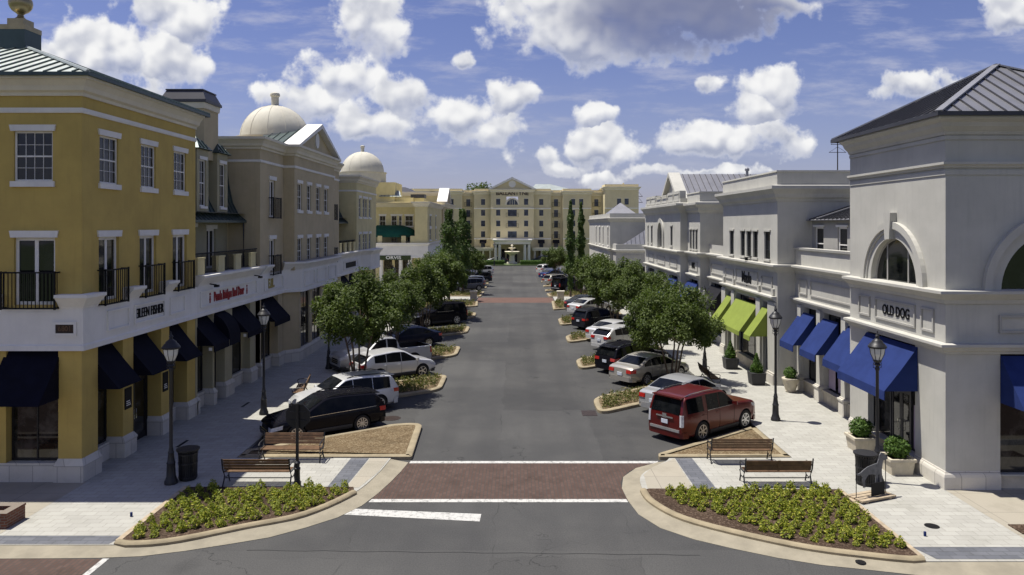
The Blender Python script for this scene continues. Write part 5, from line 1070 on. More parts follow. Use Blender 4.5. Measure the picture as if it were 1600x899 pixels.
# ------------------------------------------------------------------ hotel closing the street
def hotel():
    Y = 165.0; hx = lambda px: (px - 808) * Y / FP; hz = lambda py: H + (352 - py) * Y / FP
    b = thing('hotel_building', 'long yellow hotel with pediment and columned porch closing the end of the street', 'hotel', (-1, Y, 0))
    rows = [(hz(320.6), hz(311.3)), (hz(337.5), hz(328.2)), (hz(354), hz(345)), (hz(371), hz(361.7))]; low = (hz(387), hz(376.5))
    zt = hz(299)
    secs = [(600, 676, 0, zt, []), (676, 722, .0, zt, [705.5]), (722, 740.5, 1.6, zt - .25, [731]), (740.5, 767, .3, zt, [754.7]), (767, 834, -1.2, hz(296), [778.7, 822]), (834, 861, .3, zt, [845.8]), (861, 879.5, 1.6, zt - .25, [869.4]),
            (879.5, 924, 0, zt, [895.5, 908.2]), (924, 943, 1.6, zt - .25, [933]), (943, 995, -2.5, hz(293), [964.9, 976.5])]
    mbw = MB(); mbt = MB(); mbb = MB(); prev = None
    for a, c, dy, z1, cols in secs:
        F = FF(Y + dy); x0, x1 = hx(a), hx(c); bal = dy > 1
        hw = .46; holes = [(hx(p) - hw, hx(p) + hw, r0 - (.25 if bal else 0), r1) for p in cols for r0, r1 in rows] + [(hx(p) - hw, hx(p) + hw, *low) for p in cols]
        if a == 767: holes += [(hx(800.5) - 1.0, hx(800.5) + 1.0, r0 - .1, r1) for r0, r1 in rows[1:]] + [(hx(800.5) - 1.3, hx(800.5) + 1.3, rows[0][0], rows[0][1] + .5)]
        wall(mbw, F, x0, x1, 0, z1, holes, .2); mbw.quad((x0, Y + dy, z1 - .1), (x1, Y + dy, z1 - .1), (x1, Y + 18, z1 - .1), (x0, Y + 18, z1 - .1))
        for x in (x0, x1): mbw.quad((x, Y + dy, 0), (x, Y + 4, 0), (x, Y + 4, z1), (x, Y + dy, z1))
        mbt.sweep([(x0, Y + 3), (x0, Y + dy), (x1, Y + dy), (x1, Y + 3)], [(-.2, z1 - .75), (.1, z1 - .75), (.18, z1 - .45), (.5, z1 - .2), (.5, z1 - .02), (-.2, z1)])
        if z1 != hz(296): mbw.sweep([(x0, Y + 3), (x0, Y + dy + .05), (x1, Y + dy + .05), (x1, Y + 3)], [(-.3, z1), (0, z1), (0, z1 + .55), (-.3, z1 + .55)])
        if dy < 1:
            mbb.sweep([(x0, Y + dy), (x1, Y + dy)], [(-.1, hz(327)), (.14, hz(327)), (.2, hz(325.3)), (-.1, hz(325.3))]); 
            mbb.sweep([(x0, Y + dy), (x1, Y + dy)], [(-.1, hz(374.5)), (.14, hz(374.5)), (.2, hz(372.5)), (-.1, hz(372.5))])
        for p in cols:
            for k, (r0, r1) in enumerate(rows):
                w = window(b, F, hx(p) - hw, hx(p) + hw, r0 - (.25 if bal else 0), r1, 2, 2, 'zincdark', .14, 0 if bal else .08, .04, .1, 'glassblue', .04, trim='trimc')
                if bal: railing(b, F, hx(p) - .85, hx(p) + .85, r0 - .35, r0 + .62, .5, True, gap=.2)
            window(b, F, hx(p) - hw, hx(p) + hw, *low, 2, 2, 'zincdark', .14, 0, .04, .1, 'glassblue', .04, trim='trimc')
            if p > 705: awning(b, F, hx(p) - .75, hx(p) + .75, low[1] + .2, low[1] - .5, .02, .7, .1, 'blackcan')
        if a == 767:
            for k, (r0, r1) in enumerate(rows[1:]):
                window(b, F, hx(800.5) - 1.0, hx(800.5) + 1.0, r0 - .1, r1, 4, 2, 'zincdark', .14, .08, .04, .1, 'glassblue', .04, trim='trimc')
                if k < 2: railing(b, F, hx(800.5) - 1.4, hx(800.5) + 1.4, r0 - .3, r0 + .6, .7, gap=.2)
            zs = rows[0][0]; pts = [(hx(800.5) + 1.25 * math.cos(t * math.pi / 16), zs + 1.3 * math.sin(t * math.pi / 16)) for t in range(17)]
            mb = MB(); mb.fprism(F, pts, -.15, -.02); aw = mk('arched_window', mb, 'glassblue', b); mb = MB(); archivolt(mb, F, hx(800.5), zs, 1.25, 1.6, -.05, .12); [mb.fbox(F, hx(800.5) + t - .04, hx(800.5) + t + .04, zs, zs + 1.05, -.02, .03) for t in (-.5, 0, .5)]; mk('frame', mb, 'trimc', aw)
            yv = Y + dy; zp = z1 - .02; za = hz(277.5)
            mb = MB(); mb.fprism(F, [(x0 + .3, zp), (x1 - .3, zp), ((x0 + x1) / 2, za - .4)], -4, .05); pd = mk('pediment', mb, 'hotel', b)
            mb = MB()
            for xa, s in ((x0 - .6, 1), (x1 + .6, -1)): mb.hexa([(xa, yv - .6, zp), (xa + s * .9, yv - .6, zp), (xa + s * .9, yv + 4, zp), (xa, yv + 4, zp), ((x0 + x1) / 2, yv - .6, za), ((x0 + x1) / 2, yv - .6, za - .5), ((x0 + x1) / 2, yv + 4, za - .5), ((x0 + x1) / 2, yv + 4, za)])
            mk('raking_cornice', mb, 'trimw', pd); mb = MB(); xm = (x0 + x1) / 2; mb.fprism(F, [(xm + .8 * math.cos(t * math.pi / 12), zp + 1.15 + .8 * math.sin(t * math.pi / 12)) for t in range(24)], .06, .16); mk('round_vent', mb, 'trimw', pd)
            text(b, 'BALLANTYNE', F, xm, hz(303), .05, .85, 'bronze', sx=1.0, bold=.03)
    mk('wall', mbw, 'hotel', b); mk('cornice', mbt, 'trimc', b); mk('moulding', mbb, 'trimw', b)
    mb = MB(); z = zt + .2; x0, x1, y0, y1 = hx(828), hx(903), Y + 3, Y + 17
    mb.hexa([(x0, y0, z), (x1, y0, z), (x1, y1, z), (x0, y1, z), (hx(838), Y + 8, hz(285)), (hx(862), Y + 8, hz(285)), (hx(868), Y + 12, hz(285)), (hx(838), Y + 12, hz(285))]); mk('roof', mb, 'copperlt', b)
    mb = MB(); mb.box(hx(664), hx(676), Y + 2, Y + 6, zt, hz(296)); mk('roof_box', mb, 'hotel', b)
    mb = MB(); mb.box(hx(968), hx(993), Y - 1.5, Y + 8, hz(293), hz(290)); mb.box(hx(974), hx(976), Y + 1, Y + 1.3, hz(290), hz(286)); mk('roof_block', mb, 'hotel', b)
    # porch and side arcades
    yp = Y - 7; X = lambda px: (px - 808) * yp / FP; Z = lambda py: H + (352 - py) * yp / FP
    mb = MB(); mb.sweep([(X(772), Y), (X(772), yp), (X(829), yp), (X(829), Y)], [(-.5, Z(382)), (.0, Z(382)), (.05, Z(378)), (.3, Z(376.5)), (.34, Z(374.5)), (-.5, Z(374.5))]); mb.quad((X(772), yp, Z(375)), (X(829), yp, Z(375)), (X(829), Y, Z(375)), (X(772), Y, Z(375))); po = mk('porch', mb, 'trimw', b)
    for px in (774, 780.5, 820, 826.5):
        mb = MB(); mb.lathe([(.42, 0), (.42, .3), (.32, .36), (.28, Z(383)), (.38, Z(382.5))], (X(px), yp + .4, .0), 12); mk('column', mb, 'trimw', po, 40)
    for a, c in ((728, 770), (832, 888)):
        mb = MB(); mb.box(X(a), X(c), yp + 3, yp + 3.5, Z(393), Z(388.5)); mb.quad((X(a), yp + 3, Z(389)), (X(c), yp + 3, Z(389)), (X(c), Y, Z(389)), (X(a), Y, Z(389))); ar = mk('arcade', mb, 'trimc', b)
        px = a + 4
        while px < c: mb = MB(); mb.lathe([(.28, 0), (.24, .2), (.22, Z(393))], (X(px), yp + 3.25, 0), 10); mk('column', mb, 'trimc', ar, 40); px += 11
    for a, c in ((792, 797), (803, 808), (784, 789), (752, 757), (842, 848)): door(b, FF(Y - 1.25 if 767 < a < 834 else Y + .28), hx(a), hx(c), 0, 3.0, .02)
hotel()
#==PART4==
# ------------------------------------------------------------------ street furniture
def lamp_proto():
    r = thing('street_lamp', '', 'street lamp')
    mb = MB(); mb.lathe([(.2, 0), (.2, .1), (.17, .14), (.16, .2), (.14, .24), (.125, .62), (.14, .66), (.11, .72), (.085, .95), (.1, .99), (.075, 1.04), (.07, 1.1), (.055, 1.15), (.048, 3.55), (.07, 3.58), (.07, 3.64), (.05, 3.68)], n=10); mk('pole', mb, 'iron', r, 40)
    mb = MB(); mb.lathe([(.05, 3.68), (.11, 3.74), (.07, 3.8), (.13, 3.86), (.14, 3.9), (.06, 3.9)], n=10); mb.tube([(.05, 0, 3.62), (.13, 0, 3.66), (.13, 0, 3.78), (.09, 0, 3.84)], .012); mb.tube([(-.05, 0, 3.62), (-.13, 0, 3.66), (-.13, 0, 3.78), (-.09, 0, 3.84)], .012); mk('fitter', mb, 'iron', r, 40)
    mb = MB(); mb.lathe([(.12, 3.9), (.21, 4.1), (.235, 4.25), (.235, 4.3)], n=8); lg = mk('lamp_shade', mb, 'lampglass', r)
    mb = MB(); [mb.tube([(a * .98, b * .98, c) for a, b, c in [(.125 * math.cos(t), .125 * math.sin(t), 3.9), (.216 * math.cos(t), .216 * math.sin(t), 4.1), (.242 * math.cos(t), .242 * math.sin(t), 4.3)]], .011, 4) for t in [i * math.pi / 4 for i in range(8)]]; mk('shade_frame', mb, 'iron', lg)
    mb = MB(); mb.lathe([(.27, 4.28), (.28, 4.33), (.22, 4.42), (.17, 4.46), (.16, 4.5), (.09, 4.56), (.06, 4.58), (.05, 4.63), (.07, 4.66), (.02, 4.74), (.012, 4.82)], n=12); mk('cap', mb, 'iron', r, 40)
    return r
LAMPS = [(-10.98, 23.35, 'black street lamp beside the dark bin by the yellow corner building'), (-10.98, 31.9, 'black street lamp in front of the parked black wagon'), (-10.75, 42.0, 'black street lamp half hidden behind the first tree of the left row'),
         (-10.65, 51.3, 'black street lamp against navy awnings of the pale tan building'), (-10.8, 64, 'black street lamp before the white columns of the yellow corner shop'), (-10.6, 72.5, 'small black street lamp above the tree tops, right of the white columns'),
         (11.5, 23.5, 'black street lamp in front of the wide royal blue awning'), (10.85, 30.9, 'black street lamp between the red SUV and the three blue awnings'), (10.5, 41.2, 'black street lamp behind the tree next to the lime green awnings'),
         (10.2, 50.5, 'black street lamp in front of a blue awning beyond the lime awnings'), (10.1, 61, 'black street lamp farthest along the white row near the arcade'), (-4.6, 148, 'tiny black lamp post left of the fountain'), (10.3, 72, 'black street lamp by the last white house before the crossing')]
lp = lamp_proto(); index_kids(); P4 = []
for i, (x, y, lab) in enumerate(LAMPS):
    o = lp if i == 0 else copy_tree(lp)
    o.location = (x, y, SW); o['label'] = lab; o['group'] = 'black street lamps along both pavements'
def bench_proto(hood=False):
    r = thing('park_bench', '', 'bench'); W = 1.02
    mb = MB()
    for i in range(5): mb.box(-W, W, -.22 + i * .095, -.14 + i * .095, .43, .455)
    mk('seat', mb, 'wood', r)
    mb = MB(); Fb = lambda u, z, d=0: (u, .24 + (z - .45) * .28 - d, z)
    if hood: mb.fbox(Fb, -W, W, .5, .66, 0, .03); mb.fbox(Fb, -W, W, .667, .82, 0, .03); mb.fbox(Fb, -.035, .035, .48, .84, -.012, -.002)
    else:
        for i in range(4): mb.fbox(Fb, -W, W, .52 + i * .092, .595 + i * .092, 0, .03)
    mk('backrest', mb, 'wood', r)
    for s in (-1, 1):
        x = s * (W + .03); mb = MB()
        mb.tube([(x, .36, .9), (x, .28, .55), (x, .2, .42), (x, .12, .28), (x, .2, .12), (x, .3, 0)], .024, 6); mb.tube([(x, .2, .42), (x, -.2, .42), (x, -.27, .36), (x, -.2, .2), (x, -.28, 0)], .024, 6)
        mb.tube([(x, .3, .66), (x, .1, .68), (x, -.18, .66), (x, -.26, .6), (x, -.24, .52), (x, -.2, .42)], .022, 6); mb.tube([(x, .14, .26), (x, 0, .2), (x, -.2, .22)], .016, 6); mk('end_frame', mb, 'iron', r, 60)
    mb = MB(); mb.tube([(-W, .12, .22), (W, .12, .22)], .016); mk('stretcher', mb, 'iron', r)
    return r
b1 = bench_proto(); b2 = bench_proto(True); index_kids()
BN = [(b1, -8.18, 23.35, 180, 'slatted bench with its back to the planting bed, left corner'), (None, -7.85, 25.62, 0, 'slatted bench in front of the mulch triangle beside the black wagon'), (None, 7.72, 25.55, 180, 'slatted bench seen from behind on the mulch edge below the red SUV'),
      (b2, 8.2, 23.35, 180, 'bench with wide plank back behind the right planting bed'), (None, 10.0, 38.2, 90, 'slatted bench seen from its end beneath the tree behind the red SUV'), (None, -10.3, 35.0, -80, 'bench mostly hidden behind the hood of the white SUV')]
for pr, x, y, a, lab in BN:
    o = pr if pr else copy_tree(b1)
    o.location = (x, y, SW + .004); o.rotation_euler = (0, 0, R(a)); o['label'] = lab; o['group'] = 'park benches along the pavements'
def bin_proto():
    r = thing('litter_bin', '', 'litter bin'); mb = MB(); mb.lathe([(.24, .06), (.24, .1), (.25, .9), (.25, .92)], n=18); mk('liner', mb, 'black', r, 40)
    mb = MB()
    for i in range(26):
        a = 2 * math.pi * i / 26; c, s = math.cos(a), math.sin(a); mb.bar((.27 * c, .27 * s, .05), (.285 * c, .285 * s, .86), .03, .012); mb.bar((.285 * c, .285 * s, .86), (.34 * c, .34 * s, .98), .03, .012)
    for z, q in ((.1, .275), (.55, .285), (.84, .29), (.98, .345)): mb.lathe([(q - .012, z - .02), (q + .012, z - .02), (q + .012, z + .02), (q - .012, z + .02)], n=26)
    mk('slat_cage', mb, 'iron', r)
    mb = MB(); mb.lathe([(.24, 0), (.26, .02), (.26, .05), (.2, .06)], n=18); mks('base', mb, 'iron', r); return r
bp = bin_proto(); index_kids()
bp.location = (-10.62, 23.75, SW); bp['label'] = 'black slatted litter bin behind the lamp by the yellow building'
o = copy_tree(bp); o.location = (11.02, 23.3, SW); o['label'] = 'black slatted litter bin behind the dog cut-out sign'
for q in (bp, o): q['group'] = 'black litter bins'
# stop sign seen from behind
st = thing('stop_sign', 'black backed octagonal traffic sign on a fluted black post, seen from behind', 'traffic sign', (-6.9, 23.1, SW))
x, y = -6.9, 23.1
mb = MB(); mb.lathe([(.12, 0), (.12, .1), (.09, .2), (.085, .5), (.1, .53), (.1, .58), (.075, .6), (.075, .68), (.095, .7), (.095, .75), (.05, .8), (.045, 2.58), (.05, 2.6), (.02, 2.64)], (x, y, SW), 12); mk('pole', mb, 'iron', st, 40)
oc = [(x + .41 * math.cos(R(22.5 + 45 * i)), SW + 2.18 + .41 * math.sin(R(22.5 + 45 * i))) for i in range(8)]
mb = MB(); mb.fprism(FF(y), oc, -.085, -.06, 0); oi = [(x + (a - x) * .93, SW + 2.18 + (c - SW - 2.18) * .93) for a, c in oc]; mb.fprism(FF(y), oi, -.09, -.0852, 1); mk('sign_plate', mb, ['black', 'signred'], st)
mb = MB(); mb.fbox(FF(y), x - .25, x + .25, SW + 2.28, SW + 2.33, -.06, -.03); mb.fbox(FF(y), x - .25, x + .25, SW + 2.02, SW + 2.07, -.06, -.03); mk('bracket', mb, 'black', st)
# planters with clipped shrubs
def leafball(mb, c, rx, rz, n, s, rnd, shell=.75, cone=False):
    for _ in range(n):
        a = rnd.uniform(0, 2 * math.pi); z = rnd.uniform(-1, 1); q = math.sqrt(1 - z * z); k = rnd.uniform(shell, 1.03); w = 1
        if cone: w = max(.08, (1 - (z + 1) / 2) ** .8); q = 1
        p = Vector((c[0] + rx * k * q * w * math.cos(a), c[1] + rx * k * q * w * math.sin(a), c[2] + rz * (k if not cone else 1) * z))
        leaf(mb, p, Vector((math.cos(a) * q, math.sin(a) * q, z + .4)), s * rnd.uniform(.7, 1.3), rnd)
def leaf(mb, p, nrm, s, rnd, asp=.55):
    nrm = (nrm.normalized() + Vector((rnd.gauss(0, .6), rnd.gauss(0, .6), rnd.gauss(0, .6)))).normalized()
    t = nrm.cross(Vector((rnd.gauss(0, 1), rnd.gauss(0, 1), rnd.gauss(0, 1)))); t = t.normalized() if t.length > .01 else Vector((1, 0, 0)); u = nrm.cross(t)
    i = len(mb.v); mb.v += [tuple(p - t * s), tuple(p + u * s * asp - nrm * s * .12), tuple(p + t * s), tuple(p - u * s * asp - nrm * s * .12)]; mb.f.append((i, i + 1, i + 2, i + 3)); mb.m.append(0)
rnd = random.Random(3)
def planter(kind, x, y, lab):
    r = thing('potted_shrub', lab, 'planter', (x, y, SW), 'potted shrubs in front of the white shops'); L0 = MB(); B = MB()
    if kind == 'stone':
        B.hexa([(x - .34, y - .34, SW), (x + .34, y - .34, SW), (x + .34, y + .34, SW), (x - .34, y + .34, SW), (x - .4, y - .4, SW + .5), (x + .4, y - .4, SW + .5), (x + .4, y + .4, SW + .5), (x - .4, y + .4, SW + .5)]); B.sweep([(x - .4, y - .4), (x + .4, y - .4), (x + .4, y + .4), (x - .4, y + .4)], [(-.06, SW + .44), (.035, SW + .44), (.035, SW + .53), (-.06, SW + .53)], True); m = 'limestone'
        leafball(L0, (x, y, SW + .82), .40, .37, 1500, .05, rnd, .55)
    elif kind == 'urn':
        B.lathe([(.22, 0), (.26, .06), (.24, .1), (.33, .35), (.36, .55), (.42, .62), (.42, .68), (.3, .68)], (x, y, SW), 20); m = 'limestone'; leafball(L0, (x, y, SW + .92), .33, .32, 900, .045, rnd, .55)
    else:
        B.hexa([(x - .32, y - .32, SW), (x + .32, y - .32, SW), (x + .32, y + .32, SW), (x - .32, y + .32, SW), (x - .38, y - .38, SW + .62), (x + .38, y - .38, SW + .62), (x + .38, y + .38, SW + .62), (x - .38, y + .38, SW + .62)]); m = 'plastic'
        leafball(L0, (x, y, SW + 1.08), .36, .5, 1000, .05, rnd, .5, True)
        leafball(L0, (x, y, SW + .85), .34, .25, 500, .05, rnd, .5)
    B.box(x - .28, x + .28, y - .28, y + .28, SW + .4, SW + (.5 if kind == 'stone' else .6)); mk('pot', B, m, r, 40); mk('foliage', L0, 'box', r, norm=False)
planter('stone', 12.55, 26.85, 'square stone planter with large round boxwood, left of the shop entrance lamp'); planter('stone', 12.62, 24.45, 'square stone planter with round boxwood nearest the corner pier')
planter('urn', 13.45, 36.2, 'stone urn with small round boxwood beside the three blue awnings'); planter('cube', 12.35, 37.95, 'black tapered planter with cone shrub nearest the lamp, by the lime awnings'); planter('cube', 12.2, 42.1, 'black tapered planter with cone shrub beside the green framed door')
# dog cut-out sign
dx, dy = 10.62, 22.1
d = thing('shop_sign', 'grey steel dog cut-out on two poles over a wooden base, beside the litter bin', 'sign', (dx, dy, SW))
ang = R(22); Fd = lambda u, z, dd=0: (dx + u * math.cos(ang) + dd * math.sin(ang), dy + u * math.sin(ang) - dd * math.cos(ang), SW + z)
dog = [(-.62, .66), (-.5, .63), (-.4, .66), (-.3, .72), (-.12, .80), (.1, .84), (.25, .86), (.32, .98), (.34, 1.1), (.42, 1.17), (.52, 1.13), (.66, 1.02), (.68, .95), (.6, .92), (.5, .92), (.47, .82), (.45, .7), (.42, .58), (.44, .4), (.46, .26), (.5, .2), (.4, .18), (.38, .32), (.35, .5), (.3, .52), (.27, .36), (.25, .22), (.29, .17), (.19, .17), (.19, .34), (.19, .52), (.05, .55), (-.1, .56), (-.16, .5), (-.24, .4), (-.24, .28), (-.2, .2), (-.3, .19), (-.32, .3), (-.34, .42), (-.33, .52), (-.4, .58), (-.5, .58)]
mb = MB(); mb.fprism(Fd, [(u, z + .16) for u, z in dog], -.012, .012); mk('dog_silhouette', mb, 'dogmetal', d)
for u in (-.58, .6): mb = MB(); mb.tube([Fd(u, .08, 0), Fd(u, .86 if u < 0 else 1.1, 0)], .013); mk('pole', mb, 'iron', d)
mb = MB(); [mb.fbox(Fd, -.66, .68, .05, .1, a, a + .13) for a in (-.3, -.14, .03, .18)]; mk('wooden_base', mb, 'woodgrey', d); mb = MB(); [mb.fbox(Fd, a, a + .1, 0, .048, -.28, .3) for a in (-.5, .42)]; mk('batten', mb, 'woodgrey', d)
mb = MB(); mb.fbox(Fd, -.12, .4, .12, .5, .12, .15); mk('sign_board', mb, 'slate', d)
# brick planter wall at the left edge
w = thing('brick_planter', 'low red brick planter wall at the left edge of the pavement', 'planter', (-16, 20, SW))
mb = MB(); mb.sweep([(-22, 19.85), (-13.78, 19.85), (-13.78, 20.62), (-22, 20.62)], [(-.22, SW), (0, SW), (0, SW + .36), (-.22, SW + .36)], True); mk('brick_wall', mb, 'brickwall', w); mb = MB(); mb.sweep([(-22, 19.85), (-13.78, 19.85), (-13.78, 20.62), (-22, 20.62)], [(-.23, SW + .362), (.015, SW + .362), (.015, SW + .42), (-.23, SW + .42)], True); mk('brick_coping', mb, 'brickwall', w); mb = MB(); mb.box(-21.8, -14, 20.05, 20.4, SW, SW + .25); mk('soil', mb, 'mulchdark', w)
def disc(name, x, y, r, z, lab, mat='bronze'):
    mb = MB(); mb.lathe([(r * 1.12, 0), (r * 1.12, .004), (r, .005), (r, .007)], (x, y, z), 24); mb.box(x - r * .5, x + r * .5, y - .03, y + .03, z + .007, z + .009); tag(mk(name, mb, mat), lab, 'manhole cover')
disc('manhole_cover', -5.4, 31.6, .36, .001, 'rusty round manhole cover behind the black wagon'); disc('manhole_cover', 11.3, 20.05, .17, SW + .001, 'small round drain cover in the white paving on the right', 'slate'); disc('manhole_cover', 8.4, 18.0, .11, .06, 'small round cover in the kerb gutter on the right', 'slate')
mb = MB(); mb.box(2.85, 3.5, 32.0, 32.9, .002, .012); tag(mk('storm_drain', mb, 'bronze'), 'dark storm drain grate at the kerb tip near the silver sedan', 'drain')
for x, y, lab in ((-12.55, 27.6, 'long dark floor grate by the shop door'), (-12.4, 33.6, 'small dark floor grate on the shaded pavement farther along')):
    mb = MB(); mb.box(x - .06, x + .06, y - .45, y + .45, SW + .001, SW + .006); tag(mk('floor_grate', mb, 'slate'), lab, 'grate')
for x, y, lab in ((-10.85, 20.7, 'tiny blue marker on white paving left of the bed'), (10.75, 19.4, 'tiny blue marker on white paving right of the bed')):
    mb = MB(); mb.box(x - .025, x + .025, y - .025, y + .025, SW, SW + .12); tag(mk('utility_marker', mb, 'blue'), lab, 'marker')
for s, lab in ((-1, 'beige stone pedestal on the left end of the far brick crossing'), (1, 'beige stone pedestal on the right end of the far brick crossing')):
    x, y = s * 4.75, 80.3; r = thing('stone_pedestal', lab, 'pedestal', (x, y, SW), 'stone pedestals at the far crossing'); mb = MB(); mb.box(x - .36, x + .36, y - .3, y + .3, SW, 1.0); mk('shaft', mb, 'limestone', r); mb = MB(); mb.box(x - .42, x + .42, y - .36, y + .36, 1.002, 1.12); mk('cap', mb, 'trimc', r)
# fountain, hedges, planting ring
fx, fy = -1.07, 154
f = thing('stone_fountain', 'pale tiered stone fountain in front of the hotel porch', 'fountain', (fx, fy, 0))
mb = MB(); mb.lathe([(1.1, 0), (1.1, .5), (.95, .55), (.6, .7), (.5, 1.9), (.7, 2.1)], (fx, fy, 0), 16); mk('pedestal', mb, 'trimc', f, 40); mb = MB(); mb.lathe([(.5, 2.1), (1.1, 2.35), (1.5, 2.7), (1.62, 2.75), (1.5, 2.8), (.3, 2.75)], (fx, fy, 0), 20); mk('lower_bowl', mb, 'trimc', f, 40)
mb = MB(); mb.lathe([(.25, 2.75), (.22, 3.2), (.75, 3.5), (.8, 3.56), (.2, 3.55), (.16, 3.9), (.28, 4.05), (.05, 4.25)], (fx, fy, 0), 16); mk('upper_bowl', mb, 'trimc', f, 40)
def hedge(x0, x1, y0, y1, z1, lab):
    mb = MB(); rr = random.Random(int(x0 * 7 + 99)); n = int((x1 - x0) * (y1 - y0 + 1.5) * 60)
    for _ in range(n): leaf(mb, Vector((rr.uniform(x0, x1), rr.uniform(y0, y1), rr.uniform(.1, z1) if rr.random() < .5 else z1 * rr.uniform(.9, 1.05))), Vector((0, -.5, 1)), .11, rr)
    mb.box(x0 + .1, x1 - .1, y0 + .1, y1 - .1, 0, z1 * .85); tag(mk('hedge', mb, 'box', norm=False), lab, 'hedge')
hedge(-11.5, -2.6, 151, 152.6, 1.0, 'low clipped hedge left of the fountain'); hedge(.6, 10, 151, 152.6, 1.0, 'low clipped hedge right of the fountain')
slab('planted_ring', [(-12, 150), (11, 150), (11, 157), (-12, 157)], 0, .14, 'grass'); 
# utility masts on the skyline
def mast(x, y, h, lab, big=True):
    r = thing('utility_mast', lab, 'mast', (x, y, 0)); mb = MB(); mb.tube([(x, y, 0), (x, y, h)], .28 if big else .22, 6, r2=.16); mk('pole', mb, 'bronze', r)
    mb = MB(); 
    for z, w in (((h - 2.6, 2.2), (h - 5.2, 2.8)) if big else ((h - 1.5, 1.6), (h - 3.5, 1.6))): mb.bar((x - w, y, z), (x + w, y, z), .16, .16); mb.bar((x - w, y, z), (x, y, z + 1.8), .08, .08); mb.bar((x + w, y, z), (x, y, z + 1.8), .08, .08)
    mk('cross_arm', mb, 'bronze', r)
mast(104.5, 240, 37.2, 'dark utility mast with cross arms above the white parapets'); mast(41, 250, 19.5, 'thin utility pole right of the hotel end bay', False)
# ------------------------------------------------------------------ bedding plants
def bedplant(seed):
    rr = random.Random(seed); mb = MB()
    for _ in range(105):
        a = rr.uniform(0, 6.28); z = rr.random(); q = math.sqrt(max(0, 1 - z * z)); k = rr.uniform(.7, 1.05)
        leaf(mb, Vector((.165 * k * q * math.cos(a), .165 * k * q * math.sin(a), .05 + .24 * k * z)), Vector((math.cos(a) * q, math.sin(a) * q, .9)), rr.uniform(.035, .06), rr, .55)
    for _ in range(14):
        a = rr.uniform(0, 6.28); l = rr.uniform(0, .11); leaf(mb, Vector((l * math.cos(a), l * math.sin(a), rr.uniform(.27, .36))), Vector((math.cos(a), math.sin(a), .5)), rr.uniform(.035, .055), rr, .45)
    me = mk('bedding_plant', mb, 'leafbed', norm=False); return me
BP = [bedplant(i) for i in range(4)]
def inpoly(p, poly):
    c = False; x, y = p
    for (x0, y0), (x1, y1) in zip(poly, poly[1:] + poly[:1]):
        if (y0 > y) != (y1 > y) and x < (x1 - x0) * (y - y0) / (y1 - y0) + x0: c = not c
    return c
rr = random.Random(5)
LBP = [(-10.15, 19.2)] + [(x, y + .28) for x, y in LB[2:] if y + .28 < 22.5] + [(-5.35, 22.85), (-10.15, 22.85)]
RBP = [(9.75, 18.45)] + [(x + (.2 if x < 6 else 0), y + (.85 if x < 6.5 else .35)) for x, y in RB[2:] if y < 21.4] + [(4.6, 22.6), (9.75, 22.65)]
used = 0
for poly, lab, sp in ((LBP, 'small yellow green bedding plant in the left corner bed', .37), (RBP, 'small yellow green bedding plant in the right corner bed', .37)):
    y = 18.4; row = 0
    while y < 22.9:
        x = -10.4 + (row % 2) * sp / 2 if poly is LBP else 3.6 + (row % 2) * sp / 2
        xe = -4.5 if poly is LBP else 10
        while x < xe:
            p = (x + rr.uniform(-.06, .06), y + rr.uniform(-.06, .06))
            if inpoly(p, poly) and rr.random() > .03:
                src = BP[rr.randrange(4)]
                if used < 4: o = BP[used]
                else: o = src.copy(); COL.objects.link(o)
                used += 1; o.location = (*p, SW + .03); o.rotation_euler = (0, 0, rr.uniform(0, 6.28)); s = rr.uniform(.55, 1.08); o.scale = (s, s, s * rr.uniform(.6, 1.0)); tag(o, lab, 'bedding plant', lab.replace('small yellow green bedding plant', 'bedding plants'))
            x += sp
        y += sp * .8; row += 1
import sys; sys.stderr.write('PLANTS %d\n' % used)
# low ragged planting on the parking islands
for k, q in enumerate(ISLANDS):
    if k < 2: continue
    rr = random.Random(40 + k); mb = MB(); xs = [p[0] for p in q]; ys = [p[1] for p in q]; A = abs(area(q)) / 2; cnt = 0; want = int(A * (26 if k < 10 else 12)); qi = inset(q, .12)
    while cnt < want:
        p = (rr.uniform(min(xs), max(xs)), rr.uniform(min(ys), max(ys)))
        if not inpoly(p, qi): cnt += .2; continue
        cnt += 1; h = rr.uniform(.16, .38)
        for _ in range(9):
            a = rr.uniform(0, 6.28); leaf(mb, Vector((p[0] + rr.gauss(0, .07), p[1] + rr.gauss(0, .07), .14 + h * rr.random())), Vector((math.cos(a), math.sin(a), .6)), rr.uniform(.05, .1), rr, .35)
    mk('ground_cover', mb, 'leafdry', kind='stuff', norm=False)
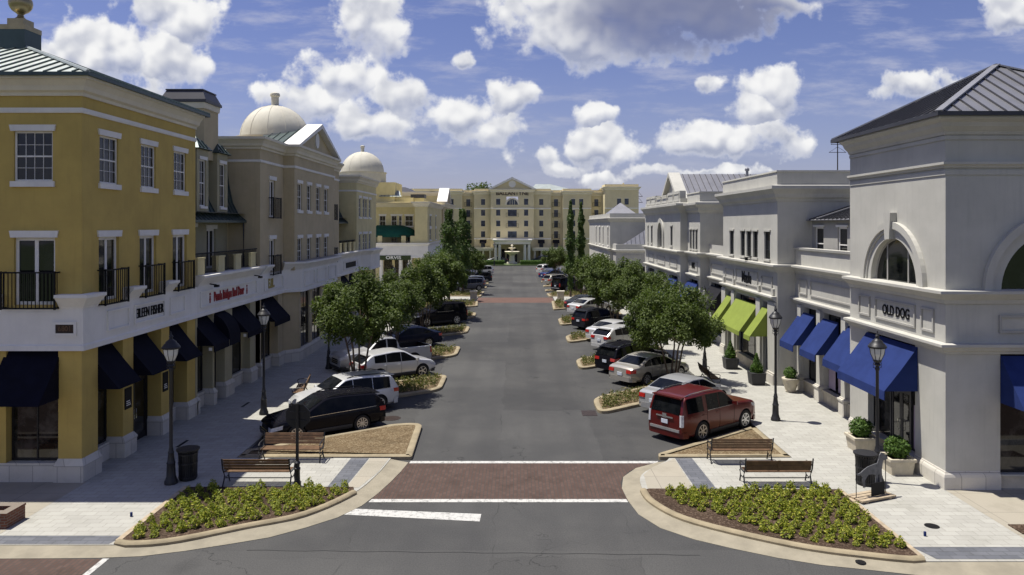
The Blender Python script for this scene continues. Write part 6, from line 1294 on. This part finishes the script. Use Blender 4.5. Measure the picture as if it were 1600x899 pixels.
#==PART5==
# ------------------------------------------------------------------ trees
def crown(seed, rx, rz, zc, nclump, nleaf, s, mat='leaf', squash=1.0):
    rr = random.Random(seed); mb = MB(); cl = []
    for _ in range(nclump):
        a = rr.uniform(0, 6.28); z = rr.uniform(-.8, 1); q = math.sqrt(max(0, 1 - z * z)); k = rr.uniform(.45, .95)
        cl.append((Vector((rx * k * q * math.cos(a), rx * k * q * math.sin(a), zc + rz * k * z)), rr.uniform(.16, .3) * rx))
    for _ in range(nleaf):
        c, r = cl[rr.randrange(nclump)]; v = Vector((rr.gauss(0, 1), rr.gauss(0, 1), rr.gauss(0, .8))); v.normalize(); k = rr.random() ** .45
        leaf(mb, c + v * r * k, v + Vector((0, 0, .9)), s * rr.uniform(.65, 1.35), rr, .6)
    return mb, cl
def tree_proto(seed, rx, rz, zc, nclump, nleaf, s, stems=4, mat='leaf'):
    r = thing('street_tree', '', 'tree'); mb, cl = crown(seed, rx, rz, zc, nclump, nleaf, s); mk('crown', mb, mat, r, norm=False)
    rr = random.Random(seed + 1); tb = MB()
    for i in range(stems):
        a = 6.28 * i / stems + rr.uniform(-.4, .4); b = Vector((.13 * math.cos(a), .13 * math.sin(a), 0)); m = Vector((.35 * rx * math.cos(a) * .6, .35 * rx * math.sin(a) * .6, zc - rz * .75)); t = Vector((.5 * rx * math.cos(a), .5 * rx * math.sin(a), zc + rz * .2))
        j = Vector((rr.gauss(0, .05), rr.gauss(0, .05), 0)); tb.tube([b, b * 1.2 + (m - b) * .4 + j, m, (m + t) / 2 + j, t], .065, 7, r2=.02)
        for c, q in rr.sample(cl, 5): tb.tube([m + (t - m) * rr.uniform(0, .6), (m + c) / 2 + Vector((0, 0, .15)), c], .025, 5, r2=.008)
    mk('trunk', tb, 'bark', r, 60); return r
T1 = tree_proto(11, 2.25, 2.0, 3.75, 60, 27000, .064); T2 = tree_proto(23, 2.65, 1.85, 3.15, 60, 30000, .064); T3 = tree_proto(31, 2.45, 2.1, 3.85, 46, 13000, .09); index_kids()
def pop_proto(seed, w, h):
    r = thing('poplar_tree', '', 'tree'); rr = random.Random(seed); mb = MB()
    for _ in range(int(5200)):
        t = rr.random() ** .9; z = .9 + (h - .9) * t; ww = w * (math.sin(min(1, t * 1.9 + .25) * math.pi / 2) * (1 - max(0, t - .45) ** 1.6 * 2.0)) * (.75 + .35 * math.sin(t * 23 + seed) * .6); a = rr.uniform(0, 6.28); k = rr.random() ** .4
        ww *= .72 + .5 * abs(math.sin(a * 1.5 + z * 1.7 + seed)) * abs(math.cos(z * 2.3 + a)); leaf(mb, Vector((ww * k * math.cos(a), ww * k * math.sin(a), z + .25 * math.sin(a * 3))), Vector((math.cos(a), math.sin(a), .8)), rr.uniform(.09, .17), rr, .6)
    mk('crown', mb, 'leafpop', r, norm=False); tb = MB(); tb.tube([(0, 0, 0), (.03, 0, h * .5), (0, 0, h * .92)], .14, 7, r2=.02); mk('trunk', tb, 'bark', r, 60); return r
PA = pop_proto(3, 1.75, 9.7); PB = pop_proto(8, .72, 11.0); index_kids()
TR = [(T1, -7.6, 35.2, 0, 1.03, 'leafy green street tree nearest on the left, over the white SUV'), (T1, -7.6, 45, 130, .92, 'leafy green street tree second on the left, above the silver pickup'), (T3, -6.95, 55, 20, .95, 'leafy green street tree third on the left, above the black SUV'), (T3, -6.5, 64.8, 200, .97, 'leafy green street tree fourth on the left, before the poplars'),
      (T3, -8.2, 74, 80, .95, 'small leafy tree half hidden at the foot of the left poplars'), (T3, -6.1, 100, 300, .82, 'round green tree above the two grey cars on the left'), (T2, 8.1, 38.4, 0, 1.0, 'broad leafy street tree behind the red SUV over the beige sedan'), (T1, 7.75, 47.5, 220, .98, 'leafy street tree second on the right, above the white hatchback'),
      (T3, 7.6, 57.6, 110, .96, 'leafy street tree third on the right, beside the dark SUV'), (T3, 7.4, 66, 10, .97, 'leafy street tree fourth on the right, before the thin poplars'), (T3, 7.7, 75.5, 150, .9, 'leafy tree on the right at the foot of the thin poplars'), (T3, 5.6, 106, 60, .88, 'round dark green tree on the right above the silver estate car'), (T3, 7.4, 90, 250, .8, 'leafy tree on the right just past the far crossing')]
first = set()
for pr, x, y, a, s, lab in TR:
    o = pr if pr.name not in first else copy_tree(pr)
    first.add(pr.name); o.location = (x, y, .12); o.rotation_euler = (0, 0, R(a)); o.scale = (s, s, s); tag(o, lab, 'tree', 'leafy street trees in the parking islands')
for pr, x, y, a, s, lab in [(PA, -7.45, 80.5, 0, 1.0, 'dark green poplar, left one of the wide pair left of the road'), (PA, -6.5, 88, 140, 1.02, 'dark green poplar, right one of the wide pair left of the road'), (PB, 6.1, 84, 0, .98, 'slim dark poplar nearest the hotel, left one of the thin pair'), (PB, 7.5, 86.5, 100, .97, 'slim dark poplar beside the white building, right one of the thin pair')]:
    o = pr if pr.name not in first else copy_tree(pr)
    first.add(pr.name); o.location = (x, y, .12); o.rotation_euler = (0, 0, R(a)); o.scale = (s, s, s); tag(o, lab, 'tree', 'poplars at the far crossing')
for x, y, sc_, lab in [(-9.5, 196, 3.6, 'dark tree crown rising behind the hotel roof'), (33, 176, 2.2, 'dark tree top above the white parapet right of the hotel'), (27, 178, 2.0, 'dark tree top beside the hotel end bay')]:
    o = copy_tree(T3); o.location = (x, y, -.1 if sc_ > 3 else 0); o.scale = (sc_, sc_, sc_ * (.93 if sc_ > 3 else .92)); tag(o, lab, 'tree')
    del o['group']
#==PART6==
# ------------------------------------------------------------------ vehicles (front towards local +X)
CARS = {
 'bigsuv': dict(L=5.12, W=2.0, wb=2.95, fo=1.0, Rw=.41, top=[(-.5, .62), (-.498, 1.12), (-.458, 1.78), (-.43, 1.86), (-.2, 1.9), (-.02, 1.88), (.035, 1.83), (.16, 1.32), (.2, 1.26), (.42, 1.15), (.478, 1.06), (.495, .85), (.5, .6)], belt=[(-.5, 1.19), (.16, 1.18), (.5, .97)], rg=(1, 2), ws=(6, 7), pil=[-.44, -.25, -.205, -.05, -.045], tum=.22, spokes=7),
 'suv': dict(L=4.8, W=1.93, wb=2.8, fo=.95, Rw=.37, top=[(-.5, .62), (-.496, 1.02), (-.44, 1.5), (-.40, 1.61), (-.15, 1.68), (.0, 1.67), (.06, 1.63), (.235, 1.12), (.265, 1.07), (.42, .96), (.475, .84), (.497, .68), (.5, .5)], belt=[(-.5, 1.02), (0, .98), (.24, .97), (.5, .72)], rg=(1, 2), ws=(6, 7), pil=[-.40, -.22, -.20, -.02, .0], tum=.30, spokes=5),
 'wagon': dict(L=4.82, W=1.85, wb=2.745, fo=.96, Rw=.35, top=[(-.5, .55), (-.495, .97), (-.43, 1.4), (-.39, 1.5), (-.12, 1.57), (.0, 1.56), (.05, 1.52), (.245, 1.02), (.275, .98), (.43, .87), (.48, .76), (.497, .62), (.5, .45)], belt=[(-.5, .97), (0, .93), (.24, .90), (.5, .66)], rg=(1, 2), ws=(6, 7), pil=[-.40, -.245, -.23, -.03, -.012], tum=.30, spokes=10),
 'cross': dict(L=4.64, W=1.86, wb=2.66, fo=.92, Rw=.37, top=[(-.5, .62), (-.49, 1.06), (-.385, 1.43), (-.33, 1.54), (-.08, 1.63), (.02, 1.62), (.075, 1.58), (.25, 1.1), (.28, 1.06), (.43, .94), (.478, .82), (.497, .66), (.5, .5)], belt=[(-.5, 1.08), (0, 1.0), (.25, .98), (.5, .72)], rg=(1, 2), ws=(6, 7), pil=[-.33, -.18, -.165, .015, .03], tum=.32, spokes=5),
 'sedan': dict(L=4.75, W=1.83, wb=2.72, fo=.93, Rw=.33, top=[(-.5, .5), (-.494, .9), (-.47, .99), (-.375, 1.03), (-.215, 1.37), (-.1, 1.44), (.03, 1.43), (.07, 1.39), (.245, .98), (.275, .94), (.42, .8), (.478, .68), (.497, .56), (.5, .42)], belt=[(-.5, .92), (-.3, .95), (0, .93), (.24, .88), (.5, .6)], rg=(3, 4), ws=(7, 8), pil=[-.30, -.185, -.175, -.025, -.008], tum=.34, spokes=9),
 'pickup': dict(L=5.7, W=1.98, wb=3.5, fo=.95, Rw=.40, top=[(-.5, .65), (-.499, 1.16), (-.125, 1.18), (-.105, 1.72), (-.08, 1.81), (.0, 1.85), (.06, 1.83), (.1, 1.78), (.205, 1.27), (.235, 1.22), (.43, 1.12), (.48, 1.02), (.497, .85), (.5, .6)], belt=[(-.5, 1.16), (.2, 1.13), (.5, .95)], rg=(2, 3), ws=(7, 8), pil=[-.1, .0, .012, .012, .0125], tum=.24, spokes=6),
}
WHEELS = {}
def lerp_tab(t, x):
    for (a, b), (c, d) in zip(t, t[1:]):
        if x <= c: return b + (d - b) * max(0, (x - a)) / max(1e-6, c - a)
    return t[-1][1]
def car(kind, name, label, cat, col, x, y, rz, rear_mat='redlens', trim='plastic', rails=False, group='cars parked at an angle along the street', z=0.0, metal=.25, rough=.28, z2=None, plate=True):
    S = CARS[kind]; Lc, W, wb, fo, Rw = S['L'], S['W'], S['wb'], S['fo'], S['Rw']; hL = Lc / 2
    top, belt, tum = S['top'], S['belt'], S['tum']
    r = thing(name, label, cat); pm = paint(name + ' paint', col, metal, rough)
    xf = hL - fo; xr = xf - wb
    ztop = lambda q: lerp_tab(top, q)
    def zt_s(q): return sum(ztop(q + k * .006) for k in (-2, -1, 0, 1, 2)) / 5 if -.485 < q < .485 else ztop(q)
    zb_ = lambda q: .24 + .13 * max(0, (abs(q) - .40) / .1) ** 1.5
    hw = lambda q: W / 2 * (1 - .16 * abs(2 * q) ** 9 - .035 * (max(0, q) * 2) ** 3)
    def bel(q): return min(lerp_tab(belt, q), zt_s(q) - .03)
    def sect(q):
        w = hw(q); zt, zl, zb = zt_s(q), bel(q), zb_(q); w5 = w * .972
        z6 = max(zl + .008, zt - .055); w6 = w5 - tum * (z6 - zl)
        return [(0, zb), (w * .84, zb), (w * .955, zb + .10), (w, zb + .42 * (zl - zb)), (w * .995, zl - .10), (w5, zl), (w6, z6), (w6 - .07, zt), (0, zt + .018)]
    qs = sorted({round(-.5 + i / 46, 4) for i in range(47)} | {p[0] for p in top} | {-.499, .499, -.492, .492, -.485, .485})
    rows = []
    for q in qs:
        s = sect(q); full = [(a, b) for a, b in s] + [(-a, b) for a, b in s[-2:0:-1]]; rows.append([(q * Lc, a, b) for a, b in full])
    n = len(rows[0]); mb = MB(); mb.v = [p for rw in rows for p in rw]
    mb.f = [(i * n + j, (i + 1) * n + j, (i + 1) * n + (j + 1) % n, i * n + (j + 1) % n) for i in range(len(rows) - 1) for j in range(n)] + [tuple(range(n)), tuple(range(len(rows) * n - 1, (len(rows) - 1) * n - 1, -1))]; mb.m = [0] * len(mb.f)
    body = mk('body', mb, [pm, 'rimdark'], r)
    cb = MB()
    for xx in (xf, xr):
        for s in (-1, 1): cb.lathe([(Rw * 1.16, -.19), (Rw * 1.16, .19)], (xx, s * (W / 2 - .1), Rw), 26, axis='y')
    if kind == 'pickup': cb.box(-hL + .1, -.14 * Lc, -W / 2 + .13, W / 2 - .13, .75, 1.4)
    cut = mk('tmp_cut', cb, 'rimdark'); md = body.modifiers.new('b', 'BOOLEAN'); md.operation = 'DIFFERENCE'; md.object = cut; md.solver = 'EXACT'
    try: md.material_mode = 'TRANSFER'
    except Exception: pass
    bpy.context.view_layer.update(); me = bpy.data.meshes.new_from_object(body.evaluated_get(bpy.context.evaluated_depsgraph_get())); body.modifiers.clear(); body.data = me; me.shade_smooth(); me.set_sharp_from_angle(angle=R(32)); bpy.data.objects.remove(cut)
    # windows
    def yside(q, zz): zl = bel(q); return hw(q) * .972 - tum * (zz - zl)
    def side(qa, qb, s, nm='side_window'):
        m = MB(); k = 10; vs = []
        for i in range(k + 1):
            q = qa + (qb - qa) * i / k; lo = bel(q) + .035; hi = max(lo + .004, zt_s(q) - .085)
            for t in (0, .5, 1): zz = lo + (hi - lo) * t; vs.append((q * Lc, s * (yside(q, zz) + .006), zz))
        m.add(vs, [(i * 3 + j, i * 3 + j + 1, (i + 1) * 3 + j + 1, (i + 1) * 3 + j) for i in range(k) for j in (0, 1)]); return mk(nm, m, 'carglass', r, 30)
    p = list(S['pil']); p[2] = p[1] + .006 if kind not in ('bigsuv', 'pickup') else p[2]; p[4] = p[3] + .006 if kind != 'pickup' else p[4]; wsb = top[S['ws'][1]][0] - .012; rgt = top[S['rg'][1]][0]
    for s in (-1, 1):
        if kind == 'pickup': side(-.098, .006, s); side(.02, wsb, s)
        else: side(max(p[0], rgt - .03 if kind != 'sedan' else p[0]), p[1], s); side(p[2], p[3], s); side(p[4], wsb, s)
    def screen(i0, i1, nm):
        (qa, za), (qb, zb) = top[i0], top[i1]; m = MB(); vs = []; k = 8
        dx, dz = (qb - qa) * Lc, zb - za; ln = math.hypot(dx, dz); nx, nz = -dz / ln, dx / ln
        if nz < 0: nx, nz = -nx, -nz
        for t in (.09, .35, .65, .93):
            q = qa + (qb - qa) * t; zz = za + dz * t; w = max(.2, hw(q) * .972 - tum * (zz - lerp_tab(belt, q)) - .10)
            for j in range(k + 1):
                u = -1 + 2 * j / k; vs.append((q * Lc + nx * .016, u * w, zz + nz * .016 + .018 * (1 - u * u)))
        m.add(vs, [(a * (k + 1) + j, a * (k + 1) + j + 1, (a + 1) * (k + 1) + j + 1, (a + 1) * (k + 1) + j) for a in range(3) for j in range(k)]); mk(nm, m, 'carglass', r, 40)
    screen(*S['ws'], 'windshield'); screen(*S['rg'], 'rear_window')
    # lamps, bumpers, grille, plates, mirrors, handles
    zl = bel(.49); zh = zl - .1
    for s in (-1, 1):
        def corner(nm, e, y0, q1, za, zb, mat, dz=0.0, t=.014):
            """lens wrapping the corner: across the end face from y0*half-width, then along the side to station q1"""
            sg = 1 if e > 0 else -1; ends = [(e + sg * t, s * hw(.5 * sg) * (y0 + (1 - y0) * k / 3)) for k in range(4)]
            ends += [(q * sg * Lc, s * (hw(q * sg) + t)) for q in [.4965 - (.4965 - q1) * k / 5 for k in range(6)]]
            m = MB(); n_ = len(ends); z_ = [(za + dz * max(0, i - 3) / 6, zb + (zb - za) * -.35 * max(0, i - 6) / 4 * 0 + dz * max(0, i - 3) / 6) for i in range(n_)]
            vs = [(x_, y_, z0) for (x_, y_), (z0, z1) in zip(ends, z_)] + [(x_ - sg * .02, y_ - s * .012, z1) for (x_, y_), (z0, z1) in zip(ends, z_)]
            inn = [(x_ - sg * .05, y_ - s * .05, z) for x_, y_, z in vs]
            m.add(vs + inn, [(i, i + 1, n_ + i + 1, n_ + i) for i in range(n_ - 1)] + [(2 * n_ + i, 2 * n_ + i + 1, i + 1, i) for i in range(n_ - 1)] + [(n_ + i, n_ + i + 1, 3 * n_ + i + 1, 3 * n_ + i) for i in range(n_ - 1)] + [(n_ - 1, 2 * n_ - 1, 4 * n_ - 1, 3 * n_ - 1), (0, n_, 3 * n_, 2 * n_)])
            mk(nm, m, mat, r, 30)
        zh = lerp_tab(belt, .49); corner('headlight', hL, .62, .415, zh - .16, zh - .02, 'clearlens', .1)
        zr = lerp_tab(belt, -.49)
        if kind == 'bigsuv': corner('tail_light', -hL, .90, .484, zr - .46, zr + .0, rear_mat)
        elif kind == 'pickup': corner('tail_light', -hL, .84, .48, zr - .42, zr - .06, rear_mat)
        else: corner('tail_light', -hL, .58, .44, zr - .22, zr - .05, rear_mat, .02)
        m = MB(); q = wsb + .0; m.hexa([(q * Lc - .12, s * (yside(q - .03, bel(q) + .1)), bel(q) + .04), (q * Lc + .02, s * yside(q, bel(q)), bel(q) + .05), (q * Lc + .0, s * (W / 2 + .17), bel(q) + .03), (q * Lc - .1, s * (W / 2 + .19), bel(q) + .03), (q * Lc - .12, s * (yside(q - .03, bel(q) + .1)), bel(q) + .14), (q * Lc + .0, s * yside(q, bel(q)), bel(q) + .15), (q * Lc - .02, s * (W / 2 + .16), bel(q) + .19), (q * Lc - .1, s * (W / 2 + .18), bel(q) + .19)]); mk('mirror', m, pm, r, 30)
        m = MB(); zs = .24
        m.hexa([(xr + Rw * 1.22, s * (W / 2 * .955), zs - .01), (xf - Rw * 1.22, s * (W / 2 * .955), zs - .01), (xf - Rw * 1.22, s * (W / 2 + .004), zs + .1), (xr + Rw * 1.22, s * (W / 2 + .004), zs + .1), (xr + Rw * 1.22, s * W / 2 * .9, zs + .13), (xf - Rw * 1.22, s * W / 2 * .9, zs + .13), (xf - Rw * 1.22, s * (W / 2 - .0), zs + .17), (xr + Rw * 1.22, s * (W / 2 - .0), zs + .17)]); mk('sill_trim', m, trim, r)
        m = MB()
        for q in ([p[3] - .02, p[1] + .0] if kind != 'pickup' else [.0]):
            zz = bel(q) - .1; m.tube([(q * Lc - .16, s * (hw(q) + .012), zz), (q * Lc + .0, s * (hw(q) + .02), zz)], .014, 5)
        mks('door_handle', m, pm, r)
        m = MB()
        for q in ([p[4] - .006, p[2] - .008, wsb - .004] if kind != 'pickup' else [.013, wsb - .004]):
            pts = [(q * Lc, s * (a + .0035), b) for a, b in sect(q)[2:6]]
            for a, b in zip(pts, pts[1:]): m.bar(a, b, .008, .008)
        mks('door_seam', m, 'rimdark', r)
        if kind in ('bigsuv', 'wagon', 'suv'):
            m = MB(); qa, qb = (p[2] if kind == 'bigsuv' else p[0]), wsb; m.tube([((qa + (qb - qa) * k / 6) * Lc, s * (hw(qa + (qb - qa) * k / 6) * .972 + .01), bel(qa + (qb - qa) * k / 6) + .022) for k in range(7)], .013, 5); mk('window_trim', m, 'chrome', r)
        if rails:
            m = MB(); qa, qb = rgt + .03, top[S['ws'][0]][0] - .03; pts = []
            for i in range(7): q = qa + (qb - qa) * i / 6; a, b = sect(q)[7]; pts.append((q * Lc, s * (a - .02), b + (.06 if 0 < i < 6 else .015)))
            m.tube(pts, .022, 6); mk('roof_rail', m, 'chrome' if rails == 2 else 'slate', r, 50)
    w = hw(.49); m = MB(); m.hexa([(hL - .06, -w * .52, zl - .34), (hL + .016, -w * .52, zl - .34), (hL + .016, w * .52, zl - .34), (hL - .06, w * .52, zl - .34), (hL - .06, -w * .56, zl - .06), (hL + .0, -w * .56, zl - .06), (hL + .0, w * .56, zl - .06), (hL - .06, w * .56, zl - .06)]); gr = mk('grille', m, 'rimdark', r); m = MB(); m.tube([(hL + .018, -w * .5, zl - .14), (hL + .02, w * .5, zl - .14)], .018, 6); m.tube([(hL + .02, -w * .5, zl - .24), (hL + .022, w * .5, zl - .24)], .012, 6); mk('grille_bar', m, 'chrome', gr)
    for e, z0, z1, nm in ((hL, .26, .44, 'front_bumper'), (-hL, .27, .5, 'rear_bumper')):
        s = 1 if e > 0 else -1; w = hw(.485 * s); wi = hw(.44 * s); m = MB(); m.prism([(e - s * .3, -wi - .006), (e - s * .07, -w - .008), (e + s * .018, -w * .8), (e + s * .03, 0), (e + s * .018, w * .8), (e - s * .07, w + .008), (e - s * .3, wi + .006)], z0, z1); mk(nm, m, pm if nm == 'rear_bumper' or kind in ('bigsuv', 'sedan') else trim, r, 25)
    if kind == 'bigsuv':
        m = MB(); w = hw(-.49) * .86; m.box(-hL - .045, -hL + .0, -w, w, .5, .6); mk('bumper_step', m, 'rim', r); m = MB(); m.box(-hL - .03, -hL - .0, -.42, .42, 1.0, 1.06); m.box(-hL - .032, -hL, -.1, .1, .98, 1.16); mk('tailgate_bar', m, 'chrome', r)
        m = MB(); m.box(-.458 * Lc - .14, -.43 * Lc, -.72, .72, 1.80, 1.85); mk('spoiler', m, pm, r)
    if kind in ('suv', 'cross', 'wagon'):
        q = top[S['rg'][1]]; w = hw(q[0]) * .66; m = MB(); m.hexa([(q[0] * Lc - .14, -w, q[1] + .04), (q[0] * Lc + .12, -w, q[1] + .06), (q[0] * Lc + .12, w, q[1] + .06), (q[0] * Lc - .14, w, q[1] + .04), (q[0] * Lc - .14, -w, q[1] + .07), (q[0] * Lc + .12, -w, q[1] + .085), (q[0] * Lc + .12, w, q[1] + .085), (q[0] * Lc - .14, w, q[1] + .07)]); mk('spoiler', m, pm, r)
    if plate: m = MB(); zp = .84 if kind in ('bigsuv',) else bel(-.49) - .26; m.box(-hL - .034, -hL - .0, -.16, .16, zp - .08, zp + .08); mk('licence_plate', m, 'plate', r)
    # wheels
    key = (Rw, S['spokes'])
    for xx in (xf, xr):
        for s in (-1, 1):
            m = MB(); m.lathe([(Rw * .66, -.10), (Rw * .93, -.115), (Rw, -.08), (Rw, .08), (Rw * .93, .115), (Rw * .66, .10)], (0, 0, 0), 30, axis='y'); wh = mk('wheel', m, 'rubber', r, 40)
            wh.location = (xx, s * (W / 2 - .115), Rw); wh.rotation_euler = (0, 0, 0 if s > 0 else math.pi)
            m = MB(); ri = Rw * .68; m.lathe([(ri, .06), (ri, .112), (ri * .9, .112), (ri * .86, .06)], n=30, axis='y'); m.lathe([(.0, .06), (.075, .06), (.07, .105), (0, .11)], n=14, axis='y')
            for i in range(S['spokes']):
                a = 2 * math.pi * i / S['spokes']; c, sn = math.cos(a), math.sin(a); m.bar((.04 * c, .088, .04 * sn), (ri * .9 * c, .1, ri * .9 * sn), .022, .06 if S['spokes'] < 8 else .045)
            q = mk('rim', m, 'rim', wh, 30); q.matrix_parent_inverse = Matrix()
            m = MB(); m.lathe([(ri * .95, .02), (ri * .95, .055), (0, .058)], n=24, axis='y'); q = mk('brake_disc', m, 'rimdark', wh); q.matrix_parent_inverse = Matrix()
    r.location = (x, y, z); r.rotation_euler = (0, 0, R(rz)); tag(r, group=group)
    q = {'bigsuv': .95, 'suv': .95, 'cross': .95}.get(kind, 1); q = .97 if kind == 'wagon' else q; r.scale = (q, q, q); return r
RA, LA = 39, 215
WHT = (.62, .62, .61); SIL = (.36, .365, .37); BLK = (.008, .008, .011); DGR = (.035, .04, .05); BEI = (.36, .34, .30)
for a in [
 ('bigsuv', 'large_suv', 'large red SUV parked beside the right mulch triangle', 'car', (.10, .007, .006), 7.55, 29.75, RA, 'clearlens', 'plastic', 2),
 ('sedan', 'parked_sedan', 'silver sedan mostly hidden behind the red SUV', 'car', SIL, 7.75, 33.65, RA),
 ('sedan', 'parked_sedan', 'beige silver sedan parked under the nearest right tree', 'car', BEI, 7.15, 39.55, RA),
 ('suv', 'parked_suv', 'black SUV with red lights between the beige sedan and white hatchback', 'car', BLK, 6.65, 42.5, RA, 'redlens', 'plastic', 2),
 ('cross', 'parked_hatchback', 'white hatchback next to the black SUV on the right', 'car', WHT, 7.1, 50.0, RA),
 ('sedan', 'parked_sedan', 'white sedan hidden behind the white hatchback', 'car', WHT, 7.2, 53.4, RA),
 ('suv', 'parked_suv', 'dark grey SUV by the fourth right kerb island', 'car', (.02, .021, .027), 6.6, 59.8, RA, 'redlens', 'plastic', 1),
 ('sedan', 'parked_sedan', 'white sedan parked last before the far crossing on the right', 'car', WHT, 6.95, 69.3, RA),
 ('sedan', 'parked_sedan', 'dark blue car hidden behind the white sedan near the far crossing', 'car', DGR, 6.9, 72.5, RA),
 ('bigsuv', 'parked_suv', 'black boxy SUV just past the far crossing on the right', 'car', BLK, 6.6, 92.4, RA),
 ('wagon', 'parked_wagon', 'pale silver estate car beyond the black boxy SUV', 'car', BEI, 5.75, 102.3, RA, 'redlens', 'plastic', 1),
 ('sedan', 'parked_sedan', 'blue car beyond the silver estate on the right', 'car', (.015, .035, .13), 5.6, 114, RA),
 ('suv', 'parked_suv', 'distant white SUV at the far right end of the parking row', 'car', WHT, 5.5, 127, RA),
 ('wagon', 'parked_wagon', 'black estate car nose in beside the left mulch triangle', 'car', BLK, -7.75, 29.55, LA, 'redlens', 'plastic', 1),
 ('suv', 'parked_suv', 'white SUV parked next to the black estate car', 'car', WHT, -7.7, 32.85, LA, 'redlens', 'plastic', 1),
 ('cross', 'parked_suv', 'white crossover parked nose out towards the road on the left', 'car', WHT, -6.75, 40.15, 35),
 ('pickup', 'pickup_truck', 'silver pickup truck between the white crossover and kerb island', 'truck', (.42, .42, .42), -7.9, 42.9, LA),
 ('sedan', 'parked_sedan', 'dark blue car behind the silver pickup', 'car', (.012, .016, .035), -7.55, 50.0, LA),
 ('bigsuv', 'parked_suv', 'black full size SUV under the third left tree', 'car', BLK, -6.65, 61.6, LA),
 ('suv', 'parked_suv', 'grey SUV nearest past the far crossing on the left', 'car', (.075, .08, .10), -6.4, 93.1, LA),
 ('suv', 'parked_suv', 'pale blue silver SUV behind the grey SUV', 'car', (.27, .30, .36), -6.5, 97.4, LA),
 ('suv', 'parked_suv', 'dark SUV beyond the pale blue one on the left', 'car', (.025, .03, .04), -5.9, 105.5, LA),
 ('suv', 'parked_suv', 'white SUV farthest along the left parking row', 'car', WHT, -6.2, 122, LA),
 ('suv', 'parked_suv', 'dark car standing under the hotel porch on the right', 'car', (.02, .025, .05), 5.2, 160.5, 180),
 ('sedan', 'parked_sedan', 'grey car standing under the hotel porch by the fountain', 'car', (.07, .075, .085), -4.4, 161.2, 180)]: car(*a)
